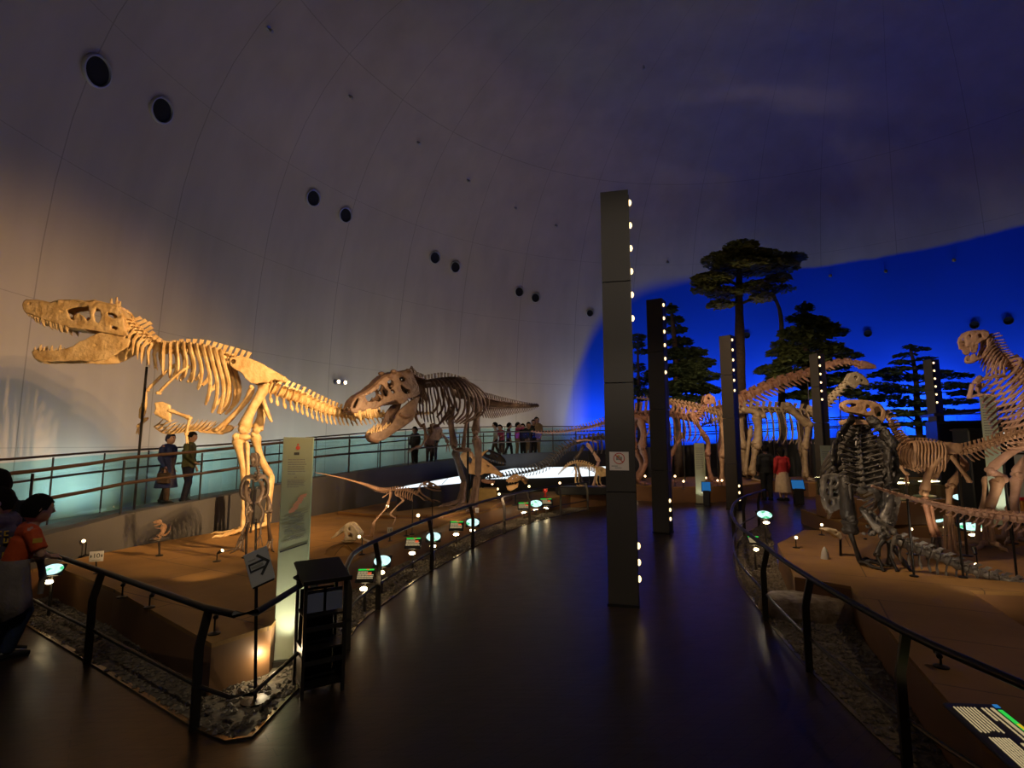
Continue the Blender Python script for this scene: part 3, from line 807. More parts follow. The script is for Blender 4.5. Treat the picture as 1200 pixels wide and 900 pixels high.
# ================================================================== THE GOLDEN TYRANNOSAUR
def lay(bp, x, y, lat=0): return bp(x, y, lat)
def golden():
    bp = BP(290, 8.35, 12); MT = M['gold_bone']
    g = bp.crop(0, 0, 1)(285, 618); t = thing('dinosaur_skeleton', 'golden lit large predator skeleton with gaping jaws before the grey dome wall', 'skeleton', (g.x, g.y, SZ))
    # ---- skull
    bp.crop(0, 320, 5)
    sl = lambda x, y: .085 + .13 * min(max((x - 130) / 560, 0), 1) - .05 * min(max((330 - y) / 170, 0), 1) * (1 if x < 480 else .3)
    out = [(135, 190), (138, 172), (150, 163), (215, 163), (255, 172), (290, 180), (325, 168), (360, 162), (420, 163), (480, 168), (520, 168), (550, 164), (580, 170), (600, 178), (650, 185), (690, 195), (712, 225), (728, 255), (728, 300), (738, 335), (756, 368), (700, 365), (640, 355), (580, 342), (500, 330), (420, 322), (390, 312), (330, 300), (280, 282), (240, 265), (190, 245), (155, 235), (140, 215)]
    holes = [[(408, 222), (440, 212), (505, 205), (517, 262), (503, 274), (480, 248), (462, 236), (448, 250), (444, 272), (425, 262)], [(566, 215), (585, 225), (592, 250), (578, 285), (560, 275), (556, 245)], [(635, 232), (665, 240), (688, 258), (665, 264), (642, 250)], [(652, 306), (688, 322), (680, 332), (658, 322)], [(165, 175), (190, 180), (175, 187)], [(350, 210), (378, 232), (362, 238)]]
    m = MB(); slab(m, bp, out, sl, .04, holes, 22, True, 1.3)
    bridge(m, bp, out[0:16], lambda x, y: sl(x, y) * (.95 if x < 500 else .85), .05)
    bridge(m, bp, out[24:33], lambda x, y: sl(x, y) * .9, .03)
    bridge(m, bp, [(700, 215), (725, 260), (730, 300), (735, 335)], lambda x, y: sl(x, y) * .8, .05)
    for q in ((545, 172, .16), (600, 182, .15), (430, 165, .1), (355, 166, .1), (690, 205, .16)): m.ell(bp(q[0], q[1], q[2]), (.05, .04, .025)); m.ell(bp(q[0], q[1], q[2]) - bp.L * 2 * q[2], (.05, .04, .025))
    for a, b in (((655, 188), (652, 148)), ((685, 192), (684, 140)), ((700, 200), (705, 165))): m.tube([bp(*a), bp(*b)], [.022, .017], 7)
    for a, b in (((455, 240), (470, 275)), ((530, 240), (540, 190)), ((615, 240), (615, 300))): m.tube([bp(*a, .10), bp(*b, .10)], [.02, .026], 7)
    sk = remeshed('skull', m, MT, t, .0115, 2, .018, .07)
    up = [(205, 262, 213, 292), (222, 268, 232, 300), (250, 275, 258, 318), (276, 285, 284, 312), (298, 290, 300, 332), (316, 297, 322, 333), (333, 299, 331, 338), (356, 304, 358, 350), (376, 309, 374, 332), (392, 312, 390, 352), (165, 238, 172, 258), (185, 250, 190, 270)]
    teeth(sk, bp, up, M['tooth'], lambda x, y: sl(x, y) * .95, None, None)
    jl = lambda x, y: .055 + .15 * min(max((x - 190) / 520, 0), 1)
    out = [(189, 465), (197, 452), (215, 448), (250, 452), (300, 455), (340, 452), (400, 440), (435, 425), (470, 400), (500, 390), (530, 375), (560, 360), (590, 350), (660, 362), (720, 374), (766, 392), (755, 425), (725, 448), (690, 470), (655, 492), (620, 510), (540, 518), (470, 514), (400, 516), (320, 521), (250, 520), (215, 505), (198, 488)]
    m = MB(); slab(m, bp, out, jl, .04, [[(545, 405), (585, 428), (600, 436), (560, 430)]], 20, True)
    bridge(m, bp, [(189, 465), (198, 488), (225, 508), (260, 517)], lambda x, y: jl(x, y), .06)
    for q in ((600, 430, .17), (480, 470, .12), (660, 400, .19)): m.ell(bp(*q), (.16, .02, .035)); m.ell(bp(*q) - bp.L * 2 * q[2], (.16, .02, .035))
    jw = remeshed('lower_jaw', m, MT, t, .0115, 2, .014, .09)
    teeth(jw, bp, [(204, 450, 206, 430), (237, 454, 238, 416), (256, 456, 259, 428), (278, 458, 282, 440), (303, 456, 302, 422), (328, 455, 330, 436), (352, 452, 352, 418), (375, 448, 377, 434), (222, 452, 221, 436)], M['tooth'], lambda x, y: jl(x, y), None, None)
    # ---- neck, trunk and tail
    bp.crop(140, 340, 7.35)
    neck = bp.path([(72, 262), (118, 318), (175, 372), (235, 420), (300, 470), (370, 505)])
    vertebrae('neck_vertebra', neck, 8, MT, t, [(0, .062), (1, .075)], [(0, .10), (.3, .17), (.6, .07), (1, .05)], [(0, .10), (1, .13)], None, L=bp.L, crib=[(0, .12), (.3, .26), (.7, .30), (1, .30)], sw=.75, up=(UP + bp.d * .5).normalized())
    back = bp.path([(395, 512), (450, 512), (520, 508), (600, 514), (680, 525), (760, 545), (840, 572), (920, 596), (1000, 622), (1090, 655)])
    R = vertebrae('back_vertebra', back, 14, MT, t, [(0, .072), (1, .082)], [(0, .05), (.2, .09), (.5, .13), (1, .15)], [(0, .12), (1, .12)], None, L=bp.L, lean=.05, sw=.72)
    rl = [.42, .48, .50, .46, .52, .60, .78, .86, .84, .74]
    for i, (c, tg, nu, lat, rr) in enumerate(R[:10]):
        rib('rib', c, tg, UP, lat, rr, rl[i] * 1.08, .30 - .02 * abs(i - 5), (.04, .06, .09, .12, .15, .18, .22, .24, .24, .22)[i], MT, t, rr=.0235, curl=.62 if i < 6 else .5)
    bp.crop(200, 380, 5)
    tail = bp.path([(560, 365), (600, 378), (680, 412, -.06), (760, 437, -.18), (840, 473, -.38), (920, 503, -.62), (1000, 522, -.88), (1080, 535, -1.12), (1180, 535, -1.38), (1300, 530, -1.65), (1420, 525, -1.9), (1540, 521, -2.1)])
    vertebrae('tail_vertebra', tail, 36, MT, t, [(0, .10), (.35, .075), (1, .022)], [(0, .13), (.3, .12), (.5, .07), (1, .015)], [(0, .13), (.4, .07), (.8, .0)], [(0, 0), (.04, .16), (.3, .2), (.6, .14), (1, .03)], lean=.2, sw=.55)
    # ---- hips
    out = [(345, 195), (385, 190), (430, 190), (480, 205), (520, 222), (565, 248), (605, 272), (655, 298), (672, 322), (655, 335), (600, 325), (565, 345), (530, 342), (500, 352), (470, 345), (440, 320), (420, 290), (400, 275), (372, 262), (350, 240)]
    m = MB(); slab(m, bp, out, .17, .045, [[(352, 208), (378, 205), (384, 222), (360, 236)]], 24, True); remeshed('hip_blade', m, MT, t, .014, 2, .015, .09)
    for lt in (.13, -.13):
        limb('pubic_bone', bp.path([(478, 365, lt), (455, 430, lt * .9), (390, 510, lt * .6), (320, 580, lt * .3), (270, 622, lt * .25)]), .042, MT, t, (1.4, 1.2))
        limb('ischium', bp.path([(525, 365, lt), (545, 450, lt * .7), (560, 500, lt * .5), (590, 570, lt * .3)]), .036, MT, t, (1.3, .8))
    m = MB(); slab(m, bp, [(150, 618), (190, 632), (240, 618), (300, 600), (352, 588), (372, 605), (355, 628), (300, 645), (230, 640), (175, 636)], .0, .09, (), 22); remeshed('pubic_boot', m, MT, t, .014, 2)
    # ---- legs
    limb('femur', bp.path([(558, 362, .24), (520, 425, .27), (475, 500, .27), (440, 580, .25), (432, 622, .25)]), .072, MT, t, (1.25, 1.55), 12)
    bp.crop(140, 460, 5)
    limb('tibia', bp.path([(695, 255, .25), (705, 330, .25), (730, 440, .24), (738, 548, .23)]), .062, MT, t, (1.7, 1.1), 12)
    limb('fibula', bp.path([(748, 290, .31), (752, 400, .30), (752, 530, .27)]), .026, MT, t)
    m = MB(); m.ell(bp(720, 262, .24), (.13, .1, .06)); m.build('knee_joint', MT, t)
    ak = bp(738, 548, .23); ball = bp(742, 745, .22)
    foot('foot', ak, -bp.d - bp.L * .15, .50, MT, t, SZ, spread=.5, rr=.032, metadir=V((ball.x, ball.y, SZ + .09)))
    limb('femur', bp.path([(830, 60, -.24), (835, 120, -.26), (820, 180, -.26), (800, 225, -.25)]), .072, MT, t, (1.25, 1.5), 12)
    limb('tibia', bp.path([(795, 240, -.25), (812, 330, -.25), (845, 420, -.25), (890, 492, -.25)]), .055, MT, t, (1.7, 1.2), 12)
    ak = bp(892, 490, -.25)
    foot('foot', ak, -bp.d, .46, MT, t, SZ, rr=.034, metadir=V((bp(868, 700, -.25).x, bp(868, 700, -.25).y, SZ + .09)))
    # ---- shoulder, arms, belly ribs
    bp.crop(140, 340, 7.35)
    for sg in (1, -1):
        lt = .30 * sg; o = (0, 0) if sg > 0 else (-95, -25)
        limb('shoulder_blade', bp.path([(600 + o[0], 655 + o[1], lt * .95), (500 + o[0], 725 + o[1], lt * 1.03), (390 + o[0], 830 + o[1], lt), (335 + o[0], 890 + o[1], lt * .95)]), .036, MT, t, (1.5, 1.2), flat=.55)
    bp.crop(140, 460, 5)
    m = MB(); slab(m, bp, [(205, 58), (250, 52), (300, 75), (305, 130), (300, 178), (270, 160), (225, 140), (200, 125), (215, 100)], .27, .05, (), 20); remeshed('coracoid', m, MT, t, .013, 2, .015)
    m = MB(); slab(m, bp, [(140, 10), (160, -10), (165, 40), (155, 110), (135, 165), (115, 150), (120, 95), (132, 55)], -.05, .05, (), 18); remeshed('coracoid', m, MT, t, .013, 2, .015)
    limb('upper_arm', bp.path([(295, 105, .28), (350, 125, .30), (415, 150, .31)]), .026, MT, t); limb('forearm', bp.path([(412, 152, .31), (400, 200, .31), (392, 245, .30)]), .02, MT, t)
    hand('hand', bp(392, 245, .30), V((.25, 0, -1)), .14, MT, t, 2, .013)
    limb('upper_arm', bp.path([(160, 150, -.05), (135, 175, -.06), (112, 200, -.06)]), .024, MT, t); hand('hand', bp(112, 200, -.06), V((-.1, 0, -1)), .12, MT, t, 2, .012)
    base = bp.path([(205, 200), (250, 232), (300, 240), (380, 228), (470, 222), (540, 235), (610, 242)])
    bs = spline(base, 17)
    m = MB(); m.tube(spline(base, 30), .014, 6); m.build('belly_bar', MT, t)
    for i, p in enumerate(bs[:-1]):
        for sg in (1, -1):
            m = MB(); e = p + bp.d * .20 + UP * (.17 - .05 * abs(i - 8) / 8) + bp.L * sg * .20
            m.tube([p, p.lerp(e, .5) - UP * .015, e], [.012, .012, .004], 5); m.build('belly_rib', MT, t)
    bp.crop(0, 0, 1)
    a = bp(172, 430, 0); rod('support_pole', V((a.x - .03, a.y, SZ)), a, .018, M['black_metal'], t, .09)
    a = bp(274, 440, 0); b = bp(290, 690, .1); rod('support_pole', V((b.x, b.y, SZ)), V((b.x, b.y, 1.2)), .018, M['black_metal'], t)
    return t
golden()

# ================================================================== THE BROWN TYRANNOSAUR
def brown():
    bp = BP(552, 11.0, 46); MT = M['brown_bone']
    bp.crop(0, 0, 1); g = bp(550, 597)
    t = thing('dinosaur_skeleton', 'dark brown tyrannosaur skeleton with open jaws on the raised sand step', 'skeleton', (g.x, g.y, SZ + .06))
    bp.crop(400, 420, 8.18)
    sl = lambda x, y: .10 + .17 * min(max((x - 90) / 520, 0), 1) - .06 * min(max((420 - y) / 260, 0), 1)
    out = [(80, 475), (88, 440), (100, 415), (130, 382), (160, 362), (205, 338), (245, 318), (290, 282), (330, 250), (365, 212), (400, 182), (430, 170), (460, 166), (470, 135), (500, 122), (530, 120), (558, 140), (590, 124), (620, 113), (655, 112), (682, 130), (690, 170), (715, 220), (738, 270), (748, 345), (715, 372), (672, 378), (640, 390), (600, 425), (575, 440), (550, 436), (520, 402), (460, 415), (430, 428), (400, 442), (370, 462), (340, 480), (300, 488), (260, 495), (215, 506), (180, 515), (145, 524), (112, 528), (88, 508)]
    holes = [[(150, 385), (166, 380), (150, 425), (135, 458), (115, 472), (120, 440)], [(245, 362), (275, 348), (300, 335), (330, 315), (360, 300), (382, 322), (388, 355), (378, 385), (350, 402), (320, 395), (292, 408), (258, 396)], [(366, 268), (388, 262), (412, 290), (440, 318), (432, 352), (412, 358), (388, 330), (370, 300)], [(442, 228), (470, 210), (492, 228), (490, 262), (470, 292), (448, 270)], [(552, 190), (585, 182), (606, 195), (600, 218), (572, 218)], [(570, 250), (590, 270), (610, 292), (640, 300), (645, 325), (612, 336), (588, 318), (574, 285)], [(470, 305), (490, 300), (510, 325), (490, 335)]]
    m = MB(); slab(m, bp, out, sl, .045, holes, 22, True, 1.22)
    bridge(m, bp, out[0:13] , lambda x, y: sl(x, y) * .9, .06); bridge(m, bp, [(460, 166), (530, 135), (560, 145), (620, 125), (690, 165), (720, 230), (742, 290)], lambda x, y: sl(x, y) * .85, .07)
    bridge(m, bp, out[30:], lambda x, y: sl(x, y) * .85, .035)
    for q in ((500, 125, .2), (640, 118, .22), (560, 150, .2), (460, 170, .17)):
        for s in (0, 1): m.ell(bp(*q) - bp.L * 2 * q[2] * s, (.06, .06, .04))
    for a, b in (((530, 230), (545, 330)), ((470, 260), (500, 300)), ((350, 340), (400, 400))): m.tube([bp(*a, .16), bp(*b, .16)], [.024, .03], 7)
    sk = remeshed('skull', m, MT, t, .013, 2, .022, .08)
    teeth(sk, bp, [(128, 520, 138, 562), (150, 520, 162, 574), (172, 514, 184, 606), (200, 508, 205, 552), (222, 504, 228, 560), (245, 498, 252, 572), (268, 494, 280, 590), (290, 490, 300, 548), (312, 487, 325, 556), (335, 480, 340, 530), (358, 470, 372, 505)], M['tooth'], lambda x, y: sl(x, y) * .95, .016, None)
    jl = lambda x, y: .07 + .2 * min(max((x - 280) / 420, 0), 1)
    out = [(268, 742), (280, 722), (300, 712), (350, 702), (390, 684), (420, 668), (455, 645), (482, 622), (500, 590), (512, 565), (535, 520), (560, 488), (590, 462), (620, 440), (660, 408), (700, 378), (745, 356), (742, 400), (728, 450), (712, 520), (700, 560), (680, 595), (650, 620), (620, 642), (580, 668), (540, 692), (505, 715), (470, 742), (430, 770), (390, 790), (350, 794), (315, 788), (285, 770)]
    m = MB(); slab(m, bp, out, jl, .045, [[(540, 570), (590, 578), (640, 570), (600, 584), (560, 582)]], 20, True)
    bridge(m, bp, [(268, 742), (285, 770), (320, 788), (360, 792)], jl, .07)
    m.tube(bp.path([(560, 530, .25), (620, 560, .26), (690, 540, .27)]), [.03, .035, .02], 7)
    jw = remeshed('lower_jaw', m, MT, t, .013, 2, .018, .09)
    teeth(jw, bp, [(290, 716, 295, 690), (312, 710, 312, 672), (335, 706, 345, 660), (358, 700, 362, 668), (378, 690, 376, 632), (402, 678, 408, 640), (424, 666, 430, 612), (446, 650, 452, 625), (466, 636, 470, 612)], M['tooth'], jl, .014, None)
    bp.crop(480, 420, 5)
    P = bp.path([(-30, 118), (-8, 132), (16, 145), (42, 150), (72, 158)])
    vertebrae('neck_vertebra', P, 8, MT, t, [(0, .08), (1, .075)], [(0, .22), (.5, .16), (1, .14)], [(0, .16), (1, .14)], None, L=bp.L, crib=[(0, .3), (1, .34)], lean=.1, sw=.8)
    P = bp.path([(70, 158), (100, 152), (135, 148), (170, 146), (210, 146), (250, 152), (285, 165)])
    R = vertebrae('back_vertebra', P, 12, MT, t, [(0, .07), (1, .08)], [(0, .10), (.5, .14), (1, .14)], [(0, .14), (1, .12)], None, L=bp.L, lean=.05, sw=.6)
    rl = [.62, .7, .78, .8, .82, .84, .86, .86, .85, .8, .7, .5]
    for i, (c, tg, nu, lat, rr) in enumerate(R):
        rib('rib', c, tg, UP, lat, rr, rl[i], .30 + .03 * min(i, 5), .10 + .03 * i, MT, t, rr=.017, curl=.55 if i < 6 else .4)
    P = bp.path([(330, 195), (380, 225), (430, 255), (500, 268), (560, 273), (620, 277), (690, 280), (755, 277)])
    vertebrae('tail_vertebra', P, 40, MT, t, [(0, .085), (.3, .075), (.7, .045), (1, .03)], [(0, .12), (.3, .14), (.7, .07), (1, .02)], [(0, .1), (.4, .06), (.8, 0)], [(0, 0), (.12, .3), (.3, .3), (.6, .18), (.85, .10), (1, .03)], L=bp.L, lean=.25, sw=.5)
    out = [(270, 112), (295, 106), (322, 108), (340, 125), (352, 142), (378, 160), (402, 178), (425, 198), (432, 222), (415, 240), (390, 230), (365, 232), (340, 222), (322, 195), (308, 170), (292, 158), (278, 150), (268, 130)]
    m = MB(); slab(m, bp, out, .18, .05, (), 22, True); remeshed('hip_blade', m, MT, t, .016, 2, .02, .1)
    for lt in (.15, -.15):
        limb('pubic_bone', bp.path([(345, 235, lt), (340, 330, lt * .7), (325, 430, lt * .4), (312, 540, lt * .3)]), .036, MT, t, (1.3, 1.5))
        limb('ischium', bp.path([(390, 240, lt), (388, 320, lt * .6), (372, 420, lt * .3)]), .032, MT, t, (1.3, 1.0))
    m = MB(); m.ell(bp(313, 535, 0), (.10, .22, .05), (bp.L, bp.d, UP)); m.build('pubic_boot', MT, t)
    limb('femur', bp.path([(402, 225, .30), (400, 290, .33), (392, 370, .33), (385, 440, .32)]), .066, MT, t, (1.2, 1.5), 12)
    limb('tibia', bp.path([(385, 455, .32), (395, 520, .32), (402, 600, .31), (400, 690, .30)]), .066, MT, t, (1.45, 1.1), 12)
    limb('fibula', bp.path([(412, 470, .36), (416, 580, .35), (408, 680, .33)]), .026, MT, t)
    b = bp(372, 820, .30); foot('foot', bp(398, 692, .30), V((-.85, -.55)), .55, MT, t, SZ + .06, spread=.45, rr=.04, metadir=V((b.x, b.y, SZ + .16)))
    limb('femur', bp.path([(245, 290, -.30), (242, 370, -.33), (250, 440, -.33), (262, 520, -.32)]), .066, MT, t, (1.2, 1.5), 12)
    limb('tibia', bp.path([(265, 535, -.32), (285, 620, -.32), (318, 720, -.31)]), .06, M['dark_bone'], t, (1.6, 1.1), 12)
    b = bp(300, 835, -.30); foot('foot', bp(320, 722, -.31), V((-.85, -.55)), .52, MT, t, SZ + .06, spread=.45, rr=.038, metadir=V((b.x, b.y, SZ + .16)))
    limb('shoulder_blade', bp.path([(262, 300, .34), (215, 345, .36), (165, 395, .33)]), .034, MT, t, (1.4, 1.2), flat=.55)
    m = MB(); slab(m, bp, [(118, 385), (140, 378), (170, 390), (192, 420), (190, 460), (165, 482), (130, 478), (112, 462), (128, 430)], .28, .05, (), 18); remeshed('coracoid', m, MT, t, .015, 2, .015)
    limb('shoulder_blade', bp.path([(32, 330, -.3), (45, 365, -.32), (70, 400, -.3)]), .034, MT, t, (1.2, 1.3), flat=.6)
    limb('upper_arm', bp.path([(78, 385, -.28), (92, 425, -.3), (95, 470, -.3)]), .03, MT, t); limb('forearm', bp.path([(95, 470, -.3), (70, 510, -.3), (40, 520, -.3)]), .022, MT, t)
    hand('hand', bp(40, 520, -.3), -bp.d - UP * .1, .22, MT, t, 2, .015)
    limb('upper_arm', bp.path([(180, 440, .28), (205, 460, .3), (222, 490, .3)]), .026, MT, t); hand('hand', bp(222, 490, .3), V((0.1, 0, -1)), .2, MT, t, 2, .013)
    a = bp(345, 200, 0); rod('support_pole', V((a.x, a.y, SZ + .06)), a, .022, M['black_metal'], t, .1)
    a = bp(40, 165, 0); 
    return t
brown()
# ================================================================== THE SMALLER AND FARTHER SKELETONS
def simple_theropod_skull(parent, bp, out, holes, lat, mat, vox, jaw=None, tl=None, jl=None, disp=.012):
    m = MB(); slab(m, bp, out, lat, vox * 3.2, holes, None, True); bridge(m, bp, out[:len(out) // 2], lambda x, y: (lat(x, y) if callable(lat) else lat) * .9, vox * 3)
    s = remeshed('skull', m, mat, parent, vox, 1, disp, .05)
    j = None
    if jaw:
        m = MB(); slab(m, bp, jaw, lat, vox * 3, (), None, True); bridge(m, bp, [jaw[0], jaw[-1]], lat, vox * 3); j = remeshed('lower_jaw', m, mat, parent, vox, 1)
    if tl: teeth(s, bp, tl, M['tooth'], lat, None, None)
    if jl and j: teeth(j, bp, jl, M['tooth'], lat, None, None)
    return s

# ---- long-tailed small raptor on the near sand
def raptor():
    bp = BP(468, 8.1, 8); MT = M['dim_bone'] = pr('dim_tan_bone', (.36, .22, .13), .55, col2=(.22, .125, .07), scale=9, bump=.3); bp.crop(360, 550, 6.667)
    g = bp(650, 440); t = thing('dinosaur_skeleton', 'small slender raptor skeleton with a very long thin raised tail on the sand platform', 'skeleton', (g.x, g.y, SZ))
    vertebrae('tail', bp.path([(640, 168), (560, 160), (450, 120), (300, 75), (170, 45), (60, 24)]), 44, MT, t, [(0, .021), (.4, .016), (1, .004)], [(0, .025), (.3, .012), (.5, 0)], None, [(0, .03), (.3, .012), (.5, 0)], L=bp.L, each=False, gap=.98)
    R = vertebrae('spine', bp.path([(640, 168), (700, 158), (760, 160), (820, 178), (858, 200)]), 12, MT, t, [(0, .018), (1, .016)], [(0, .03), (1, .03)], [(0, .03), (1, .03)], None, L=bp.L, each=False)
    for i, (c, tg, nu, lat, rr) in enumerate(R[3:11]): rib('rib', c, tg, UP, lat, rr, .09 + .01 * min(i, 5), .045, -.03, MT, t, rr=.0055)
    vertebrae('neck', bp.path([(858, 200), (872, 165), (880, 135), (900, 112)]), 9, MT, t, [(0, .015), (1, .012)], [(0, .015), (1, .01)], [(0, .02), (1, .015)], None, L=bp.L, each=False)
    sl = lambda x, y: .03
    simple_theropod_skull(t, bp, [(1045, 148), (1020, 132), (985, 112), (955, 100), (925, 96), (900, 104), (905, 122), (940, 132), (990, 146), (1030, 158)], [[(975, 118), (1000, 128), (985, 134)], [(930, 104), (950, 106), (945, 122), (928, 118)]], sl, MT, .005, [(905, 124), (950, 148), (1000, 160), (1052, 166), (1040, 174), (990, 172), (930, 150)])
    for sg in (1, -1):
        o = 0 if sg > 0 else 25
        limb('hip_blade', bp.path([(625, 165, .03 * sg), (660, 160, .035 * sg), (700, 165, .03 * sg)]), .018, MT, t, (1, 1), flat=.5)
    limb('ischium', bp.path([(650, 175), (620, 200), (592, 218)]), .009, MT, t); limb('pubic_bone', bp.path([(660, 175), (655, 215), (640, 240)]), .009, MT, t)
    limb('femur', bp.path([(652, 175, .05), (645, 225, .06), (630, 275, .06)]), .016, MT, t); limb('tibia', bp.path([(630, 278, .06), (610, 310, .06), (520, 412, .06)]), .012, MT, t)
    foot('foot', bp(520, 412, .06), V((-.4, -.9)), .17, MT, t, SZ, rr=.008, spread=.5)
    limb('femur', bp.path([(690, 195, -.05), (725, 215, -.05), (755, 242, -.05)]), .016, MT, t); limb('tibia', bp.path([(755, 242, -.05), (700, 290, -.05), (645, 350, -.05)]), .012, MT, t)
    limb('metatarsus', bp.path([(645, 350, -.05), (672, 370, -.05), (690, 385, -.05), (665, 440, -.05)]), .009, MT, t); foot('foot', bp(665, 440, -.05), V((-.3, -.9)), .12, MT, t, SZ, rr=.007, meta=False)
    for sg in (1, -1):
        dx = 0 if sg > 0 else -45
        limb('upper_arm', bp.path([(872 + dx, 150 if sg > 0 else 190, .06 * sg), (895 + dx, 190, .07 * sg), (965 + dx, 240, .07 * sg)]), .012, MT, t)
        hand('hand', bp(965 + dx, 240, .07 * sg), bp.d + UP * .25, .16, MT, t, 3, .006)
    a = bp(825, 215); rod('support_pole', V((a.x, a.y, SZ)), a, .006, M['black_metal'], t, .04)
    a = bp(980, 240); rod('support_pole', V((a.x, a.y, SZ)), a, .006, M['black_metal'], t, .04)
raptor()

# ---- dark ostrich-like dinosaur seen from the front, between the info panel and the golden feet
def ostrich():
    bp = BP(300, 6.5, 0); MT = M['dark_bone']; bp.crop(140, 460, 5)
    g = bp(770, 950); t = thing('dinosaur_skeleton', 'dark brown narrow-bodied dinosaur seen head-on below the golden skeleton, beside the tall info panel', 'skeleton', (g.x, g.y, SZ))
    ring = [(790, 352, 0), (775, 372, 0), (768, 400, 0), (778, 425, 0)]
    m = MB(); slab(m, bp, [(772, 355), (800, 352), (812, 375), (808, 420), (790, 440), (772, 420), (764, 385)], .03, .02, [[(780, 372), (794, 372), (792, 392), (780, 390)], [(784, 402), (796, 404), (790, 425)]], None, True); m.ell(bp(788, 395), (.035, .06, .05)); remeshed('skull', m, MT, t, .006, 1, .008, .03)
    vertebrae('neck', [bp(800, 425, -.02), bp(815, 460, -.05), bp(812, 490, -.10), bp(800, 515, -.22)], 8, MT, t, [(0, .018), (1, .025)], [(0, .02), (1, .03)], [(0, .03), (1, .05)], None, each=False)
    R = vertebrae('spine', [bp(800, 512, -.15), bp(790, 505, -.45), bp(800, 500, -.9)], 10, MT, t, [(0, .028), (1, .03)], [(0, .05), (1, .06)], [(0, .06), (1, .06)], None, each=False)
    for i, (c, tg, nu, lat, rr) in enumerate(R): rib('rib', c, tg, UP, lat, rr, .27 + .01 * min(i, 5), .13, .05, MT, t, rr=.011, curl=.3)
    m = MB()
    for sg in (1, -1):
        limb('shoulder_blade', [bp(790 + 40 * sg, 520, -.25), bp(790 + 50 * sg, 580, -.1), bp(785 + 25 * sg, 650, 0)], .022, MT, t, flat=.6)
        limb('upper_arm', [bp(785 + 28 * sg, 645, 0), bp(790 + 50 * sg, 700, .05), bp(788 + 34 * sg, 760, .12)], .014, MT, t)
        limb('forearm', [bp(788 + 40 * sg, 760, .12), bp(770 + 55 * sg, 830, .16)], .010, MT, t); hand('hand', bp(770 + 55 * sg, 830, .16), V((0, -.3, -1)), .14, MT, t, 3, .007)
        limb('femur', [bp(800 + 40 * sg, 560, -.55), bp(810 + 65 * sg, 640, -.35), bp(820 + 55 * sg, 700, -.3)], .026, MT, t)
        limb('tibia', [bp(820 + 55 * sg, 700, -.3), bp(815 + 60 * sg, 790, -.4), bp(800 + 85 * sg, 865, -.5)], .02, MT, t)
        a = bp(800 + 85 * sg, 865, -.5); foot('foot', a, V((0, -1)), .22, MT, t, SZ, rr=.012)
    for x, y, l in ((745, 720, 0), (800, 740, .1)):
        a = bp(x, y, l); rod('support_pole', V((a.x + .02, a.y, SZ)), a, .013, M['black_metal'], t, .05)
ostrich()

# ---- horned skull on a sand mound
def mound_skull():
    bp = BP(408, 6.75, 0); MT = M['ivory_bone']; bp.crop(360, 550, 6.667)
    c = bp(300, 590); c.z = SZ
    m = MB()
    n = 28; rows = [(0.30, 0), (.27, .03), (.2, .075), (.12, .105), (0.0, .115)]
    vs = []; fs = []
    for r, z in rows:
        for k in range(n):
            q = 2 * PI * k / n; w = 1 + .12 * math.sin(3 * q + 1) + .06 * math.sin(7 * q)
            vs.append(V((c.x + r * w * math.cos(q), c.y + .1 + r * w * .8 * math.sin(q), SZ + z + .006 * math.sin(5 * q + r * 20) * (1 if z else 0))))
    for i in range(4):
        for k in range(n): fs.append((i * n + k, i * n + (k + 1) % n, (i + 1) * n + (k + 1) % n, (i + 1) * n + k))
    m.add(vs, fs); o = m.build('sand_mound', M['sand'], None, loc=(c.x, c.y, SZ)); tag(o, 'little mound of sand under the small horned skull', 'mound')
    t = thing('dinosaur_skull', 'small pale horned skull with a long beak lying on a sand mound', 'skull', bp(310, 575))
    m = MB(); slab(m, bp, [(175, 545), (215, 512), (260, 468), (300, 432), (325, 424), (350, 428), (370, 450), (392, 478), (415, 505), (412, 528), (395, 540), (385, 560), (345, 552), (300, 560), (285, 545), (300, 520), (285, 480), (250, 510), (205, 538)], lambda x, y: .05 + .03 * (x > 280), .018, [[(322, 450), (340, 452), (338, 480), (322, 478)], [(318, 500), (345, 498), (355, 530), (322, 530)]], None, True)
    bridge(m, bp, [(215, 512), (260, 468), (300, 432), (325, 424), (350, 428), (370, 450), (392, 478), (415, 505)], lambda x, y: .05, .016); remeshed('skull', m, MT, t, .007, 1, .012, .03)
    m = MB(); slab(m, bp, [(255, 556), (300, 552), (350, 548), (390, 548), (360, 566), (300, 572)], .05, .016, (), None, True); remeshed('lower_jaw', m, MT, t, .007, 1)
    limb('bone_fragment', bp.path([(415, 535, .05), (455, 552, .08), (500, 572, .1)]), .012, MT, t)
mound_skull()

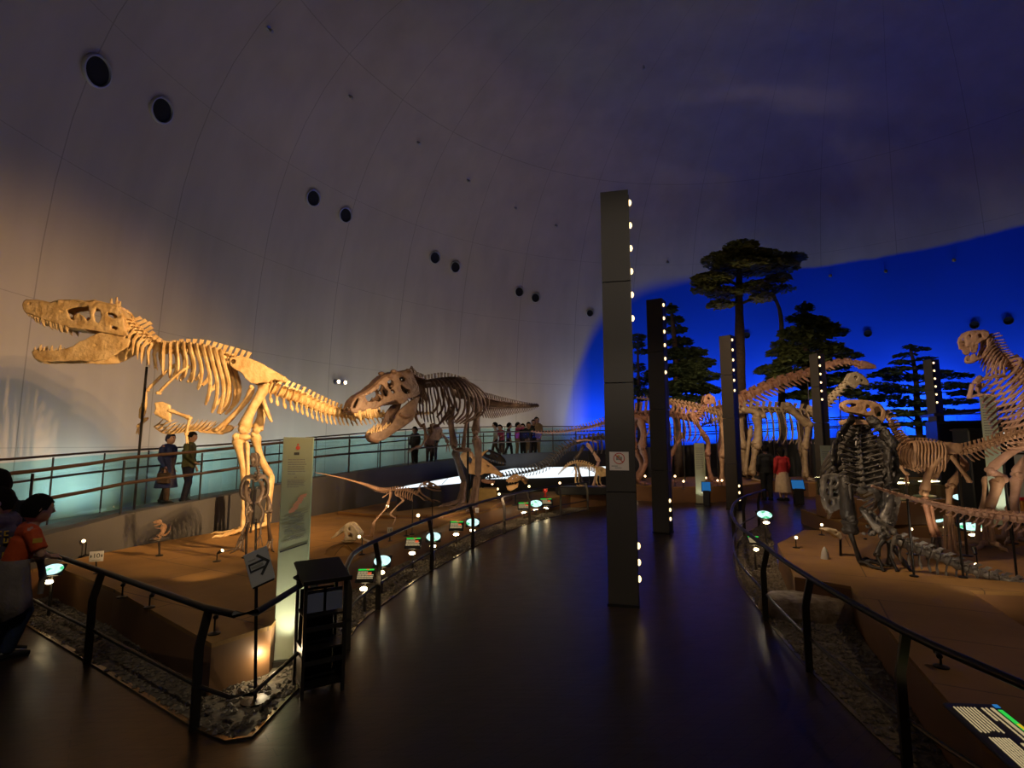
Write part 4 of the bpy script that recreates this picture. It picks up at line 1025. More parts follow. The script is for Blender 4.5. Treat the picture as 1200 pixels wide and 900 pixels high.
# ---- tiny skeleton on a rod by the neck pole
def tiny():
    bp = BP(187, 6.6, 0); MT = M['dim_bone']; bp.crop(140, 460, 5)
    g = bp(230, 1010); t = thing('dinosaur_skeleton', 'tiny pale upright skeleton mounted on a disc on top of a thin rod', 'skeleton', (g.x, g.y, SZ))
    m = MB(); m.lathe(bp(232, 862), [(.10, 0), (.10, .012), (0, .012)], n=20); m.build('mount_disc', M['dark_metal'], t)
    rod('support_pole', V((g.x, g.y, SZ)), bp(232, 862), .011, M['black_metal'], t, .04)
    R = vertebrae('spine', bp.path([(232, 762), (252, 770), (266, 785), (262, 805), (248, 822), (240, 832)]), 12, MT, t, [(0, .006), (1, .009)], [(0, .008), (1, .012)], [(0, .012), (1, .014)], None, each=False, L=V((0, 1, 0)))
    for q, (c, tg, nu, lat, rr) in enumerate(R[3:9]): rib('rib', c, tg, V((.5, 0, .85)), lat, rr, .06, .028, .01, MT, t, rr=.0035, curl=.3)
    m = MB(); slab(m, bp, [(192, 766), (200, 756), (214, 748), (228, 744), (240, 750), (242, 764), (230, 770), (214, 768)], .012, .008, [[(206, 756), (216, 752), (216, 762), (208, 763)], [(224, 750), (234, 752), (232, 762), (224, 760)]], None, True); remeshed('skull', m, MT, t, .0035, 1, .004, .02)
    m = MB(); slab(m, bp, [(194, 780), (210, 776), (238, 768), (240, 774), (214, 784)], .011, .007, (), None, True); remeshed('lower_jaw', m, MT, t, .0035, 1)
    vertebrae('tail', bp.path([(242, 832), (262, 838), (282, 828), (296, 806), (300, 780)]), 12, MT, t, [(0, .008), (1, .002)], [(0, .012), (1, .002)], None, [(0, .012), (1, .002)], each=False, L=V((0, 1, 0)))
    for sg in (1, -1):
        limb('arm', bp.path([(254 + 3 * sg, 786, .025 * sg), (236 + 6 * sg, 798, .03 * sg), (218 + 6 * sg, 792, .03 * sg)]), .0045, MT, t)
        limb('thigh', bp.path([(244, 828, .02 * sg), (226 + 5 * sg, 836, .03 * sg)]), .007, MT, t); limb('shin', bp.path([(226 + 5 * sg, 836, .03 * sg), (240 + 4 * sg, 848, .03 * sg), (230 + 4 * sg, 858, .03 * sg)]), .005, MT, t)
        foot('foot', bp(230 + 4 * sg, 856, .03 * sg), V((-1, -.2)), .05, MT, t, bp(228, 861).z + .012, meta=False, rr=.004)
tiny()

# ---- horned giant skull on a block behind the brown legs
M['orange_bone'] = pr('orange_bone', (.70, .42, .17), .55, col2=(.5, .27, .10), scale=7, bump=.3, bscale=25)
M['block'] = pr('display_block', (.42, .27, .07), .6, var=.2)
def horned():
    bp = BP(565, 12.6, 0); MT = M['orange_bone']; bp.crop(520, 520, 10)
    g = bp(420, 620); m = MB(); m.bbox(V((g.x + .1, g.y, SZ + .16)), (.62, .5, .32), .03); o = m.build('display_block', M['block'], None, loc=(g.x + .1, g.y, SZ)); tag(o, 'mustard display block under the great horned skull', 'block')
    t = thing('dinosaur_skull', 'great orange horned skull with a hooked beak behind the legs of the brown skeleton', 'skull', bp(450, 500))
    m = MB(); out = [(190, 150), (215, 120), (260, 100), (310, 105), (340, 135), (350, 180), (400, 175), (445, 180), (500, 215), (560, 260), (620, 310), (690, 372), (660, 385), (600, 360), (540, 345), (470, 352), (430, 372), (360, 365), (300, 350), (270, 300), (230, 230)]
    slab(m, bp, out, lambda x, y: .26 - .14 * min(max((x - 300) / 380, 0), 1), .05, [[(270, 160), (310, 150), (330, 190), (320, 240), (280, 230)], [(490, 240), (530, 255), (545, 280), (505, 268)], [(385, 220), (420, 225), (410, 265), (380, 255)]], None, True, 1.1)
    bridge(m, bp, out[0:13], lambda x, y: .18 - .08 * min(max((x - 300) / 380, 0), 1), .05); sk = remeshed('skull', m, MT, t, .016, 1, .03, .08)
    for sg in (1, -1): 
        m = MB(); m.tube(spline([bp(400, 190, .2 * sg), bp(450, 120, .24 * sg), bp(520, 75, .26 * sg)], 8), [.05, .047, .043, .038, .032, .024, .015, .004], 10); m.build('horn', MT, t)
    m = MB(); slab(m, bp, [(440, 415), (520, 425), (600, 440), (595, 470), (500, 468), (440, 450)], .12, .05, (), None, True); remeshed('lower_jaw', m, M['red_bone'], t, .016, 1)
    for x in (320, 460): a = bp(x, 370); rod('support_pole', V((a.x, a.y, SZ + .32)), a, .015, M['black_metal'], t)
horned()
def dark_skull():
    bp = BP(580, 13.6, 0); MT = M['dark_bone']; bp.crop(480, 420, 5)
    g = bp(480, 700); t = thing('dinosaur_skull', 'dark skull with yellow teeth on a post in front of the ramp wall', 'skull', (g.x, g.y, SZ))
    simple_theropod_skull(t, bp, [(425, 560), (440, 545), (470, 538), (500, 552), (540, 570), (562, 595), (568, 615), (530, 605), (480, 592), (440, 580)], [[(445, 552), (468, 548), (475, 562), (450, 566)], [(500, 565), (520, 572), (512, 582)]], .13, MT, .014, [(430, 585), (470, 605), (520, 618), (566, 622), (555, 632), (500, 630), (450, 612)],
        [(470, 592, 473, 604), (490, 597, 493, 610), (508, 602, 511, 614), (528, 606, 531, 618), (548, 611, 550, 622)], [(480, 606, 482, 597), (520, 616, 522, 606), (545, 620, 547, 610)])
    a = bp(470, 600); rod('support_pole', V((a.x, a.y, SZ)), a, .02, M['black_metal'], t, .1)
dark_skull()
def gold_head():
    bp = BP(602, 11.9, 0); MT = M['orange_bone']; bp.crop(520, 520, 10)
    g = bp(800, 690); t = thing('dinosaur_skull', 'small orange skull with open jaws mounted low before the light table', 'skull', (g.x, g.y, SZ))
    simple_theropod_skull(t, bp, [(730, 440), (760, 410), (800, 380), (850, 362), (895, 380), (900, 420), (870, 445), (820, 452), (770, 452)], [[(790, 405), (815, 400), (812, 425)], [(845, 385), (870, 390), (862, 415)]], .09, MT, .011, [(735, 500), (780, 490), (840, 478), (880, 460), (870, 510), (820, 540), (780, 555), (750, 540)], [(760, 452, 762, 466), (790, 452, 793, 468), (820, 452, 824, 466)])
    vertebrae('neck', bp.path([(890, 400, 0), (930, 420, -.1), (960, 450, -.3)]), 5, MT, t, [(0, .04), (1, .045)], [(0, .05), (1, .05)], [(0, .06), (1, .06)], None, each=False)
    a = bp(840, 450); rod('support_pole', V((a.x, a.y, SZ)), a, .015, M['black_metal'], t, .08)
gold_head()

# ---- dark biped whose spiny tail crosses the light table
def spiny():
    bp = BP(690, 14.9, 6); MT = M['dark_bone']; bp.crop(620, 430, 5)
    g = bp(400, 780); t = thing('dinosaur_skeleton', 'dark plant-eater whose spiny tail curves down across the glowing table', 'skeleton', (g.x, g.y, SZ))
    vertebrae('tail_vertebra', bp.path([(290, 440), (240, 460), (180, 500), (140, 545), (100, 580), (40, 602), (-60, 625), (-200, 648), (-290, 655)]), 34, MT, t, [(0, .055), (.5, .04), (1, .015)], [(0, .12), (.4, .14), (.7, .10), (1, .03)], [(0, .08), (.5, .02)], [(0, 0), (.1, .12), (.5, .12), (1, .03)], L=bp.L, sw=.45, lean=.35)
    R = vertebrae('back_vertebra', bp.path([(290, 440), (340, 425), (400, 418), (460, 420), (540, 435)]), 10, MT, t, [(0, .06), (1, .06)], [(0, .10), (1, .08)], [(0, .1), (1, .1)], None, L=bp.L)
    for i, (c, tg, nu, lat, rr) in enumerate(R[2:]): rib('rib', c, tg, UP, lat, rr, .46, .22, .06, MT, t, rr=.013)
    MP = M['pink_bone']
    limb('hip_blade', bp.path([(280, 435, .12), (340, 428, .14), (400, 440, .12)]), .05, MP, t, (1, 1), flat=.5)
    limb('femur', bp.path([(340, 450, .16), (370, 490, .17), (408, 550, .17)]), .045, MP, t); limb('tibia', bp.path([(408, 550, .17), (390, 640, .17), (372, 720, .17)]), .035, MP, t)
    limb('femur', bp.path([(320, 460, -.16), (300, 500, -.17), (270, 540, -.17)]), .045, MT, t); limb('tibia', bp.path([(270, 540, -.17), (300, 640, -.17), (330, 720, -.17)]), .035, MT, t)
    foot('foot', bp(372, 720, .17), V((1, -.3)), .3, MP, t, SZ, rr=.02); foot('foot', bp(330, 720, -.17), V((1, -.3)), .3, MT, t, SZ, rr=.02)
    limb('shoulder_blade', bp.path([(450, 440, .2), (500, 480, .22)]), .03, MT, t)
    a = bp(350, 425); rod('support_pole', V((a.x, a.y, SZ)), a, .015, M['black_metal'], t, .08)
spiny()
# ---- small yellow quadruped on a plinth
def quad():
    bp = BP(682, 14.5, 0); MT = M['gold_bone']; bp.crop(620, 430, 5)
    zt = .56; c = bp(310, 690); m = MB(); m.bbox(V((c.x + .1, c.y, (SZ + zt) / 2)), (1.6, .6, zt - SZ), .03); o = m.build('display_plinth', M['black_plastic'], None, loc=(c.x + .1, c.y, SZ)); tag(o, 'black plinth under the small yellow four-legged skeleton', 'plinth')
    t = thing('dinosaur_skeleton', 'small yellow four-legged skeleton with an arched back on a plinth beside the tallest pillar', 'skeleton', (c.x, c.y, zt))
    vertebrae('tail', bp.path([(225, 578), (200, 600), (170, 632)]), 12, MT, t, [(0, .025), (1, .008)], [(0, .03), (1, .01)], None, [(0, .03), (1, .01)], each=False, L=bp.L)
    R = vertebrae('spine', bp.path([(225, 578), (265, 562), (310, 562), (355, 575), (400, 598)]), 14, MT, t, [(0, .026), (1, .026)], [(0, .04), (1, .04)], [(0, .04), (1, .04)], None, each=False, L=bp.L)
    for i, (c2, tg, nu, lat, rr) in enumerate(R[4:]): rib('rib', c2, tg, UP, lat, rr, .16, .10, .02, MT, t, rr=.008)
    m = MB(); slab(m, bp, [(390, 605), (405, 588), (430, 585), (455, 600), (470, 625), (455, 640), (425, 645), (400, 632)], .07, .025, [[(412, 602), (428, 600), (425, 618)]], None, True); remeshed('skull', m, MT, t, .01, 1, .015, .04)
    for x, sg in ((272, 1), (290, -1), (395, 1), (415, -1)):
        limb('upper_leg', bp.path([(x - 4, 585, .08 * sg), (x + 4, 615, .09 * sg), (x + 2, 640, .09 * sg)]), .026, MT, t)
        limb('lower_leg', bp.path([(x + 2, 640, .09 * sg), (x, 665, .09 * sg), (x + 4, 682, .09 * sg)]), .02, MT, t); foot('foot', bp(x + 4, 682, .09 * sg), V((1, -.2)), .12, MT, t, zt, rr=.012)
quad()

# ---- generic long-necked or duck-billed skeleton far back, given pixel paths
def big_quad(label, bp, MT, paths, size, ground):
    g = bp(*paths['ground']); t = thing('dinosaur_skeleton', label, 'skeleton', (g.x, g.y, ground)); s = size
    if 'tail' in paths: vertebrae('tail_vertebra', bp.path(paths['tail']), paths.get('ntail', 26), MT, t, [(0, .07 * s), (1, .018 * s)], [(0, .16 * s), (.5, .10 * s), (1, .02 * s)], [(0, .1 * s), (.5, .03 * s)], [(0, .02 * s), (.15, .14 * s), (1, .02 * s)], L=bp.L, sw=.4)
    if 'trunk' in paths:
        R = vertebrae('back_vertebra', bp.path(paths['trunk']), paths.get('ntrunk', 12), MT, t, [(0, .085 * s), (1, .09 * s)], [(0, paths.get('spine', .16) * s), (1, paths.get('spine', .16) * s)], [(0, .16 * s), (1, .16 * s)], None, L=bp.L, sw=.6)
        for i, (c, tg, nu, lat, rr) in enumerate(R[1:]): rib('rib', c, tg, UP, lat, rr, paths.get('ribl', .8) * s * (.8 + .2 * math.sin(PI * (i + 1) / len(R))), .36 * s, .12 * s, MT, t, rr=.018 * s, curl=.5)
    if 'neck' in paths: vertebrae('neck_vertebra', bp.path(paths['neck']), paths.get('nneck', 11), paths.get('neckmat', MT), t, [(0, paths.get('neckr', .08) * s), (1, paths.get('neckr', .08) * .5 * s)], [(0, .08 * s), (1, .03 * s)], [(0, .09 * s), (1, .04 * s)], None, L=bp.L, crib=[(0, paths.get('neckrib', .2) * s), (1, .06 * s)], sw=.8, gap=.97)
    for k, (nm, P, r) in enumerate(paths.get('limbs', [])): limb(nm, bp.path(P), r * s, MT, t)
    for x, y, l in paths.get('feet', []): foot('foot', bp(x, y, l), V((1, -.3)), .26 * s, MT, t, ground, rr=.03 * s, toes=3)
    if 'skull' in paths:
        m = MB(); slab(m, bp, paths['skull'], .09 * s, .04 * s, paths.get('holes', []), None, True); bridge(m, bp, paths['skull'][:len(paths['skull']) // 2 + 1], .07 * s, .04 * s); remeshed('skull', m, paths.get('neckmat', MT), t, .016 * s, 1, .02, .06)
    for x, y, l in paths.get('rods', []): a = bp(x, y, l); rod('support_pole', V((a.x, a.y, ground)), a, .02, M['dark_metal'], t, .1)
    return t
# duck-billed skeleton between pillars one, two and three
bp = BP(770, 17.2, 4); bp.crop(0, 0, 1)
big_quad('orange plant-eating skeleton seen between the first three pillars, its tail stretching far to the ramp', bp, M['red_bone'], dict(ground=(770, 580), ntail=34,
    tail=[(742, 488), (725, 490), (710, 495), (690, 501), (660, 506), (636, 507), (622, 505.5)], trunk=[(742, 487), (765, 485), (790, 487), (812, 492)], spine=.30, ribl=.85, neck=[(812, 492), (820, 486), (825, 478), (829, 471)], nneck=8,
    limbs=[('hip_blade', [(738, 487, .2), (750, 490, .24), (762, 492, .2)], .09), ('femur', [(750, 492, .25), (754, 508, .26), (752, 525, .26)], .09), ('tibia', [(752, 525, .26), (757, 542, .26), (747, 562, .26)], .075), ('femur', [(744, 492, -.25), (742, 510, -.26), (743, 525, -.26)], .09), ('tibia', [(743, 525, -.26), (752, 545, -.26), (745, 562, -.26)], .075),
           ('shoulder_blade', [(808, 484, .3), (816, 495, .32), (826, 512, .3)], .06), ('upper_arm', [(826, 511, .3), (830, 520, .3), (829, 533, .3)], .07), ('forearm', [(829, 533, .3), (831, 550, .3), (834, 563, .3)], .055), ('upper_arm', [(800, 508, -.3), (793, 520, -.3), (786, 534, -.3)], .06), ('forearm', [(786, 534, -.3), (785, 550, -.3), (784, 563, -.3)], .05)],
    feet=[(747, 562, .26), (745, 562, -.26), (834, 563, .3), (784, 563, -.3)], skull=[(824, 470), (826, 464), (832, 462), (838, 466), (838, 473), (832, 474), (826, 474)], holes=[[(828, 466), (832, 466), (831, 469)]], rods=[(800, 487, 0), (839, 495, -.1)]), 1.05, .45)
# long pale ribbed back behind it
bp = BP(812, 19.0, 0)
big_quad('pale long ribbed back stretched out between the second and third pillars under a dark tree', bp, M['tan_bone'], dict(ground=(815, 580), trunk=[(775, 471), (800, 475), (825, 480), (850, 488)], ntrunk=18, spine=.1, ribl=.55, tail=[(775, 471), (760, 468), (745, 466)], ntail=8, rods=[(778, 471, 0), (846, 488, 0)],
    limbs=[('upper_arm', [(780, 480, .3), (782, 500, .3), (780, 520, .3)], .08), ('forearm', [(780, 520, .3), (779, 545, .3), (780, 566, .3)], .06), ('femur', [(846, 492, .3), (848, 520, .3), (846, 535, .3)], .09), ('tibia', [(846, 535, .3), (846, 550, .3), (846, 566, .3)], .07)]), 1.0, .45)
# great long-necked skeleton between pillars three and four
bp = BP(905, 18.6, 0)
big_quad('great olive-brown long-necked skeleton behind the visitor in red', bp, M['olive_bone'], dict(ground=(905, 572), trunk=[(862, 483), (880, 481), (900, 481), (920, 482), (940, 484), (955, 488)], ntrunk=13, spine=.22, ribl=1.15, ntail=16,
    tail=[(862, 483), (850, 486), (838, 492), (820, 500)], neck=[(950, 484), (960, 478), (972, 470), (985, 456), (995, 446), (1002, 442)], nneck=12, neckr=.13,
    limbs=[('hip_blade', [(870, 480, .4), (885, 483, .45), (893, 488, .4)], .10), ('femur', [(886, 486, .45), (889, 505, .47), (886, 524, .47)], .12), ('tibia', [(886, 524, .47), (883, 540, .47), (881, 555, .47)], .09), ('femur', [(868, 486, -.45), (868, 505, -.47), (870, 524, -.47)], .12), ('tibia', [(870, 524, -.47), (872, 540, -.47), (874, 555, -.47)], .09), ('shin', [(880, 500, .3), (876, 530, .3), (873, 556, .3)], .06),
           ('shoulder_blade', [(921, 474, .5), (933, 486, .52), (948, 498, .5)], .11), ('upper_arm', [(948, 496, .5), (946, 510, .5), (943, 525, .5)], .09), ('forearm', [(943, 525, .5), (944, 540, .5), (944, 558, .5)], .075), ('upper_arm', [(938, 494, -.5), (938, 515, -.5), (940, 530, -.5)], .09), ('forearm', [(940, 530, -.5), (942, 545, -.5), (943, 558, -.5)], .07)],
    feet=[(881, 555, .47), (874, 555, -.47), (944, 558, .5), (943, 558, -.5)], skull=[(992, 446), (996, 438), (1004, 436), (1012, 440), (1018, 447), (1018, 452), (1008, 450), (1002, 456), (996, 453)], holes=[[(1000, 441), (1005, 441), (1003, 446)], [(1008, 444), (1012, 446), (1009, 448)]], rods=[(905, 484, 0), (983, 458, 0)]), 1.05, .45)
bp = BP(930, 19.5, 0)
big_quad('reddish giant neck rising past the fourth pillar to a small far-off head', bp, M['red_bone'], dict(ground=(870, 572), trunk=[(830, 482), (845, 478), (858, 472)], ntrunk=5, spine=.2, ribl=1.0, neck=[(858, 472), (880, 462), (905, 450), (930, 442), (948, 437), (966, 430), (985, 424), (1000, 425), (1010, 428)], nneck=14, neckr=.19, neckrib=.55,
    limbs=[('upper_arm', [(855, 482, .5), (856, 505, .5), (854, 530, .5)], .11), ('forearm', [(854, 530, .5), (855, 550, .5), (855, 566, .5)], .08), ('upper_arm', [(846, 482, -.5), (846, 505, -.5), (845, 530, -.5)], .11), ('forearm', [(845, 530, -.5), (846, 550, -.5), (846, 566, -.5)], .08)],
    skull=[(1007, 428), (1010, 423), (1016, 424), (1026, 428), (1027, 432), (1018, 432), (1010, 432)], rods=[(946, 440, 0)]), 1.0, .45)

# ---- tan theropod on the near right platform
def tan_theropod():
    bp = BP(1110, 6.6, -8); MT = M['tan_bone']; bp.crop(940, 370, 4.615)
    g = bp(725, 1300); t = thing('dinosaur_skeleton', 'tan skeleton whose long head peers over the grey skeleton, tail raised', 'skeleton', (g.x, g.y, SZ))
    sl = lambda x, y: .04 + .06 * min(max((x - 215) / 200, 0), 1)
    simple_theropod_skull(t, bp, [(214, 490), (222, 472), (250, 460), (300, 458), (350, 462), (395, 468), (430, 485), (450, 515), (448, 560), (425, 588), (395, 570), (380, 545), (350, 540), (300, 530), (255, 522), (225, 508)], [[(232, 482), (265, 474), (295, 478), (290, 490), (250, 496)], [(385, 500), (410, 490), (430, 510), (425, 545), (400, 545)], [(345, 485), (365, 485), (370, 515), (350, 520)], [(320, 490), (332, 492), (328, 505)]], sl, MT, .0085, [(212, 572), (235, 560), (265, 563), (310, 562), (360, 565), (400, 580), (380, 592), (320, 590), (250, 592), (222, 588)])
    vertebrae('neck_vertebra', bp.path([(440, 535), (465, 548), (480, 580), (495, 610), (512, 645), (540, 675), (570, 700)]), 10, MT, t, [(0, .035), (1, .042)], [(0, .05), (1, .04)], [(0, .07), (1, .07)], None, L=bp.L, sw=.8)
    R = vertebrae('back_vertebra', bp.path([(570, 700), (610, 700), (650, 702), (690, 706), (740, 720), (800, 735)]), 13, MT, t, [(0, .042), (1, .045)], [(0, .05), (1, .06)], [(0, .06), (1, .06)], None, L=bp.L)
    for i, (c, tg, nu, lat, rr) in enumerate(R[:10]): rib('rib', c, tg, UP, lat, rr, .37 - .015 * abs(i - 5), .17, -.06, MT, t, rr=.0125, curl=.5)
    vertebrae('tail_vertebra', bp.path([(800, 735), (870, 735), (940, 718), (1010, 697), (1080, 672), (1150, 648), (1210, 630), (1300, 600), (1400, 575)]), 24, MT, t, [(0, .045), (.5, .036), (1, .02)], [(0, .06), (.5, .06), (1, .03)], [(0, .07), (.5, .04), (1, .0)], [(0, 0), (.12, .13), (.5, .12), (1, .05)], L=bp.L, lean=.3, sw=.5)
    m = MB(); slab(m, bp, [(705, 735), (715, 708), (745, 690), (800, 684), (850, 690), (872, 705), (862, 735), (830, 750), (790, 745), (750, 752), (720, 750)], .10, .03, (), 18, True); remeshed('hip_blade', m, MT, t, .011, 2, .012, .06)
    limb('pubic_bone', bp.path([(790, 752, .04), (770, 800, .03), (735, 850, .02), (712, 885, .02)]), .022, MT, t)
    for sg in (1, -1):
        limb('ischium', bp.path([(805, 755, .06 * sg), (850, 820, .04 * sg), (890, 870, .03 * sg), (905, 898, .02 * sg)]), .024, MT, t, (1.3, 1.3))
    bp.crop(940, 520, 4.615)
    limb('femur', bp.path([(775, 65, .15), (730, 85, .18), (685, 160, .18), (658, 270, .17)]), .042, MT, t, (1.3, 1.5)); limb('tibia', bp.path([(660, 285, .17), (680, 380, .17), (712, 500, .16)]), .032, M['red_bone'], t, (1.6, 1.1)); limb('fibula', bp.path([(700, 330, .19), (715, 420, .19), (745, 500, .17)]), .016, M['red_bone'], t)
    a = bp(725, 505, .16); b = bp(722, 590, .16); foot('foot', a, V((-.3, -1)), .26, M['dark_bone'], t, SZ, rr=.019, metadir=V((b.x, b.y, SZ + .05)))
    limb('femur', bp.path([(830, 75, -.15), (890, 120, -.17), (850, 160, -.17), (800, 230, -.17)]), .04, MT, t, (1.3, 1.5)); limb('tibia', bp.path([(800, 235, -.17), (795, 310, -.17), (792, 385, -.17)]), .034, MT, t, (1.5, 1.1))
    a = bp(792, 388, -.17); foot('foot', a, V((-.8, -.5)), .28, MT, t, SZ, rr=.02)
    for x, y in ((560, 180), (840, 40)): a = bp(x, y); rod('support_pole', V((a.x, a.y, SZ)), a, .014, M['dark_metal'], t, .06)
    limb('upper_arm', bp.path([(530, 120, .15), (550, 150, .16), (570, 165, .16)]), .018, MT, t); hand('hand', bp(570, 165, .16), V((-.4, 0, -1)), .14, MT, t, 3, .008)
tan_theropod()

# ---- rearing plant-eater at the frame's edge
def rearing():
    bp = BP(1165, 7.4, -14); MT = M['pink_bone']; bp.crop(1120, 375, 9)
    g = bp(260, 2280); t = thing('dinosaur_skeleton', 'pinkish skeleton rearing upright with raised arms against the blue dome', 'skeleton', (g.x, g.y, SZ))
    out = [(95, 215), (105, 165), (130, 130), (165, 118), (220, 112), (300, 112), (345, 125), (350, 165), (320, 200), (275, 215), (240, 250), (235, 300), (215, 345), (180, 350), (150, 330), (140, 285), (112, 290)]
    m = MB(); slab(m, bp, out, lambda x, y: .09, .03, [[(135, 160), (155, 145), (165, 170), (150, 215)], [(160, 230), (180, 215), (175, 260), (158, 275)], [(190, 250), (205, 245), (198, 300), (182, 310)], [(230, 150), (270, 145), (280, 180), (240, 190)]], None, True); bridge(m, bp, out[0:8], .08, .03); remeshed('skull', m, MT, t, .01, 1, .016, .04)
    m = MB(); slab(m, bp, [(150, 400), (165, 365), (200, 350), (215, 380), (240, 390), (290, 375), (320, 330), (330, 350), (300, 400), (240, 425), (205, 440), (160, 438)], .07, .03, (), None, True); bridge(m, bp, [(150, 400), (160, 438), (205, 440)], .06, .03); remeshed('lower_jaw', m, MT, t, .01, 1)
    vertebrae('neck_vertebra', bp.path([(330, 165), (375, 210), (400, 265), (430, 325), (470, 385), (520, 430)]), 10, MT, t, [(0, .05), (1, .055)], [(0, .03), (1, .05)], [(0, .12), (1, .12)], None, L=bp.L, crib=[(0, .22), (1, .30)], sw=.8, up=(UP * .5 + V((1, 0, 0))).normalized())
    R = vertebrae('back_vertebra', bp.path([(520, 430), (580, 480), (640, 540), (700, 600), (760, 680), (810, 780), (850, 900), (870, 1040)]), 15, MT, t, [(0, .055), (1, .06)], [(0, .13), (.3, .17), (1, .15)], [(0, .1), (1, .1)], None, L=bp.L, sw=.7, up=(UP * .7 + V((1, 0, 0))).normalized())
    nu2 = (UP * .62 + V((.8, 0, 0))).normalized()
    for i, (c, tg, nu, lat, rr) in enumerate(R[:13]): rib('rib', c, tg, nu2, lat, rr, .56 + .03 * min(i, 6), .27, .06 + .012 * i, MT, t, rr=.015, curl=.3)
    limb('shoulder_blade', bp.path([(515, 590, .30), (400, 598, .33), (300, 620, .32), (255, 628, .3)]), .032, MT, t, (1.2, 1.2), flat=.7)
    limb('upper_arm', bp.path([(262, 595, .31), (230, 630, .33), (200, 665, .33)]), .034, MT, t, (1.0, 1.2)); limb('forearm', bp.path([(175, 680, .33), (160, 740, .33), (140, 820, .33)]), .028, MT, t, (1.2, 1.2))
    limb('wrist_bone', bp.path([(140, 815, .33), (200, 800, .33), (265, 788, .32)]), .019, MT, t); hand('hand', bp(265, 788, .32), V((1, 0, .3)), .16, MT, t, 4, .012)
    limb('upper_arm', bp.path([(300, 690, -.25), (260, 690, -.27), (235, 730, -.27)]), .03, MT, t); limb('forearm', bp.path([(235, 690, -.27), (225, 720, -.27), (240, 745, -.27)]), .024, MT, t)
    bp.crop(940, 520, 4.615)
    limb('femur', bp.path([(1290, -40, .2), (1200, 10, .24), (1110, 60, .25), (1010, 145, .25)]), .05, MT, t, (1.3, 1.3)); limb('knee_cap', bp.path([(1010, 148, .25), (1060, 170, .25), (1085, 195, .25)]), .05, MT, t)
    limb('tibia', bp.path([(1055, 190, .25), (1045, 260, .25), (1000, 360, .25)]), .062, M['tan_bone'], t, (1.5, 1.2)); limb('fibula', bp.path([(985, 180, .28), (985, 260, .28), (970, 370, .27)]), .024, M['tan_bone'], t)
    a = bp(985, 380, .25); foot('foot', a, V((-.8, -.6)), .42, M['tan_bone'], t, SZ, rr=.034)
    limb('femur', bp.path([(1290, 0, -.2), (1230, 60, -.24), (1180, 120, -.25), (1160, 170, -.25)]), .05, MT, t); limb('tibia', bp.path([(1160, 175, -.25), (1150, 280, -.25), (1130, 380, -.25)]), .055, MT, t); foot('foot', bp(1130, 380, -.25), V((-.8, -.6)), .42, MT, t, SZ, rr=.034)
    vertebrae('tail_vertebra', [R[-1][0], R[-1][0] + V((.35, .1, -.35)), R[-1][0] + V((.9, .25, -.5)), R[-1][0] + V((1.7, .5, -.45))], 12, MT, t, [(0, .055), (1, .03)], [(0, .12), (1, .05)], [(0, .08), (1, 0)], [(0, .05), (1, .08)])
    bp.crop(0, 0, 1); a = bp(1172, 500, 0); rod('support_pole', V((a.x, a.y, SZ)), a, .016, M['black_metal'], t, .07)
rearing()

# ---- reddish tail entering the frame, part of an animal standing outside it
def red_tail():
    bp = BP(1110, 5.55, -6); MT = M['pink_bone']; bp.crop(940, 520, 4.615)
    g = bp(1125, 560); t = thing('dinosaur_skeleton', 'pinkish brown skeleton of which only the long knobbly tail enters the frame, on black rods', 'skeleton', (g.x, g.y, SZ))
    vertebrae('tail_vertebra', bp.path([(375, 228), (440, 250), (500, 270), (600, 300), (700, 325), (800, 350), (900, 372), (1000, 385), (1100, 398), (1200, 408), (1320, 420), (1480, 436)]), 30, MT, t, [(0, .012), (.3, .024), (.7, .042), (1, .055)], [(0, .004), (.4, .012), (1, .05)], [(0, .01), (.5, .06), (1, .1)], [(0, .0), (.4, .05), (.55, .10), (1, .15)], L=bp.L, lean=.1, chev_lean=-.35, chev_hook=-.5, gap=.98, sw=.7)
    R = vertebrae('back_vertebra', bp.path([(1480, 436), (1560, 440), (1650, 440), (1760, 445)]), 8, MT, t, [(0, .06), (1, .06)], [(0, .1), (1, .1)], [(0, .1), (1, .1)], None, L=bp.L)
    for i, (c, tg, nu, lat, rr) in enumerate(R[2:]): rib('rib', c, tg, UP, lat, rr, .4, .25, .02, MT, t, rr=.013)
    limb('femur', bp.path([(1490, 440, .2), (1495, 520, .22), (1480, 590, .22)]), .05, MT, t)
    for sg in (1, -1): foot('foot', bp(1490, 560, .2 * sg), V((1, -.3)), .3, MT, t, SZ, rr=.025)
    limb('femur', bp.path([(1490, 440, -.2), (1495, 520, -.22), (1480, 590, -.22)]), .05, MT, t)
    for x, y in ((838, 362), (1128, 402), (570, 292)): a = bp(x, y); rod('support_pole', V((a.x, a.y, SZ)), a, .011, M['black_metal'], t, .04)
red_tail()

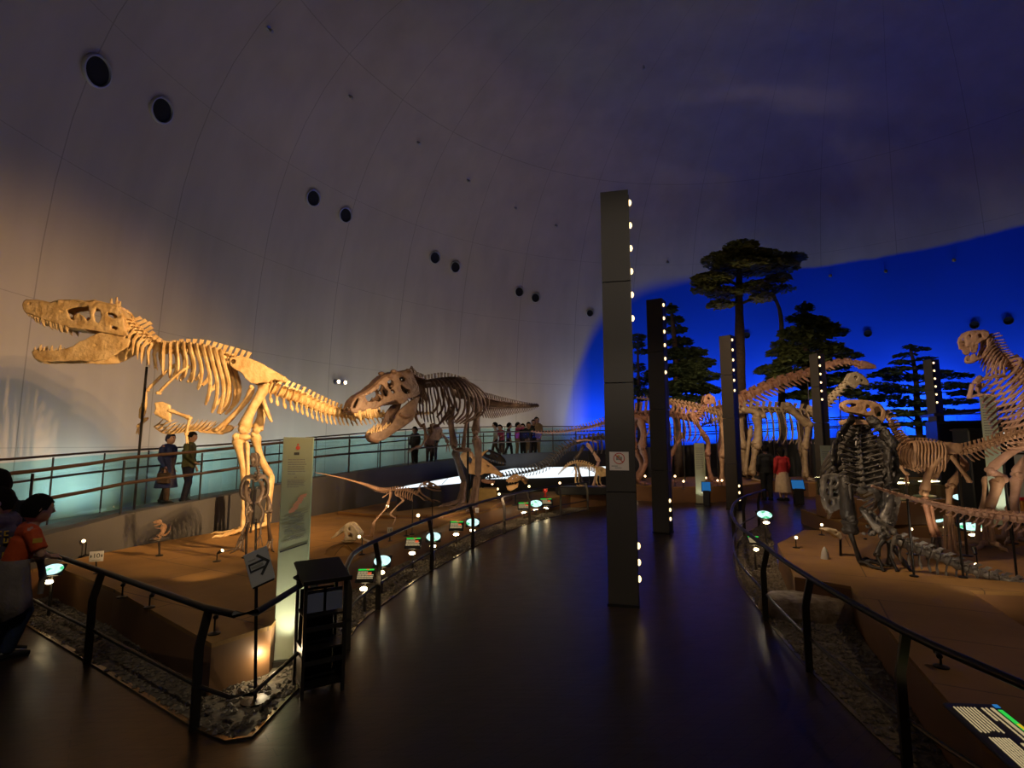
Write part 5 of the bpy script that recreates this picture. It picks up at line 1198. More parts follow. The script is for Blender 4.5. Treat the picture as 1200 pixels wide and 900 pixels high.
# ---- grey skeleton seen from behind
def grey():
    MT = M['grey_bone']; MD = M['black_bone'] = pr('black_bone', (.034, .03, .027), .5, col2=(.015, .013, .012), scale=9, bump=.6, bscale=18)
    bp = BP(1012, 6.2, 0); bp.crop(955, 475, 7.5)
    g = bp(320, 1370); t = thing('dinosaur_skeleton', 'dark grey skeleton seen from behind, its tail curving over the sand towards the railing', 'skeleton', (g.x, g.y, SZ))
    # spine climbing away from the hips to the shoulders
    P = [bp(400, 760, .05), bp(395, 640, -.05), bp(385, 520, -.18), bp(375, 400, -.32), bp(375, 290, -.46), bp(385, 200, -.6), bp(395, 110, -.7)]
    back = V((-.1, -.85, .5)).normalized()
    R = vertebrae('back_vertebra', P, 15, MT, t, [(0, .06), (1, .04)], [(0, .03), (1, .03)], [(0, .18), (.5, .25), (.85, .14), (1, .04)], None, L=V((1, 0, 0)), sw=.6, up=back)
    for i, (c, tg, nu, lat, rr) in enumerate(R):
        w = lerpk([(0, .25), (.3, .36), (.6, .34), (.85, .20), (1, .08)], i / 14)
        for sg in (1, -1):
            P2 = [c + lat * sg * rr, c + lat * sg * w * .5 + back * .05 - UP * .03, c + lat * sg * w * .9 - back * .06 - UP * .09, c + lat * sg * w - back * .26 - UP * .14, c + lat * sg * w * .75 - back * .5 - UP * .14]
            m = MB(); m.tube(spline(P2, 10), [.022, .026, .024, .022, .02, .019, .018, .017, .016, .01], 7, flat=1.5); m.build('rib', MT, t)
    # bands of the shoulder blades on both flanks, ending in prongs at the top
    for nm, P3, r0 in (('shoulder_blade', [(335, 100, -.45), (275, 190, -.36), (205, 300, -.26), (172, 380, -.2), (168, 500, -.16), (185, 590, -.14)], .024), ('shoulder_blade', [(470, 110, -.45), (560, 190, -.36), (640, 280, -.26), (682, 400, -.2), (692, 560, -.16), (695, 740, -.12)], .027), ('shoulder_blade', [(545, 330, -.2), (600, 345, -.12), (640, 420, -.08), (630, 560, -.04), (640, 740, 0)], .022)):
        P3 = spline([bp(*q) for q in P3], 16); m = MB(); m.tube(P3, [r0 * (1 + .35 * math.sin(k * 1.7) * math.sin(k * .6)) for k in range(16)], 10, flat=2.3)
        for k in range(2, 15, 2): m.ell(P3[k] + V((random.uniform(-.03, .03), .0, random.uniform(-.02, .02))), (.03, .03, .02), n=8, m=6)
        remeshed(nm, m, MD, t, .011, 1, .035, .06)
    m = MB()
    for k in range(34):
        a = random.uniform(230, 640); b = random.uniform(200, 740); p = bp(a, b, -.35 + (b - 200) / 540 * .35); q = p + V((random.uniform(-.10, .10), random.uniform(-.1, .02), random.uniform(-.07, .07)))
        m = MB(); m.tube([p, p.lerp(q, .5) + V((0, 0, .02)), q], [.010, .013, .008], 6); m.build('rib_strut', MT, t)
    for x0, y0, x1, y1 in ((335, 92, 310, 200), (398, 90, 385, 210), (468, 100, 500, 190)):
        m = MB(); m.tube(spline([bp(x0, y0, -.66), bp((x0 + x1) / 2, (y0 + y1) / 2, -.6), bp(x1, y1, -.5)], 6), [.016, .03, .034, .036, .036, .03], 8); m.build('shoulder_prong', MT, t)
    # hips and the two hind legs
    for poly, hol in (([(60, 620), (110, 600), (200, 605), (265, 640), (290, 720), (285, 800), (240, 880), (190, 920), (130, 950), (80, 900), (50, 800)], [[(100, 640), (130, 650), (115, 700), (95, 690)], [(150, 660), (190, 650), (180, 700), (150, 710)], [(90, 730), (115, 720), (120, 780), (95, 790)], [(150, 740), (200, 730), (190, 790), (155, 800)], [(110, 820), (150, 830), (140, 880), (112, 870)], [(215, 700), (245, 690), (245, 760), (220, 770)]]),):
        m = MB(); slab(m, bp, poly, -.05, .06, hol, 26, False, 1.15); remeshed('hip_blade', m, MT, t, .011, 2, .03, .06)
    m = MB(); slab(m, bp, [(575, 760), (620, 740), (690, 750), (740, 800), (725, 900), (700, 1000), (640, 1040), (590, 1000), (570, 880)], .0, .09, [[(640, 800), (670, 800), (680, 880), (650, 900)]], 26); remeshed('hip_blade', m, MT, t, .011, 2, .03, .06)
    limb('femur', [bp(270, 620, 0), bp(275, 760, .04), bp(285, 900, .05), bp(300, 1000, .04)], .076, MD, t, (1.0, 1.2)); limb('fibula', [bp(300, 700, .09), bp(312, 850, .1), bp(330, 980, .09), bp(350, 1070, .06)], .018, MT, t)
    limb('tibia', [bp(295, 1000, .04), bp(310, 1060, .03), bp(310, 1110, .0)], .078, MD, t, (1.2, 1.0)); a = bp(310, 1115, 0); foot('foot', a, V((.75, -.5)), .34, MD, t, SZ, rr=.024, spread=.6)
    limb('femur', [bp(660, 760, .0), bp(640, 900, .05), bp(600, 1020, .08)], .055, MT, t, (1.0, 1.2)); limb('tibia', [bp(600, 1020, .08), bp(540, 1060, .1), bp(500, 1130, .05)], .03, MT, t)
    bp.crop(950, 570, 6.92)
    limb('ischium', [bp(420, 180, .05), bp(480, 270, .1), bp(560, 360, .15)], .035, MT, t); limb('pubic_bone', [bp(540, 340, .1), bp(600, 320, .12), bp(680, 380, .15)], .035, MT, t)
    m = MB()
    for k in range(26):
        a = random.uniform(430, 680); b = random.uniform(190, 430); p = bp(a, b, random.uniform(-.05, .2)); m.ell(p, (random.uniform(.015, .04), .02, random.uniform(.012, .03)), n=8, m=6)
    m.tube([bp(480, 200, .0), bp(560, 300, .1), bp(640, 420, .2)], [.03, .035, .03], 8); m.tube([bp(430, 230, .0), bp(500, 300, .1), bp(600, 400, .2)], [.025, .03, .03], 8)
    m.tube([bp(680, 260, .0), bp(640, 340, .1), bp(600, 420, .2)], [.03, .035, .03], 8)
    remeshed('tail_base', m, MT, t, .010, 1, .02, .04)
    for P3, mt in (([(600, 430), (560, 480), (535, 560)], MD), ([(640, 440), (640, 540), (640, 630)], MD), ([(665, 480), (715, 560), (780, 645)], MD)):
        limb('chevron', [bp(x, y, .25) for x, y in P3], .024, mt, t)
    # tail
    tb = BP(1120, 5.55, -24); tb.crop(940, 520, 4.615)
    vertebrae('tail_vertebra', tb.path([(490, 520), (560, 545), (640, 580), (720, 605), (800, 640), (880, 675), (960, 700), (1040, 722), (1120, 742), (1200, 762), (1300, 790), (1420, 815)]), 17, MT, t, [(0, .055), (.4, .044), (1, .028)], [(0, .06), (.5, .05), (1, .03)], [(0, .08), (.5, .06), (1, .03)], [(0, .16), (.2, .15), (.6, .14), (1, .10)], lean=.9, sw=.6, chev_lean=.25, gap=.96)
    for x0, y0, x1, y1 in ((535, 560, 528, 820), (640, 560, 635, 835), (715, 560, 748, 855)):
        a = bp(x0, y0, .25); b = bp(x1, y1, .25); b = V((b.x, a.y - .15, SZ)); rod('support_pole', b, a, .016, M['black_metal'], t, .0)
grey()
# pale small skull and a white marker stone beside the grey foot
def pale_skull():
    bp = BP(972, 6.6, 0); bp.crop(940, 520, 4.615); MT = M['ivory_bone']
    g = bp(205, 560); t = thing('dinosaur_skull', 'small pale skull on a short black peg just beyond the grey foot', 'skull', (g.x, g.y, SZ))
    m = MB(); slab(m, bp, [(118, 465), (150, 462), (185, 468), (210, 485), (218, 510), (205, 520), (180, 500), (150, 485), (125, 475)], .05, .02, [[(170, 474), (190, 480), (185, 490)]], None, True); bridge(m, bp, [(118, 465), (150, 462), (185, 468), (210, 485), (218, 510)], .045, .02); remeshed('skull', m, MT, t, .008, 1, .01, .04)
    rod('peg', V((g.x, g.y, SZ)), bp(207, 505), .014, M['black_metal'], t)
    g = gnd(967, 655, SZ); m = MB(); m.lathe(g, [(.048, 0), (.045, .03), (.034, .08), (.02, .12), (.004, .14)], n=9); o = m.build('marker_stone', M['white_panel'], None, loc=g); tag(o, 'small white pointed stone on the sand in front of the grey skeleton', 'stone')
pale_skull()
# ================================================================== PEOPLE
SKIN = pr('skin', (.52, .30, .20), .5, var=.12, scale=12)
HAIR = pr('black_hair', (.010, .008, .007), .85, bump=.8, bscale=70, spec=.12)
EYE_W = pr('eye_white', (.75, .72, .68), .3); EYE_B = pr('eye_dark', (.015, .01, .008), .2); LIP = pr('lips', (.42, .18, .14), .5)
def cloth(name, c, v=.25): return pr(name, c, .8, var=v, scale=9, bump=.35, bscale=28)
def person(label, base, H, yaw, pose, outfit, vox=.014, group=None, child=False, hair_len=0.0, held=None, face=True):
    """base = point between the feet; yaw = facing (0 looks along +y); pose = joint overrides in body axes (right, forward, up) as fractions of H"""
    t = thing('person', label, 'person', base, group)
    f = V((-math.sin(yaw), math.cos(yaw), 0)); r = V((math.cos(yaw), math.sin(yaw), 0)); B = V(base)
    hs = 1.22 if child else 1.0
    J = dict(hip=(0, 0, .50), waist=(0, .0, .59), chest=(0, .0, .72), neck=(0, .0, .825 - (.02 if child else 0)), head=(0, .02, .915),
             rs=(.105, 0, .795), ls=(-.105, 0, .795), re=(.135, -.01, .635), le=(-.135, -.01, .635), rw=(.13, .05, .49), lw=(-.13, .05, .49), rh=(.13, .07, .44), lh=(-.13, .07, .44),
             rp=(.05, 0, .50), lp=(-.05, 0, .50), rk=(.055, .01, .275), lk=(-.055, .01, .275), ra=(.055, -.01, .045), la=(-.055, -.01, .045), hy=0, hp=0)
    J.update(pose)
    def W(p): return B + (r * p[0] + f * p[1] + UP * p[2]) * H
    j = {k: W(v) for k, v in J.items() if isinstance(v, tuple)}
    hyaw = J['hy']; hp = J['hp']
    hf = (Matrix.Rotation(hyaw, 3, 'Z') @ f); hr = V((hf.y, -hf.x, 0)); hu = (UP * math.cos(hp) + hf * math.sin(hp)); hf2 = hf * math.cos(hp) - UP * math.sin(hp)
    hc = j['head']; R = .066 * H * hs
    # ---- body: one surface
    m = MB()
    tor = [j['hip'] - UP * .03 * H, j['hip'] + UP * .02 * H, j['waist'], j['chest'], j['neck'] - UP * .05 * H]
    m.tube(tor, [.075 * H, .082 * H, .07 * H, .085 * H, .06 * H], 14, flat=.72, up=f)
    m.tube([j['rs'], j['chest'] + UP * .06 * H, j['ls']], [.034 * H, .05 * H, .034 * H], 8)
    m.tube([j['neck'] - UP * .04 * H, hc - hu * R * .6], [.036 * H, .033 * H], 10)
    m.ell(hc, (R * .86, R * 1.0, R * 1.16), (hr, hf2, hu), 18, 12)
    m.ell(hc - hu * R * .62 + hf2 * R * .32, (R * .58, R * .58, R * .5), (hr, hf2, hu))      # jaw
    m.tube([hc + hf2 * R * .95 + hu * R * .12, hc + hf2 * R * 1.14 - hu * R * .22, hc + hf2 * R * 1.0 - hu * R * .3], [R * .09, R * .13, R * .10], 8)   # nose
    for s in (1, -1):
        m.ell(hc + hr * s * R * .86 - hu * R * .08 - hf2 * R * .05, (R * .12, R * .18, R * .28), (hr, hf2, hu), 8, 6)
        a, b, c = ('rs', 're', 'rw') if s > 0 else ('ls', 'le', 'lw')
        m.tube([j[a], j[a].lerp(j[b], .5), j[b], j[b].lerp(j[c], .3), j[c]], [.034 * H, .029 * H, .024 * H, .025 * H, .017 * H], 9)
        a, b, c = ('rp', 'rk', 'ra') if s > 0 else ('lp', 'lk', 'la')
        m.tube([j[a], j[a].lerp(j[b], .4), j[b], j[b].lerp(j[c], .3), j[c]], [.056 * H, .05 * H, .036 * H, .037 * H, .023 * H], 10)
        m.tube([j[c] - f * .03 * H - UP * .02 * H, j[c] + f * .04 * H - UP * .028 * H, j[c] + f * .09 * H - UP * .033 * H], [.022 * H, .022 * H, .014 * H], 8)
        # hand: palm, four fingers, thumb
        wr, hd = (j['rw'], j['rh']) if s > 0 else (j['lw'], j['lh'])
        d = (hd - wr).normalized(); sd = d.cross(f if abs(d.dot(f)) < .8 else UP).normalized(); up_ = sd.cross(d).normalized()
        L = .055 * H
        m.tube([wr, wr + d * L * .5, wr + d * L], [.014 * H, .021 * H, .021 * H], 8, flat=.55, up=sd)
        curl = J.get('curl', .35)
        for k, ln in ((-1.5, .8), (-.5, .98), (.5, 1.0), (1.5, .88)):
            p = wr + d * L * .95 + sd * k * .0105 * H; dd = d; cu = up_ * (-1)
            for q in range(3):
                dd = (dd + UP * (-curl)).normalized() if J.get('grip') else (dd + cu * curl * .6).normalized()
                e = p + dd * .0175 * H * ln; m.tube([p, e], [.0056 * H, .005 * H], 6); p = e
        p = wr + d * L * .35 + sd * .016 * H; e = p + (sd * .7 + d * .7).normalized() * .028 * H; m.tube([p, e, e + d * .018 * H], [.008 * H, .0065 * H, .005 * H], 6)
    remeshed('body', m, SKIN, t, vox, 1)
    # ---- face
    if face:
        m = MB()
        for s in (1, -1): m.ell(hc + hf2 * R * .87 + hr * s * R * .36 + hu * R * .1, (R * .15, R * .08, R * .08), (hr, hf2, hu), 8, 6)
        m.build('eyes', EYE_W, t); m = MB()
        for s in (1, -1): m.ell(hc + hf2 * R * .93 + hr * s * R * .36 + hu * R * .1, (R * .07, R * .05, R * .075), (hr, hf2, hu), 8, 6); m.tube([hc + hf2 * R * .92 + hr * s * R * .2 + hu * R * .28, hc + hf2 * R * .86 + hr * s * R * .52 + hu * R * .27], [R * .045, R * .03], 6)
        m.build('brows_and_pupils', EYE_B, t)
        m = MB(); m.tube([hc + hf2 * R * .84 - hr * R * .24 - hu * R * .55, hc + hf2 * R * .93 - hu * R * .56, hc + hf2 * R * .84 + hr * R * .24 - hu * R * .55], [R * .03, R * .07, R * .03], 6); m.build('mouth', LIP, t)
    # ---- hair: a cap leaving the face free
    m = MB(); nn, mm = 20, 12; vs = []; fs = []
    hg = R * (1.09 if not hair_len else 1.18)
    for i in range(mm + 1):
        ph = PI / 2 - (PI * .72) * i / mm
        for k in range(nn):
            q = 2 * PI * k / nn; c = math.cos(q)       # c = 1 to the front
            lo = PI / 2 - (PI * (.36 if c > .55 else .52 if c > -.1 else .70)) * i / mm
            wv = 1 + .035 * math.sin(9 * q + i) + .02 * math.sin(17 * q)
            vs.append(hc + (hf2 * c * .98 + hr * math.sin(q) * .9) * hg * math.cos(lo) * wv + hu * hg * 1.08 * math.sin(lo) * wv)
    for i in range(mm):
        for k in range(nn): fs.append((i * nn + k, i * nn + (k + 1) % nn, (i + 1) * nn + (k + 1) % nn, (i + 1) * nn + k))
    m.add(vs, fs)
    if hair_len: m.tube([hc - hf2 * R * .25 + hu * R * .5, hc - hf2 * R * .55 - hu * R * .5, hc - hf2 * R * .6 - hu * (R + hair_len * H)], [R * .9, R * .85, R * .6], 12, flat=.6, up=hf2)
    m.build('hair', outfit.get('hair', HAIR), t)
    # ---- clothes
    o = outfit; e = 1.0
    if 'top' in o:
        m = MB(); fat = o.get('fat', 1.0); lowz = o.get('hem', .0)
        tt = [j['hip'] - UP * (.02 + lowz) * H, j['hip'] + UP * .03 * H, j['waist'], j['chest'], j['neck'] - UP * .045 * H, j['neck'] - UP * .012 * H]
        m.tube(tt, [x * H * fat for x in (.098 + lowz * .25, .095, .089, .102, .066, .045)], 16, flat=.78, up=f)
        m.tube([j['rs'], j['chest'] + UP * .058 * H, j['ls']], [.044 * H, .06 * H, .044 * H], 10)
        sl = o.get('sleeve', 1.0)
        for s in 'rl':
            a, b, c = j[s + 's'], j[s + 'e'], j[s + 'w']
            if sl <= .55: m.tube([a, a.lerp(b, .5), a.lerp(b, .5 + sl * .6)], [.047 * H, .043 * H, .042 * H], 10)
            else: m.tube([a, a.lerp(b, .5), b, b.lerp(c, .5), b.lerp(c, .88)], [.046 * H * fat, .041 * H * fat, .036 * H * fat, .033 * H, .026 * H], 10)
        if o.get('collar'): m.lathe(j['neck'] - UP * .02 * H, [(.05 * H, 0), (.054 * H, .02 * H), (.046 * H, .045 * H), (.04 * H, .02 * H), (.04 * H, 0)], (r, f, UP), 14, closed=True)
        remeshed('shirt' if not o.get('coat') else 'coat', m, o['top'], t, vox * 1.05, 2, .006, .1)
    if 'legs' in o:
        m = MB(); m.tube([j['hip'] + UP * .045 * H, j['hip'] - UP * .03 * H], [.088 * H, .092 * H], 14, flat=.8, up=f)
        for s in 'rl':
            a, b, c = j[s + 'p'], j[s + 'k'], j[s + 'a']
            cut = o.get('short', 0)
            if cut: m.tube([a, a.lerp(b, .5), a.lerp(b, 1.0)], [.066 * H, .064 * H, .062 * H], 10)
            else: m.tube([a, a.lerp(b, .5), b, b.lerp(c, .5), c + UP * .0 * H], [.066 * H, .058 * H, .046 * H, .042 * H, .038 * H], 10)
        remeshed('trousers' if not o.get('short') else 'shorts', m, o['legs'], t, vox * 1.05, 1, .004, .1)
    if 'skirt' in o:
        m = MB(); n = 28; vs = []; fs = []; rows = [(.60, .082), (.53, .10), (.42, .118), (.30, .135), (o.get('skirt_z', .24), .145)]
        for z, rr in rows:
            c = j['hip']
            for k in range(n):
                q = 2 * PI * k / n; w = rr * H * (1 + (.05 * math.sin(7 * q) if z < .5 else 0))
                vs.append(V((c.x, c.y, B.z + z * H)) + r * math.cos(q) * w + f * math.sin(q) * w * .8)
        for i in range(4):
            for k in range(n): fs.append((i * n + k, i * n + (k + 1) % n, (i + 1) * n + (k + 1) % n, (i + 1) * n + k))
        m.add(vs, fs); m.build('skirt', o['skirt'], t)
    m = MB()
    for s in 'rl':
        a = j[s + 'a']; m.tube([a - f * .045 * H - UP * .018 * H, a - f * .02 * H - UP * .012 * H, a + f * .03 * H - UP * .018 * H, a + f * .075 * H - UP * .026 * H, a + f * .115 * H - UP * .030 * H], [.024 * H, .031 * H, .029 * H, .026 * H, .015 * H], 10)
        m.box(a + f * .03 * H - UP * .040 * H, (.05 * H, .15 * H, .010 * H), (r, f, UP))
        if not o.get('short'): m.tube([a + UP * .02 * H, a - UP * .01 * H], [.03 * H, .03 * H], 8)
        mm_ = m
        sh = MB(); sh.v, sh.f, sh.mi = mm_.v, mm_.f, mm_.mi
        sh.build('shoe', o.get('shoes', M['black_plastic']), t); m = MB()
    return t, j, r, f, hc, R
C_orange = cloth('orange_cotton', (.62, .085, .012)); C_grey = cloth('grey_fleece', (.20, .17, .14)); C_navy = cloth('navy_cotton', (.012, .015, .04)); C_denim = cloth('dark_denim', (.015, .03, .075))
C_purple = cloth('slate_purple_cotton', (.085, .075, .12)); C_brown = cloth('brown_cotton', (.08, .045, .025)); C_black = cloth('black_cloth', (.008, .008, .009)); C_olive = cloth('olive_padding', (.12, .115, .035))
C_blue = cloth('blue_wool', (.012, .022, .10)); C_red = cloth('red_knit', (.36, .012, .014)); C_beige = cloth('beige_pleats', (.52, .40, .27)); C_pink = cloth('pink_jersey', (.62, .10, .22)); C_lpink = cloth('pale_pink', (.5, .26, .24)); C_white = cloth('white_shirt', (.5, .47, .42)); C_magenta = cloth('magenta_jacket', (.42, .05, .16)); C_tan = cloth('tan_trousers', (.30, .21, .12)); C_char = cloth('charcoal_cloth', (.03, .03, .034))
YEL = pr('yellow_print', (.62, .42, .04), .6)
# ---- boy in orange at the railing
hb = gnd(34, 764, 0); hb = V((-4.06, 4.46, 0)); H = 1.28
yaw = -math.radians(40)
railp = at(60, 645, 4.86)
def rel(p, base, H, yaw):
    f = V((-math.sin(yaw), math.cos(yaw), 0)); r = V((math.cos(yaw), math.sin(yaw), 0)); d = V(p) - V(base); return (d.dot(r) / H, d.dot(f) / H, d.z / H)
w1 = rel(V((-4.19, 4.78, .745)), hb, H, yaw); w2 = rel(V((-4.00, 4.70, .735)), hb, H, yaw)
h1 = rel(V((-4.15, 4.84, .735)), hb, H, yaw); h2 = rel(V((-3.95, 4.75, .725)), hb, H, yaw)
t, j, r, f, hc, R = person('boy in orange shirt, grey jacket round his waist, hands on railing', hb, H, yaw, dict(
    chest=(0, .04, .70), neck=(0, .06, .80), head=(0, .085, .905), rs=(.105, .05, .775), ls=(-.105, .05, .775), re=(.17, .10, .63), le=(-.15, .12, .64), rw=w2, lw=w1, rh=h2, lh=h1, hy=.15, hp=.12, rk=(.07, .06, .28), rp=(.05, .0, .5), lk=(-.05, .02, .28), grip=True, curl=.5),
    dict(top=C_orange, sleeve=.5, hem=.02, legs=C_denim), .0085, None, True)
# jacket round the waist: wide skirt of cloth hanging behind, sleeves knotted in front
m = MB(); n = 26; vs = []; fs = []
rows = [(.60, .098), (.555, .112), (.47, .128), (.38, .145), (.28, .165)]
for ri, (z, rr) in enumerate(rows):
    for k in range(n + 1):
        q = -PI * 1.12 + 2 * PI * .62 * k / n + PI * .5 * 0
        q = math.radians(165) + math.radians(230) * k / n
        w = rr * H * (1 + (.03 * math.sin(5 * q + 1) + .02 * math.sin(11 * q)) * ri * .5); zz = z + (.03 * math.sin(3 * q) if ri == 4 else 0)
        vs.append(V((hb.x, hb.y, 0)) + f * .01 + r * math.cos(q) * w + f * math.sin(q) * w * .86 + UP * zz * H)
for i in range(4):
    for k in range(n): fs.append((i * (n + 1) + k, i * (n + 1) + k + 1, (i + 1) * (n + 1) + k + 1, (i + 1) * (n + 1) + k))
m.add(vs, fs); jk = m.build('tied_jacket', C_grey, t); s = jk.modifiers.new('s', 'SOLIDIFY'); s.thickness = .012
m = MB(); m.tube([hb + r * .10 * H + f * .06 * H + UP * .59 * H, hb + f * .12 * H + UP * .57 * H, hb + f * .14 * H + r * .02 * H + UP * .47 * H, hb + f * .13 * H + r * .04 * H + UP * .36 * H], [.028, .03, .028, .022], 8, flat=.6); m.tube([hb - r * .10 * H + f * .06 * H + UP * .59 * H, hb + f * .125 * H + UP * .575 * H, hb + f * .14 * H - r * .04 * H + UP * .46 * H], [.028, .03, .022], 8, flat=.6); m.build('knotted_sleeve', C_grey, t)
m = MB(); q = j['rs'].lerp(j['re'], .42); m.box(q + r * .055 + UP * .01, (.012, .06, .035), (r, f, UP)); m.build('sleeve_badge', YEL, t, smooth=False)
# ---- boy in slate purple facing away to the left
hb2 = V((-4.33, 4.60, 0)); H2 = 1.33; yaw2 = math.radians(104)
t, j, r, f, hc, R = person('boy in slate purple shirt with yellow lettering, turned from the railing', hb2, H2, yaw2, dict(head=(0, .03, .91), hp=.1, hy=.45, re=(.15, .03, .64), rw=(.13, .12, .55), rh=(.12, .17, .53)), dict(top=C_purple, sleeve=.55, hem=.03, legs=C_brown), .0095, None, True)
m = MB()
random.seed(5)
for row in range(6):
    for k in range(5):
        if random.random() < .2: continue
        x = (k - 2) * .042; z = .94 - row * .058
        bd = (V((.62, -.72, 0)) - f * .35).normalized(); bx = V((-bd.y, bd.x, 0)); c = j['chest'] * .5 + j['hip'] * .5; c = V((c.x, c.y, 0)) + bd * (.088 * H2 + .016 - abs(x) * .22) + bx * x + UP * z
        kind = random.random()
        m.box(c, (.026, .012, .008), (bx, bd, UP)); m.box(c + UP * .018 - bx * .01, (.008, .012, .036), (bx, bd, UP))
        if kind > .4: m.box(c + UP * .034, (.028, .012, .008), (bx, bd, UP))
        else: m.box(c + UP * .016 + bx * .012, (.008, .012, .03), (bx, bd, UP))
m.build('yellow_lettering', YEL, t, smooth=False)
# ---- third visitor mostly outside the frame
person('dark clothed visitor half outside the frame beside the two boys', V((-4.75, 4.95, 0)), 1.46, math.radians(60), {}, dict(top=C_black, legs=C_brown, fat=1.05, collar=True), .014, None, True)
# ---- two grown-ups strolling on the ramp
b = V((-8.0, 12.0, .315)); b = at(193, 590, 12.4); b.z = .335
t, j, r, f, hc, R = person('visitor in a long blue coat with a brown bag walking on the ramp', b, 1.62, math.radians(-95), dict(rk=(.06, .06, .28), ra=(.06, .06, .045), lk=(-.05, -.02, .28), la=(-.05, -.09, .05), rw=(.13, .08, .50), lw=(-.13, -.02, .47)), dict(top=C_blue, coat=True, hem=.26, fat=1.06, legs=C_brown, hair=C_navy, collar=True), .018)
m = MB(); m.bbox(j['rw'] - UP * .22 + r * .04, (.10, .30, .24), .03, (r, f, UP)); bg = m.build('handbag', C_brown, t)
m = MB(); m.tube([j['rw'] - UP * .10 - f * .1 + r * .04, j['rw'] + UP * .02 + r * .03, j['rw'] - UP * .10 + f * .1 + r * .04], [.012] * 3, 6); m.build('bag_strap', C_brown, t)
b = at(218, 588, 12.5); b.z = .34
person('visitor in a short olive jacket and dark trousers walking on the ramp', b, 1.66, math.radians(-80), dict(rk=(.06, .04, .28), lk=(-.05, -.01, .28), la=(-.05, -.06, .05), hp=.1, re=(.14, .05, .64), rw=(.12, .14, .55), rh=(.12, .18, .54)), dict(top=C_olive, fat=1.12, legs=C_navy, collar=True), .018)
# ---- couple seen from behind before the great long-necked skeleton
b = V((7.74, 16.3, 0)); person('visitor dressed in black seen from behind next to the visitor in red', b, 1.68, math.radians(-8), dict(rw=(.10, .10, .56), rh=(.08, .14, .57)), dict(top=C_black, legs=C_black, fat=1.05), .02)
b = V((8.18, 16.15, 0)); b = V((8.17, 16.2, 0)); person('dark-haired visitor in a red jumper and beige skirt seen from behind', b, 1.60, math.radians(6), {}, dict(top=C_red, skirt=C_beige, skirt_z=.16, hem=.02, fat=1.08), .02, hair_len=.05)
# ---- children and grown-ups at the far rail of the ramp
def far(px, label, H, yaw, top, legs, d=None, pose={}, grp='visitors at the far rail of the ramp', hl=0):
    # stand on the ramp floor between its two edges
    best = None
    for i in range(NS):
        q = nfz[i].lerp(fb[i], .80)
        e = abs(600 + F * q.x / q.y - px)
        if best is None or e < best[0]: best = (e, q, i)
    _, q, i = best; x = (px - 600) / F * q.y
    person(label, V((x, q.y, q.z + .005)), H, yaw, pose, dict(top=top, legs=legs), .026, grp, H < 1.5, hl, face=False)
pt = dict(rs=(.105, 0, .795), re=(.16, .12, .80), rw=(.18, .27, .85), rh=(.19, .31, .86))
lean = dict(chest=(0, .05, .71), neck=(0, .08, .81), head=(0, .11, .90), rs=(.105, .07, .785), ls=(-.105, .07, .785), re=(.13, .14, .66), le=(-.13, .14, .66), rw=(.11, .22, .62), lw=(-.11, .22, .62), rh=(.11, .25, .62), lh=(-.11, .25, .62))
walk = dict(rk=(.055, .07, .28), ra=(.055, .10, .045), lk=(-.055, -.02, .28), la=(-.055, -.12, .06))
far(487, 'child in charcoal standing on the ramp behind the brown skeleton', 1.35, math.radians(160), C_char, C_char)
far(504, 'child in pale pink standing on the ramp between two dark dressed ones', 1.30, math.radians(190), C_lpink, C_brown, pose=walk)
far(509, 'child in black trousers standing close behind the one in pale pink', 1.38, math.radians(170), C_black, C_black)
far(581, 'child in a white shirt striding along the far rail', 1.42, math.radians(95), C_white, C_black, pose=walk)
far(588, 'child in a magenta jacket bending over the far rail', 1.34, math.radians(150), C_magenta, C_char, pose=lean)
far(596, 'child in a dark purple jacket striding behind the one in magenta', 1.40, math.radians(-80), cloth('plum_cloth', (.12, .05, .09)), C_black, pose=walk)
far(606, 'child in bright pink pointing ahead with one arm', 1.42, math.radians(-100), C_pink, C_tan, pose=pt)
far(613, 'child in dark clothes half hidden behind the pointing one', 1.36, math.radians(150), C_char, C_black)
far(619, 'child in a dark green top leaning on the far rail', 1.44, math.radians(185), cloth('dark_green', (.03, .045, .025)), C_tan, pose=lean)
far(625, 'dark dressed adult standing behind the one in tan', 1.56, math.radians(180), C_black, C_black)
far(629, 'tallest adult of the far rail group, in tan with black hair', 1.66, math.radians(165), C_tan, C_tan, hl=.05)
# ================================================================== FITTINGS AND PROPS
random.seed(3)
def text_obj(name, body, size, mat, parent, loc, ax, ext=.001, align='CENTER'):
    c = D.curves.new(name, 'FONT'); c.body = body; c.size = size; c.extrude = ext; c.align_x = align; c.align_y = 'CENTER'
    o = D.objects.new('tmp', c); COL.objects.link(o)
    dg = bpy.context.evaluated_depsgraph_get(); dg.update(); me = D.meshes.new_from_object(o.evaluated_get(dg)); D.objects.remove(o); D.curves.remove(c)
    X, Y, Z = ax; mt = Matrix((X, Y, Z)).transposed().to_4x4(); mt.translation = V(loc) - org(parent)
    me.transform(mt); me.materials.clear(); me.materials.append(mat); o = D.objects.new(name, me); COL.objects.link(o); o.parent = parent; return o
M['ink'] = pr('dark_ink', (.03, .03, .028), .6); M['red_ink'] = pr('red_ink', (.55, .06, .03), .6); M['pale_red'] = pr('pale_red_ink', (.62, .27, .17), .6); M['grey_ink'] = pr('grey_ink', (.27, .27, .22), .6)
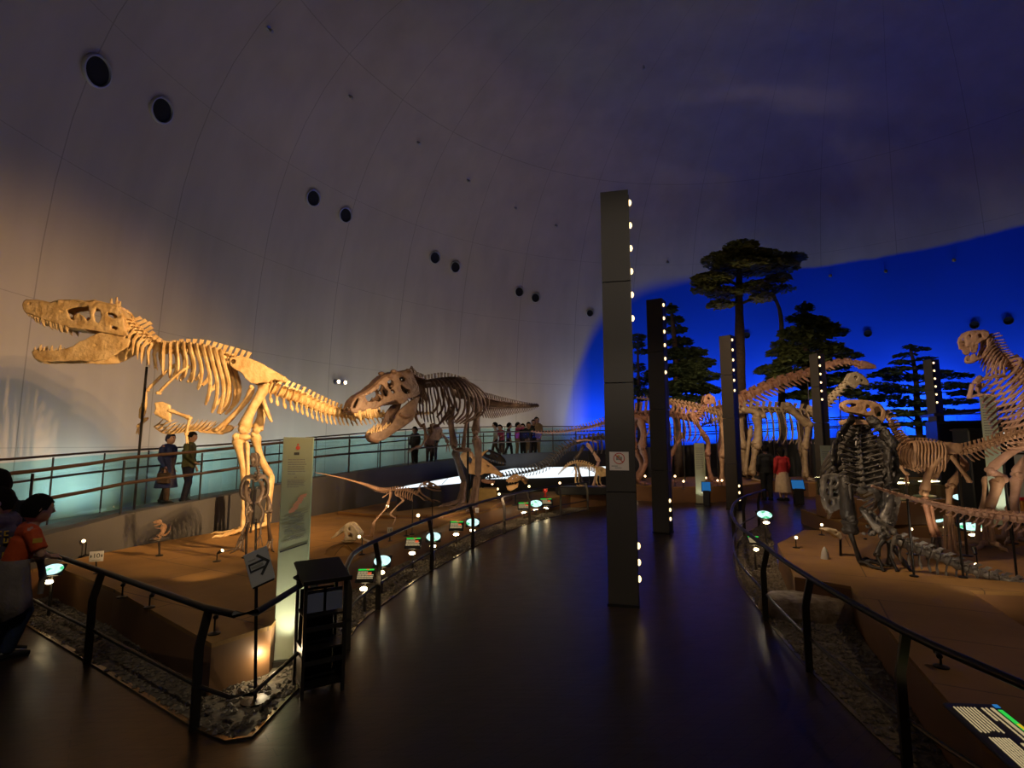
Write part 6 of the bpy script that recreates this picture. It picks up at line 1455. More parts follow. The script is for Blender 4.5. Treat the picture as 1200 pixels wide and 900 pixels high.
def frost(name, c):
    m, nt, out = newmat(name); N = nt.nodes.new; L = nt.links.new
    d = N('ShaderNodeBsdfPrincipled'); d.inputs['Base Color'].default_value = (*c, 1); d.inputs['Roughness'].default_value = .35
    tr = N('ShaderNodeBsdfTranslucent'); tr.inputs[0].default_value = (*c, 1); mx = N('ShaderNodeMixShader'); mx.inputs[0].default_value = .6
    L(d.outputs[0], mx.inputs[1]); L(tr.outputs[0], mx.inputs[2]); L(mx.outputs[0], out.inputs[0]); return m
M['frosted'] = frost('frosted_panel', (.66, .70, .50)); M['panel_edge'] = pr('panel_edge', (.55, .7, .5), .2)
def text_rows(parent, c, X, U, N_, w, z0, z1, n, mat, name='text_lettering', ragged=.12, hh=.35, breaks=False):
    m = MB(); dz = (z0 - z1) / n
    for i in range(n):
        z = z0 - dz * (i + .5); ww = w * (1 - (random.uniform(0, ragged) if i < n - 1 else random.uniform(.2, .6)))
        x = -w / 2
        while x < -w / 2 + ww:
            l = min(random.uniform(.02, .08) * w * 3, -w / 2 + ww - x)
            m.box(c + X * (x + l / 2) + U * z, (l * .92, .0016, dz * hh), (X, N_, U)); x += l
    return m.build(name, mat, parent, smooth=False)
def info_panel(label, base, h, w, normal, tilt=0.0, full=False, lamp=True, power=9):
    n = V(normal).normalized(); X = V((-n.y, n.x, 0)); 
    if X.x < 0: X = -X
    U = (UP - n * tilt).normalized(); N_ = X.cross(U)
    if N_.dot(n) < 0: N_ = -N_
    t = thing('information_panel', label, 'panel', base)
    c0 = V(base)
    m = MB(); m.bbox(c0 + U * h / 2, (w, .018, h), .004, (X, N_, U)); m.build('glass_sheet', M['frosted'], t, smooth=False)
    m = MB(); m.box(c0 + X * (w / 2 + .003) + U * h / 2, (.005, .02, h), (X, N_, U)); m.build('edge_strip', M['panel_edge'], t, smooth=False)
    m = MB(); m.box(c0 + U * .02, (w + .06, .10, .04), (X, N_, U)); m.build('foot_rail', M['dark_metal'], t, smooth=False)
    s = c0 + N_ * .0115
    if full:
        m = MB(); m.lathe(s + U * (h - .085), [(.016, 0), (.016, .002), (.006, .003), (0, .003)], (X, U, N_), 14); m.box(s + U * (h - .058), (.012, .002, .012), (X, N_, U)); m.build('red_emblem', M['red_ink'], t, smooth=False)
        text_rows(t, s, X, U, N_, .055, h - .118, h - .145, 1, M['ink'], 'title_lettering', hh=.8)
        text_rows(t, s, X, U, N_, .14, h - .17, h - .30, 7, M['grey_ink'])
        text_rows(t, s, X, U, N_, .04, h - .31, h - .325, 1, M['grey_ink'])
        text_rows(t, s, X, U, N_, .14, h - .335, h - .40, 6, M['grey_ink'], hh=.45)
        m = MB()
        for k in range(9):
            z = h - .46 - k * .016; x = .055 - k * .004; m.box(s + X * (x - k * .006) + U * (z), (.055 + .012 * math.sin(k * 2.1), .0016, .012), ((X + U * .28).normalized(), N_, (U - X * .28).normalized()))
        m.build('red_map_shape', M['pale_red'], t, smooth=False)
        m = MB()
        for k in range(34):
            z = h - .60 - k * .0062; l = random.uniform(.03, .17); x = random.uniform(-.10 + l / 2, .10 - l / 2)
            m.box(s + X * x + U * (z + x * .3), (l, .0014, .0035), ((X + U * .3).normalized(), N_, (U - X * .3).normalized()))
        m.build('contour_drawing', M['grey_ink'], t, smooth=False)
        m = MB(); m.box(s + U * (h - .865) , (.205, .002, .010), ((X + U * .3).normalized(), N_, (U - X * .3).normalized())); m.build('ground_line', M['ink'], t, smooth=False)
    else:
        text_rows(t, s, X, U, N_, w * .75, h - .12, h - .75, 14, M['grey_ink'])
    return t, X, U, N_
c = gnd(338, 778, .012)
info_panel('tall pale green frosted panel with dark text, glowing at its foot beside the arrow sign', c, 1.74, .225, V((-c.x * .75, -c.y, 0)), 0.0, True)
c = V((5.32, 15.15, 0)); info_panel('small frosted panel among the lamps between the second and third pillars', c, 1.72, .27, (-.3, -1, 0))
c = V((7.10, 12.0, 0)); info_panel('frosted panel just behind the grey skeleton, beside the fourth pillar', c, 1.66, .29, (-.5, -1, 0))
c = V((8.24, 9.15, .30)); info_panel('tall white panel behind the ribs of the rearing skeleton', c, 2.26, .20, (-.7, -1, 0))
# floor lamp at the foot of the tall panel
M['lamp_hot'] = emit('lamp_hot', (1.0, .82, .5), 60.0)
def spotlamp(base, head, aim, label, grp='small black spotlights on the display platforms', lit=True, r=.024, hot=False):
    t = thing('spotlight', label, 'lamp', base, grp)
    B, Hh = V(base), V(head); d = (V(aim) - Hh).normalized(); a, b = frame_from(d)
    m = MB(); m.lathe(B, [(r * 2.0, 0), (r * 2.0, .008), (r * .7, .014), (r * .4, .016)], n=16); m.build('base', M['black_metal'], t)
    m = MB(); m.tube([B + UP * .01, V((B.x, B.y, Hh.z - r)), Hh - d * r * .4], r * .32, 8); m.build('stem', M['black_metal'], t)
    m = MB(); m.lathe(Hh, [(r * .5, -r * 2.4), (r * .8, -r * 2.2), (r * .85, 0), (r * 1.1, .004), (r * 1.12, r * 1.4), (r * .95, r * 1.4), (r * .9, r * .9)], (a, b, d), 14); m.build('head', M['black_metal'], t)
    m = MB(); m.lathe(Hh, [(r * .92, r * 1.0), (r * .5, r * 1.15), (0, r * 1.2)], (a, b, d), 14); m.build('lens', (M['lamp_hot'] if hot else M['lamp_spot']) if lit else M['port_dark'], t)
    return t
CAMP = V((0, 0, EYE))
SP = [  # base px, head px, z of base, aim ('c' towards the visitors, or a world point), label, lit
    (100, 651, 98, 634, SZ, 'c', 'small spotlight shining out beside the little number 10 sign', 1),
    (143, 700, 146, 682, SZ, (-4.6, 8.3, 2.3), 'unlit spotlight on the sand nearest to the number 10 sign', 0),
    (175, 712, 180, 694, SZ, (-4.2, 8.3, 2.3), 'spotlight on the sand midway along the railing with the corner', 1),
    (251, 743, 254, 719, SZ, (-3.9, 8.4, 2.0), 'spotlight at the sand corner beside the kinked railing post', 1),
    (254, 658, 259, 646, SZ, (-1.8, 5.6, 1.3), 'lit spotlight lying alone on the open sand before the golden feet', 1),
    (424, 650, 421, 629, SZ, 'c', 'lit spotlight glaring in front of the small horned skull', 1),
    (452, 604, 454, 593, SZ, 'c', 'lit spotlight between the thin legs of the small raptor', 1),
    (492, 613, 490, 604, SZ, 'c', 'lit spotlight under the hands of the small raptor', 1),
    (476, 628, 475, 619, SZ, (-1.2, 11, 2), 'unlit black spotlight near the raptor at the platform edge', 0),
    (537, 589, 537, 577, SZ, 'c', 'starry spotlight just left of the brown feet', 1),
    (578, 578, 577, 567, SZ, 'c', 'upper spotlight of the trio right of the mustard block', 1),
    (584, 584, 583, 573, SZ, 'c', 'middle spotlight of the trio right of the mustard block', 1),
    (586, 589, 585, 579, SZ, 'c', 'lower spotlight of the trio right of the mustard block', 1),
    (620, 583, 620, 570, SZ, 'c', 'starry spotlight beside the small orange skull', 1),
    (656, 578, 656, 566, SZ, 'c', 'spotlight in front of the spiny tail', 1),
    (698, 573, 698, 561, SZ, 'c', 'spotlight at the head of the yellow four-legged skeleton', 1),
    (756, 569, 756, 558, .45, 'c', 'tiny spotlight just beyond the tallest pillar', 1),
    (791, 570, 791, 558, .45, 'c', 'bright spotlight under the orange plant-eating skeleton', 1),
    (801, 573, 801, 564, .45, 'c', 'lower spotlight under the orange plant-eating skeleton', 1),
    (827, 570, 827, 560, .45, 'c', 'brightest spotlight next to the small frosted panel', 1),
    (841, 570, 841, 563, .45, 'c', 'spotlight close to the third pillar, first of two', 1), (846, 570, 846, 563, .45, 'c', 'spotlight close to the third pillar, second of two', 1),
    (867, 574, 866, 566, .45, 'c', 'spotlight just past the third pillar', 1),
    (933, 642, 933, 630, SZ, 'c', 'lit spotlight at the corner of the platform with the grey skeleton', 1),
    (963, 627, 963, 615, SZ, 'c', 'lit spotlight near the pale small skull', 1),
    (1068, 632, 1068, 620, SZ, 'c', 'small spotlight between the black rods and the tan foot', 1),
    (1146, 670, 1142, 645, SZ, (5.2, 6.3, 1.3), 'spotlight turned up behind the grey tail', 1),
    (1142, 672, 1144, 662, SZ, 'c', 'bright low spotlight behind the grey tail', 1),
    (1103, 782, 1099, 764, SZ, (4.0, 5.9, 1.2), 'unlit black spotlight on the sand by the railing', 0),
    (1093, 627, 1093, 616, .30, 'c', 'spotlight seen between the tan legs', 1), (1107, 628, 1107, 618, .30, 'c', 'spotlight just behind the tan foot, first of two', 1), (1112, 628, 1112, 618, .30, 'c', 'spotlight just behind the tan foot, second of two', 1),
    (1149, 631, 1149, 621, .30, 'c', 'spotlight beside the pinkish foot', 1)]
for bx, by, hx, hy, z, aim, lab, lit in SP:
    b = gnd(bx, by, z); h = at(hx, hy, b.y)
    if h.z < z + .05: h.z = z + .05
    spotlamp(b, h, CAMP if aim == 'c' else V(aim), lab, lit=bool(lit), r=.021 if b.y < 9 else .030)
b = gnd(308, 784, .012); b2 = at(308, 768, b.y); spotlamp(b, b2, CAMP, 'floor spotlight glaring at the foot of the tall information panel', None, hot=True)

# ---- lit labels beside the railings
def disc_material(name, seed):
    m, nt, out = newmat(name); N = nt.nodes.new; L = nt.links.new
    tc = N('ShaderNodeTexCoord'); mp = N('ShaderNodeMapping'); mp.inputs['Location'].default_value = (seed, seed * 2, 0); L(tc.outputs['Object'], mp.inputs[0])
    n = N('ShaderNodeTexNoise'); n.inputs['Scale'].default_value = 11; n.inputs['Detail'].default_value = 4; L(mp.outputs[0], n.inputs['Vector'])
    r = N('ShaderNodeValToRGB'); L(n.outputs['Fac'], r.inputs[0])
    r.color_ramp.elements[0].position = .40; r.color_ramp.elements[0].color = (.55, .95, 1.0, 1); r.color_ramp.elements[1].position = .62; r.color_ramp.elements[1].color = (.06, .55, .22, 1)
    e = r.color_ramp.elements.new(.52); e.color = (.70, 1.0, .95, 1)
    em = N('ShaderNodeEmission'); em.inputs[1].default_value = 1.25; L(r.outputs[0], em.inputs[0]); L(em.outputs[0], out.inputs[0]); return m
DISC = [disc_material('glowing_map', s) for s in (0, 3.1)]  # brightness of the maps put in as emission
M['lit_text'] = emit('glow_text', (1.0, .76, .40), .42); M['lit_green'] = emit('glow_green', (.03, .55, .06), 1.0); M['lit_red'] = emit('glow_red', (.8, .12, .04), .8); M['lit_yellow'] = emit('glow_yellow', (.8, .5, .02), .8); M['lit_blue'] = emit('glow_blue', (.03, .22, .55), .7)  # lamp light on the print put into the colours as emission
def label_stand(px, py, z, w, h, kind, label, yaw=None, lamp=True, grp='lit labels along the railings', gz=0.0, tilt=.62):
    c = gnd(px, py, z); n = V((-c.x * .35, -c.y, 0)).normalized()
    if yaw is not None: n = V((math.sin(yaw), -math.cos(yaw), 0))
    X = V((-n.y, n.x, 0)); X = -X if X.x < 0 else X
    N_ = (UP * math.cos(tilt) + n * math.sin(tilt)).normalized(); Yv = (N_.cross(X)).normalized()
    if Yv.z < 0: Yv = -Yv
    t = thing('label_stand', label, 'label', V((c.x, c.y, gz)), grp)
    m = MB(); m.bbox(c - N_ * .012, (w, h, .018), .01, (X, Yv, N_)); m.build('board', M['black_plastic'], t, smooth=False)
    if kind == 'map':
        m = MB(); m.lathe(c - N_ * .002, [(w * .46, 0), (w * .46, .003), (0, .004)], (X, Yv * (h / w), N_), 28); m.build('map_disc', random.choice(DISC), t)
    else:
        s = c; hw = w * .86
        m = MB(); m.box(s + Yv * h * .40, (hw, h * .10, .004), (X, Yv, N_)); m.build('green_header', M['lit_green'], t, smooth=False)
        m = MB(); m.box(s + Yv * h * .40 + X * w * .1, (w * .16, h * .07, .006), (X, Yv, N_)); m.box(s + Yv * h * .1 + X * w * .22, (w * .2, h * .2, .004), (X, Yv, N_)); m.build('red_picture', M['lit_red'], t, smooth=False)
        m = MB()
        for i in range(5):
            y = .24 - i * .115; x = -hw / 2; end = hw * (.5 if i > 1 else .12) * random.uniform(.8, 1)
            while x < end:
                l = random.uniform(.05, .22) * w; l = min(l, end - x + .004); m.box(s + Yv * h * y + X * (x + l / 2), (l * .88, h * .05, .004), (X, Yv, N_)); x += l
        m.build('text_lettering', M['lit_text'], t, smooth=False)
    m = MB(); m.tube([V((c.x, c.y, gz)), c - N_ * .02], .014, 8); m.build('leg', M['dark_metal'], t)
    if lamp:
        lp = c - Yv * (h * .5 + .035) - N_ * .055
        m = MB(); m.tube([c - Yv * h * .4 - N_ * .02, lp - N_ * .01], .008, 6); m.build('lamp_arm', M['dark_metal'], t)
        m = MB(); m.ell(lp, (w * .20, .022, .020), (X, Yv, N_), 14, 8); m.build('lamp', M['lamp_label'], t)
    return t
LB = [(448, 657, .38, .155, .135, 'map', 'map disc on the stand nearest the bend of the railing'), (428, 674, .38, .14, .14, 'text', 'text board with a green header nearest the bend of the railing'),
      (508, 629, .36, .17, .15, 'map', 'second map disc along the curving railing, by the raptor'), (484, 636, .36, .17, .16, 'text', 'second text board with a green header, by the raptor'),
      (554, 612, .32, .19, .17, 'map', 'third map disc, in front of the brown feet'), (535, 616, .32, .19, .18, 'text', 'third text board, in front of the brown feet'),
      (628, 590, .30, .24, .20, 'map', 'fourth map disc, near the far bend of the railing'), (614, 593, .30, .22, .2, 'text', 'fourth text board, near the far bend of the railing'), (640, 588, .30, .24, .2, 'text', 'dim text board beside the fourth map disc'),
      (62, 667, .46, .19, .15, 'map', 'map disc under the hands of the boy in orange'),
      (744, 574, .30, .36, .26, 'text', 'small text board just beyond the tallest pillar'), (757, 571, .30, .36, .26, 'map', 'greenish map board beyond the tallest pillar'), (788, 570, .30, .38, .28, 'map', 'greenish map board beyond the second pillar'),
      (896, 603, .50, .26, .2, 'map', 'pale board at the curled end of the curved railing'), (884, 633, .40, .16, .16, 'text', 'small text board inside the curved railing'),
      (1128, 583, .5, .4, .25, 'map', 'lit board seen between the legs of the tan skeleton'), (1092, 608, .35, .4, .2, 'map', 'long lit board beside the tan leg'), (1138, 617, .35, .4, .2, 'map', 'long lit board beside the pinkish leg')]
for px, py, z, w, h, k, lab in LB: label_stand(px, py, z, w * (1.3 if 400 < px < 700 else 1), h * (1.25 if 400 < px < 700 else 1), k, lab, gz=0.012 if px < 700 or py > 600 else 0.0)
# the large board at the lower right corner
A, Bc, Cc, Dc = gnd(1103, 822, .38), gnd(1153, 812, .40), gnd(1246, 862, .40), gnd(1195, 908, .38)
def big_board():
    c = (A + Bc + Cc + Dc) / 4; t = thing('label_stand', 'large black text board with green header and lamp under the curved railing', 'label', V((c.x, c.y, 0)), None)
    X = ((Dc - A).normalized()); Y = (Bc - A); Y = (Y - X * Y.dot(X)).normalized(); N_ = X.cross(Y)
    if N_.z < 0: N_ = -N_
    w = (Dc - A).length; h = (Bc - A).dot(Y); c = A + X * w / 2 + Y * h / 2
    m = MB(); m.bbox(c - N_ * .012, (w, h, .02), .01, (X, Y, N_)); m.build('board', M['black_plastic'], t, smooth=False)
    m = MB(); m.box(c + Y * h * .40 + X * w * .04, (w * .86, h * .075, .003), (X, Y, N_)); m.build('green_header', M['lit_green'], t, smooth=False)
    m = MB(); m.box(c + Y * h * .40 - X * w * .12, (w * .1, h * .06, .005), (X, Y, N_)); m.build('yellow_mark', M['lit_yellow'], t, smooth=False)
    m = MB(); m.box(c + Y * h * .42 - X * w * .455, (w * .05, h * .09, .003), (X, Y, N_)); m.build('blue_mark', M['lit_blue'], t, smooth=False)
    def rows(x0, x1, y0, y1, n, hh, name):
        m = MB(); dy = (y0 - y1) / n
        for i in range(n):
            x = x0; end = x0 + (x1 - x0) * random.uniform(.86, 1)
            while x < end:
                l = min(random.uniform(.015, .07), end - x + .003); m.box(c + X * w * (x + l / 2) + Y * h * (y0 - dy * (i + .5)), (w * l * .82, h * dy * hh, .003), (X, Y, N_)); x += l
        m.build(name, M['lit_text'], t, smooth=False)
    rows(-.42, .40, .33, .25, 1, .7, 'title_lettering'); rows(-.42, .10, .22, .16, 1, .5, 'text_lettering'); rows(-.42, -.20, .15, .09, 1, .6, 'text_lettering')
    rows(-.42, -.02, .02, -.40, 7, .42, 'text_lettering'); rows(.04, .44, -.02, -.36, 7, .55, 'text_lettering'); rows(.10, .40, .16, .05, 2, .8, 'text_lettering')
    m = MB(); m.tube([V((c.x, c.y, 0)), c - N_ * .02], .02, 8); m.build('leg', M['dark_metal'], t)
    l = gnd(1192, 886, .27); m = MB(); m.ell(l, (.045, .02, .018), (X, Y, N_), 14, 8); m.build('lamp', M['lamp_label'], t); m = MB(); m.tube([l - N_ * .01, c - N_ * .02], .008, 6); m.build('lamp_arm', M['dark_metal'], t)
    return l
bl = big_board()

# ---- arrow sign on a post
c = gnd(299, 822, .012)
sg = at(304, 664, c.y); t = thing('arrow_sign', 'white tilted sign with black outlined arrow on a thin black post', 'sign', c)
m = MB(); m.tube([c, V((sg.x - .015, sg.y, sg.z - .10))], .011, 8); m.lathe(c, [(.09, 0), (.09, .012), (.012, .02)], n=18); m.build('post', M['black_metal'], t)
n = V((.35, -1, .12)).normalized(); ang = math.radians(17); X0 = V((-n.y, n.x, 0)).normalized(); X0 = X0 if X0.x > 0 else -X0; Y0 = n.cross(X0); Y0 = Y0 if Y0.z > 0 else -Y0
X = X0 * math.cos(ang) + Y0 * math.sin(ang); Y = Y0 * math.cos(ang) - X0 * math.sin(ang)
X = (X0 * math.cos(ang * 1.3) + Y0 * math.sin(ang * 1.3))
m = MB(); w, h = .155, .225; m.bbox(sg, (w, .010, h), .004, (X, n, Y)); m.build('board', M['white_panel'], t, smooth=False)
m = MB(); s = sg + n * .0065
def bar(m, a, b, th): 
    A_, B_ = s + X * a[0] + Y * a[1], s + X * b[0] + Y * b[1]; d = (B_ - A_); l = d.length; d.normalize(); q = n.cross(d); m.box((A_ + B_) / 2, (l + th * .6, .003, th), (d, n, q))
bar(m, (.005, .075), (.062, .012), .017); bar(m, (.062, .012), (.005, -.052), .017); bar(m, (-.058, .034), (.03, .034), .013); bar(m, (-.058, -.012), (.03, -.012), .013); bar(m, (-.058, .034), (-.058, -.012), .010)
m.build('arrow', M['ink'], t, smooth=False)
m = MB()
for k in range(4): bar(m, (-.044 + k * .019, .011), (-.034 + k * .019, .011), .018)
m.build('arrow_text', M['grey_ink'], t, smooth=False)
m = MB(); bar(m, (-.055, .060), (-.012, .060), .007); m.build('small_text', M['grey_ink'], t, smooth=False)
m = MB(); m.box(sg - Y * (h / 2 + .004) - n * .002, (w * .9, .014, .012), (X, n, Y)); m.build('clip', M['black_metal'], t, smooth=False)
# ---- number 10 sign and small cards on the sand
def card(px, py, w, h, text, label, gz=SZ, by=None):
    b = gnd(px, by, gz); c = at(px, py, b.y); n = V((-c.x * .6, -c.y, 0)).normalized(); X = V((-n.y, n.x, 0)); X = X if X.x > 0 else -X
    t = thing('number_card', label, 'sign', b)
    m = MB(); m.bbox(c, (w, .006, h), .003, (X, n, UP)); m.build('card', M['white_panel'], t, smooth=False)
    m = MB(); m.tube([b, c - UP * h * .45 - n * .004], .007, 8); m.lathe(b, [(.03, 0), (.03, .006), (.008, .01)], n=12); m.build('peg', M['black_metal'], t)
    text_obj('number', text, h * .62, M['ink'], t, c + n * .004 + UP * h * .06, (X, UP, n))
    m = MB(); m.box(c + n * .0035 - UP * h * .36, (w * .6, .002, h * .07), (X, n, UP)); m.build('small_text', M['grey_ink'], t, smooth=False)
    return t, c, X, n
t, c, X, n = card(113, 652, .125, .105, '10', 'white card reading 10 on the sand beside the railing', by=672)
m = MB()
for s in (-1, 1): m.ell(c + n * .004 + X * s * .046 + UP * .004, (.007, .002, .016), (X, n, UP), 10, 6)
m.build('side_marks', M['ink'], t)
card(457, 622, .075, .095, '18', 'white number card on a peg between raptor and railing', by=634)
card(559, 598, .075, .10, '1', 'white number card on a peg before the brown feet', by=603)
# ---- no photography notice on the first pillar
(px_, py_), phi = pill[0][0], pill[0][1]
cc = V((-px_, -py_, 0)).normalized(); fn = Matrix.Rotation(-math.radians(phi), 3, 'Z') @ cc; Xs = V((-fn.y, fn.x, 0)); Xs = Xs if Xs.x > 0 else -Xs
c = V((px_, py_, 0)) + fn * .003; c.z = EYE - 20 / 107.6; c -= Xs * .01
t = thing('notice', 'white no-photography notice with a red crossed circle stuck to the tallest pillar', 'sign', c)
m = MB(); m.bbox(c, (.205, .004, .198), .002, (Xs, fn, UP)); m.build('sheet', pr('notice_paper', (.78, .70, .62), .6), t, smooth=False)
s = c + fn * .003; cz = s + UP * .028
m = MB(); m.lathe(cz, [(.052, 0), (.060, 0), (.060, .003), (.052, .003)], (Xs, UP, fn), 32, closed=True); d = (Xs - UP).normalized(); q = (Xs + UP).normalized(); m.box(cz + fn * .001, (.108, .003, .009), (d, fn, q)); m.build('red_ban_ring', M['red_ink'], t, smooth=False)
m = MB(); m.box(cz - fn * .0012, (.062, .0015, .034), (Xs, fn, UP)); m.box(cz + UP * .020 - fn * .0012, (.022, .0015, .010), (Xs, fn, UP)); m.build('camera_picture', M['grey_ink'], t, smooth=False)
m = MB(); m.lathe(cz - fn * .0008, [(.012, 0), (.012, .001), (0, .001)], (Xs, UP, fn), 16); m.build('camera_lens', M['white_panel'], t)
m = MB(); m.box(cz + UP * .03 - Xs * .008, (.03, .0012, .012), ((Xs + UP * .3).normalized(), fn, (UP - Xs * .3).normalized())); m.build('yellow_flash', YEL, t, smooth=False)
text_rows(t, s, Xs, UP, fn, .165, -.046, -.060, 1, M['grey_ink'], hh=.6); text_rows(t, s, Xs, UP, fn, .09, -.066, -.078, 1, M['grey_ink'], hh=.6)

# ---- dark lectern at the gap between the railings
def lectern():
    c = V((-1.36, 3.92, 0)); a = math.radians(-32); n = V((math.sin(a) * -1, -math.cos(a), 0)); n = V((.55, -.83, 0)).normalized(); X = V((-n.y, n.x, 0)); X = X if X.x > 0 else -X
    t = thing('brochure_lectern', 'dark metal lectern with a sloping top and clear pockets at the gap between the railings', 'lectern', c)
    w, d, h = .27, .24, .74
    for sx in (-1, 1):
        for sy in (-1, 1):
            m = MB(); p = c + X * sx * w / 2 + n * sy * d / 2; m.box(p + UP * (h + (0 if sy > 0 else .07)) / 2, (.022, .022, h + (0 if sy > 0 else .07)), (X, n, UP)); m.build('upright', M['dark_metal'], t, smooth=False)
    for z in (.06, .30, .52):
        m = MB(); m.box(c + UP * z, (w, d, .014), (X, n, UP)); m.build('shelf', M['black_metal'], t, smooth=False)
    for sx in (-1, 1):
        m = MB(); m.box(c + X * sx * (w / 2 - .006) + UP * .18, (.006, d - .03, .24), (X, n, UP)); m.build('side_panel', M['black_metal'], t, smooth=False)
    m = MB(); m.box(c - n * (d / 2 - .006) + UP * .36, (w - .03, .006, .6), (X, n, UP)); m.build('back_panel', M['black_metal'], t, smooth=False)
    Yt = (n * -.96 + UP * .28).normalized(); Nt = X.cross(Yt); Nt = Nt if Nt.z > 0 else -Nt
    m = MB(); m.bbox(c + UP * (h + .055), (w + .06, d + .10, .018), .01, (X, Yt, Nt)); m.build('sloping_top', M['black_metal'], t, smooth=False)
    m = MB(); m.box(c + UP * (h + .055) - Yt * (d / 2 + .05) + Nt * .015, (w + .06, .012, .03), (X, Yt, Nt)); m.build('lip', M['dark_metal'], t, smooth=False)
    for k in (-1, 1):
        m = MB(); m.box(c + X * k * .065 + n * (d / 2 - .02) + UP * .62, (.11, .004, .15), (X, n, UP)); m.build('clear_pocket', pr('pocket_%d' % (k + 2), (.16, .18, .26), .1), t, smooth=False)
    for z in (.22, .44):
        m = MB(); m.box(c + n * (d / 2) + UP * z, (w, .012, .03), (X, n, UP)); m.build('crossbar', M['dark_metal'], t, smooth=False)
lectern()
# slanted black reading board on the railing end by the lectern
t = thing('reading_board', 'narrow black slanting board fixed along the railing end by the lectern', 'board', R1[-1])
d = (R1[-1] - R1[-2]).normalized(); c = R1[-1] - d * .16 + UP * .035; q = V((-d.y, d.x, 0))
m = MB(); m.bbox(c, (.42, .11, .016), .006, (d, (q * .9 + UP * .43).normalized(), (UP * .9 - q * .43).normalized())); m.build('board', M['black_metal'], t, smooth=False)
m = MB(); m.tube([c - UP * .012 - d * .1, c - UP * .034 - d * .1], .012, 8); m.tube([c - UP * .012 + d * .1, c - UP * .034 + d * .1], .012, 8); m.build('bracket', M['dark_metal'], t)
# ---- stone slab in the gravel
c = gnd(954, 722, .012)
m = MB(); P = [(-.44, -.12), (-.20, -.22), (.20, -.24), (.44, -.13), (.47, .12), (.20, .22), (-.22, .20), (-.46, .10)]
rows = [(0, 1.0), (.05, 1.06), (.13, 1.03), (.18, .96), (.20, .85), (.205, .4)]
vs = []; fs = []; n = len(P) * 4
pp = spline([V((x, y, 0)) for x, y in P + [P[0]]], n + 1)[:n]
for z, s in rows:
    for k, q in enumerate(pp):
        nz = noise.noise(V((q.x * 5, q.y * 5, z * 12))); vs.append(c + V((q.x * s * (1 + nz * .10), q.y * s * (1 + nz * .12), z + nz * .018 * (z > .1))))
for i in range(len(rows) - 1):
    for k in range(n): fs.append((i * n + k, i * n + (k + 1) % n, (i + 1) * n + (k + 1) % n, (i + 1) * n + k))
fs.append(tuple((len(rows) - 1) * n + k for k in range(n))); fs.append(tuple(range(n))[::-1])
m.add(vs, fs); o = m.build('stone_slab', pr('fossil_stone', (.40, .32, .23), .8, col2=(.20, .14, .09), scale=14, bump=.6, bscale=18), None, loc=c); tag(o, 'rough layered stone slab lying in the gravel below the sand platform', 'stone')
# ---- glowing light tables behind the brown skeleton
M['light_top'] = emit('backlit_top', (.86, .95, 1.0), 1.25)
def light_table(label, poly, z0s):
    c = sum((V(p) for p in poly), V((0, 0, 0))) / len(poly)
    t = thing('light_table', label, 'light table', V((c.x, c.y, SZ)))
    n = len(poly); m = MB(); m.add([V(p) for p in poly] + [V(p) - UP * .012 for p in poly], [tuple(range(n))] + [(k, (k + 1) % n, n + (k + 1) % n, n + k) for k in range(n)]); m.build('glowing_top', M['light_top'], t, smooth=False)
    m = MB(); ins = [c.lerp(V(p), .97) for p in poly]; m.add([V((p.x, p.y, V(q).z - .014)) for p, q in zip(ins, poly)] + [V((p.x, p.y, SZ if in_poly(p.x, p.y, PLpoly) else 0.0)) for p in ins], [(k, (k + 1) % n, n + (k + 1) % n, n + k) for k in range(n)] + [tuple(range(n))]); m.build('cabinet', M['black_plastic'], t, smooth=False)
    for a, b in ((.33, .33), (.66, .66)):
        h = n // 2; p = V(poly[0]).lerp(V(poly[h - 1]), a) + UP * .002; q = V(poly[-1]).lerp(V(poly[h]), b) + UP * .002
        m = MB(); m.tube([p, q], .008, 4); m.build('panel_joint', M['dark_metal'], t)
g = lambda x, y, z: gnd(x, y, z)
light_table('glowing white wedge-shaped table end left of the brown legs', [g(464, 572.3, .85), g(505, 569, .85), g(542, 565.5, .85), g(543, 557, .85), g(505, 564, .85), g(480, 568.5, .85)], .85)
light_table('long glowing white table right of the brown legs, crossed by a spiny tail', [g(567, 561, .75), g(600, 560.5, .75), g(640, 559.5, .75), g(680, 558, .75), g(714, 556.5, .75), g(714, 546.5, .90), g(680, 547, .90), g(640, 547.5, .90), g(600, 549, .90), g(580, 553, .87)], .86)
# ---- consoles with blue screens
def console(label, px, d, tz, w=.45):
    x = (px - 600) / F * d; c = V((x, d, 0)); n = V((-.35, -1, 0)).normalized(); X = V((-n.y, n.x, 0)); X = X if X.x > 0 else -X
    t = thing('screen_console', label, 'console', c)
    m = MB(); m.bbox(c + UP * tz * .5, (w * .7, .3, tz), .02, (X, n, UP)); m.build('pedestal', M['black_plastic'], t, smooth=False)
    Y = (UP * .75 - n * .66).normalized(); N_ = (n * .75 + UP * .66).normalized(); k = c + UP * (tz + .1)
    m = MB(); m.bbox(k - N_ * .02, (w, .36, .04), .01, (X, Y, N_)); m.build('screen_case', M['black_plastic'], t, smooth=False)
    m = MB(); m.box(k + N_ * .003, (w * .9, .30, .004), (X, Y, N_)); m.build('screen', emit('blue_screen_%d' % px, (.05, .35, .95), .30), t, smooth=False)
console('console with a glowing blue screen beside the visitor in red', 930, 15.2, .45, .34); console('console with a dim blue screen beside the small frosted panel', 824, 14.9, .42, .25)
c = gnd(639, 582, SZ); m = MB(); m.lathe(c, [(.05, 0), (.05, .02), (.02, .03), (.02, .10), (.055, .12), (.06, .18), (.04, .21), (0, .22)], n=14); o = m.build('signal_lamp', pr('red_plastic', (.5, .03, .02), .4), None, loc=c); tag(o, 'small red lamp-shaped object on the sand before the glowing table', 'lamp')
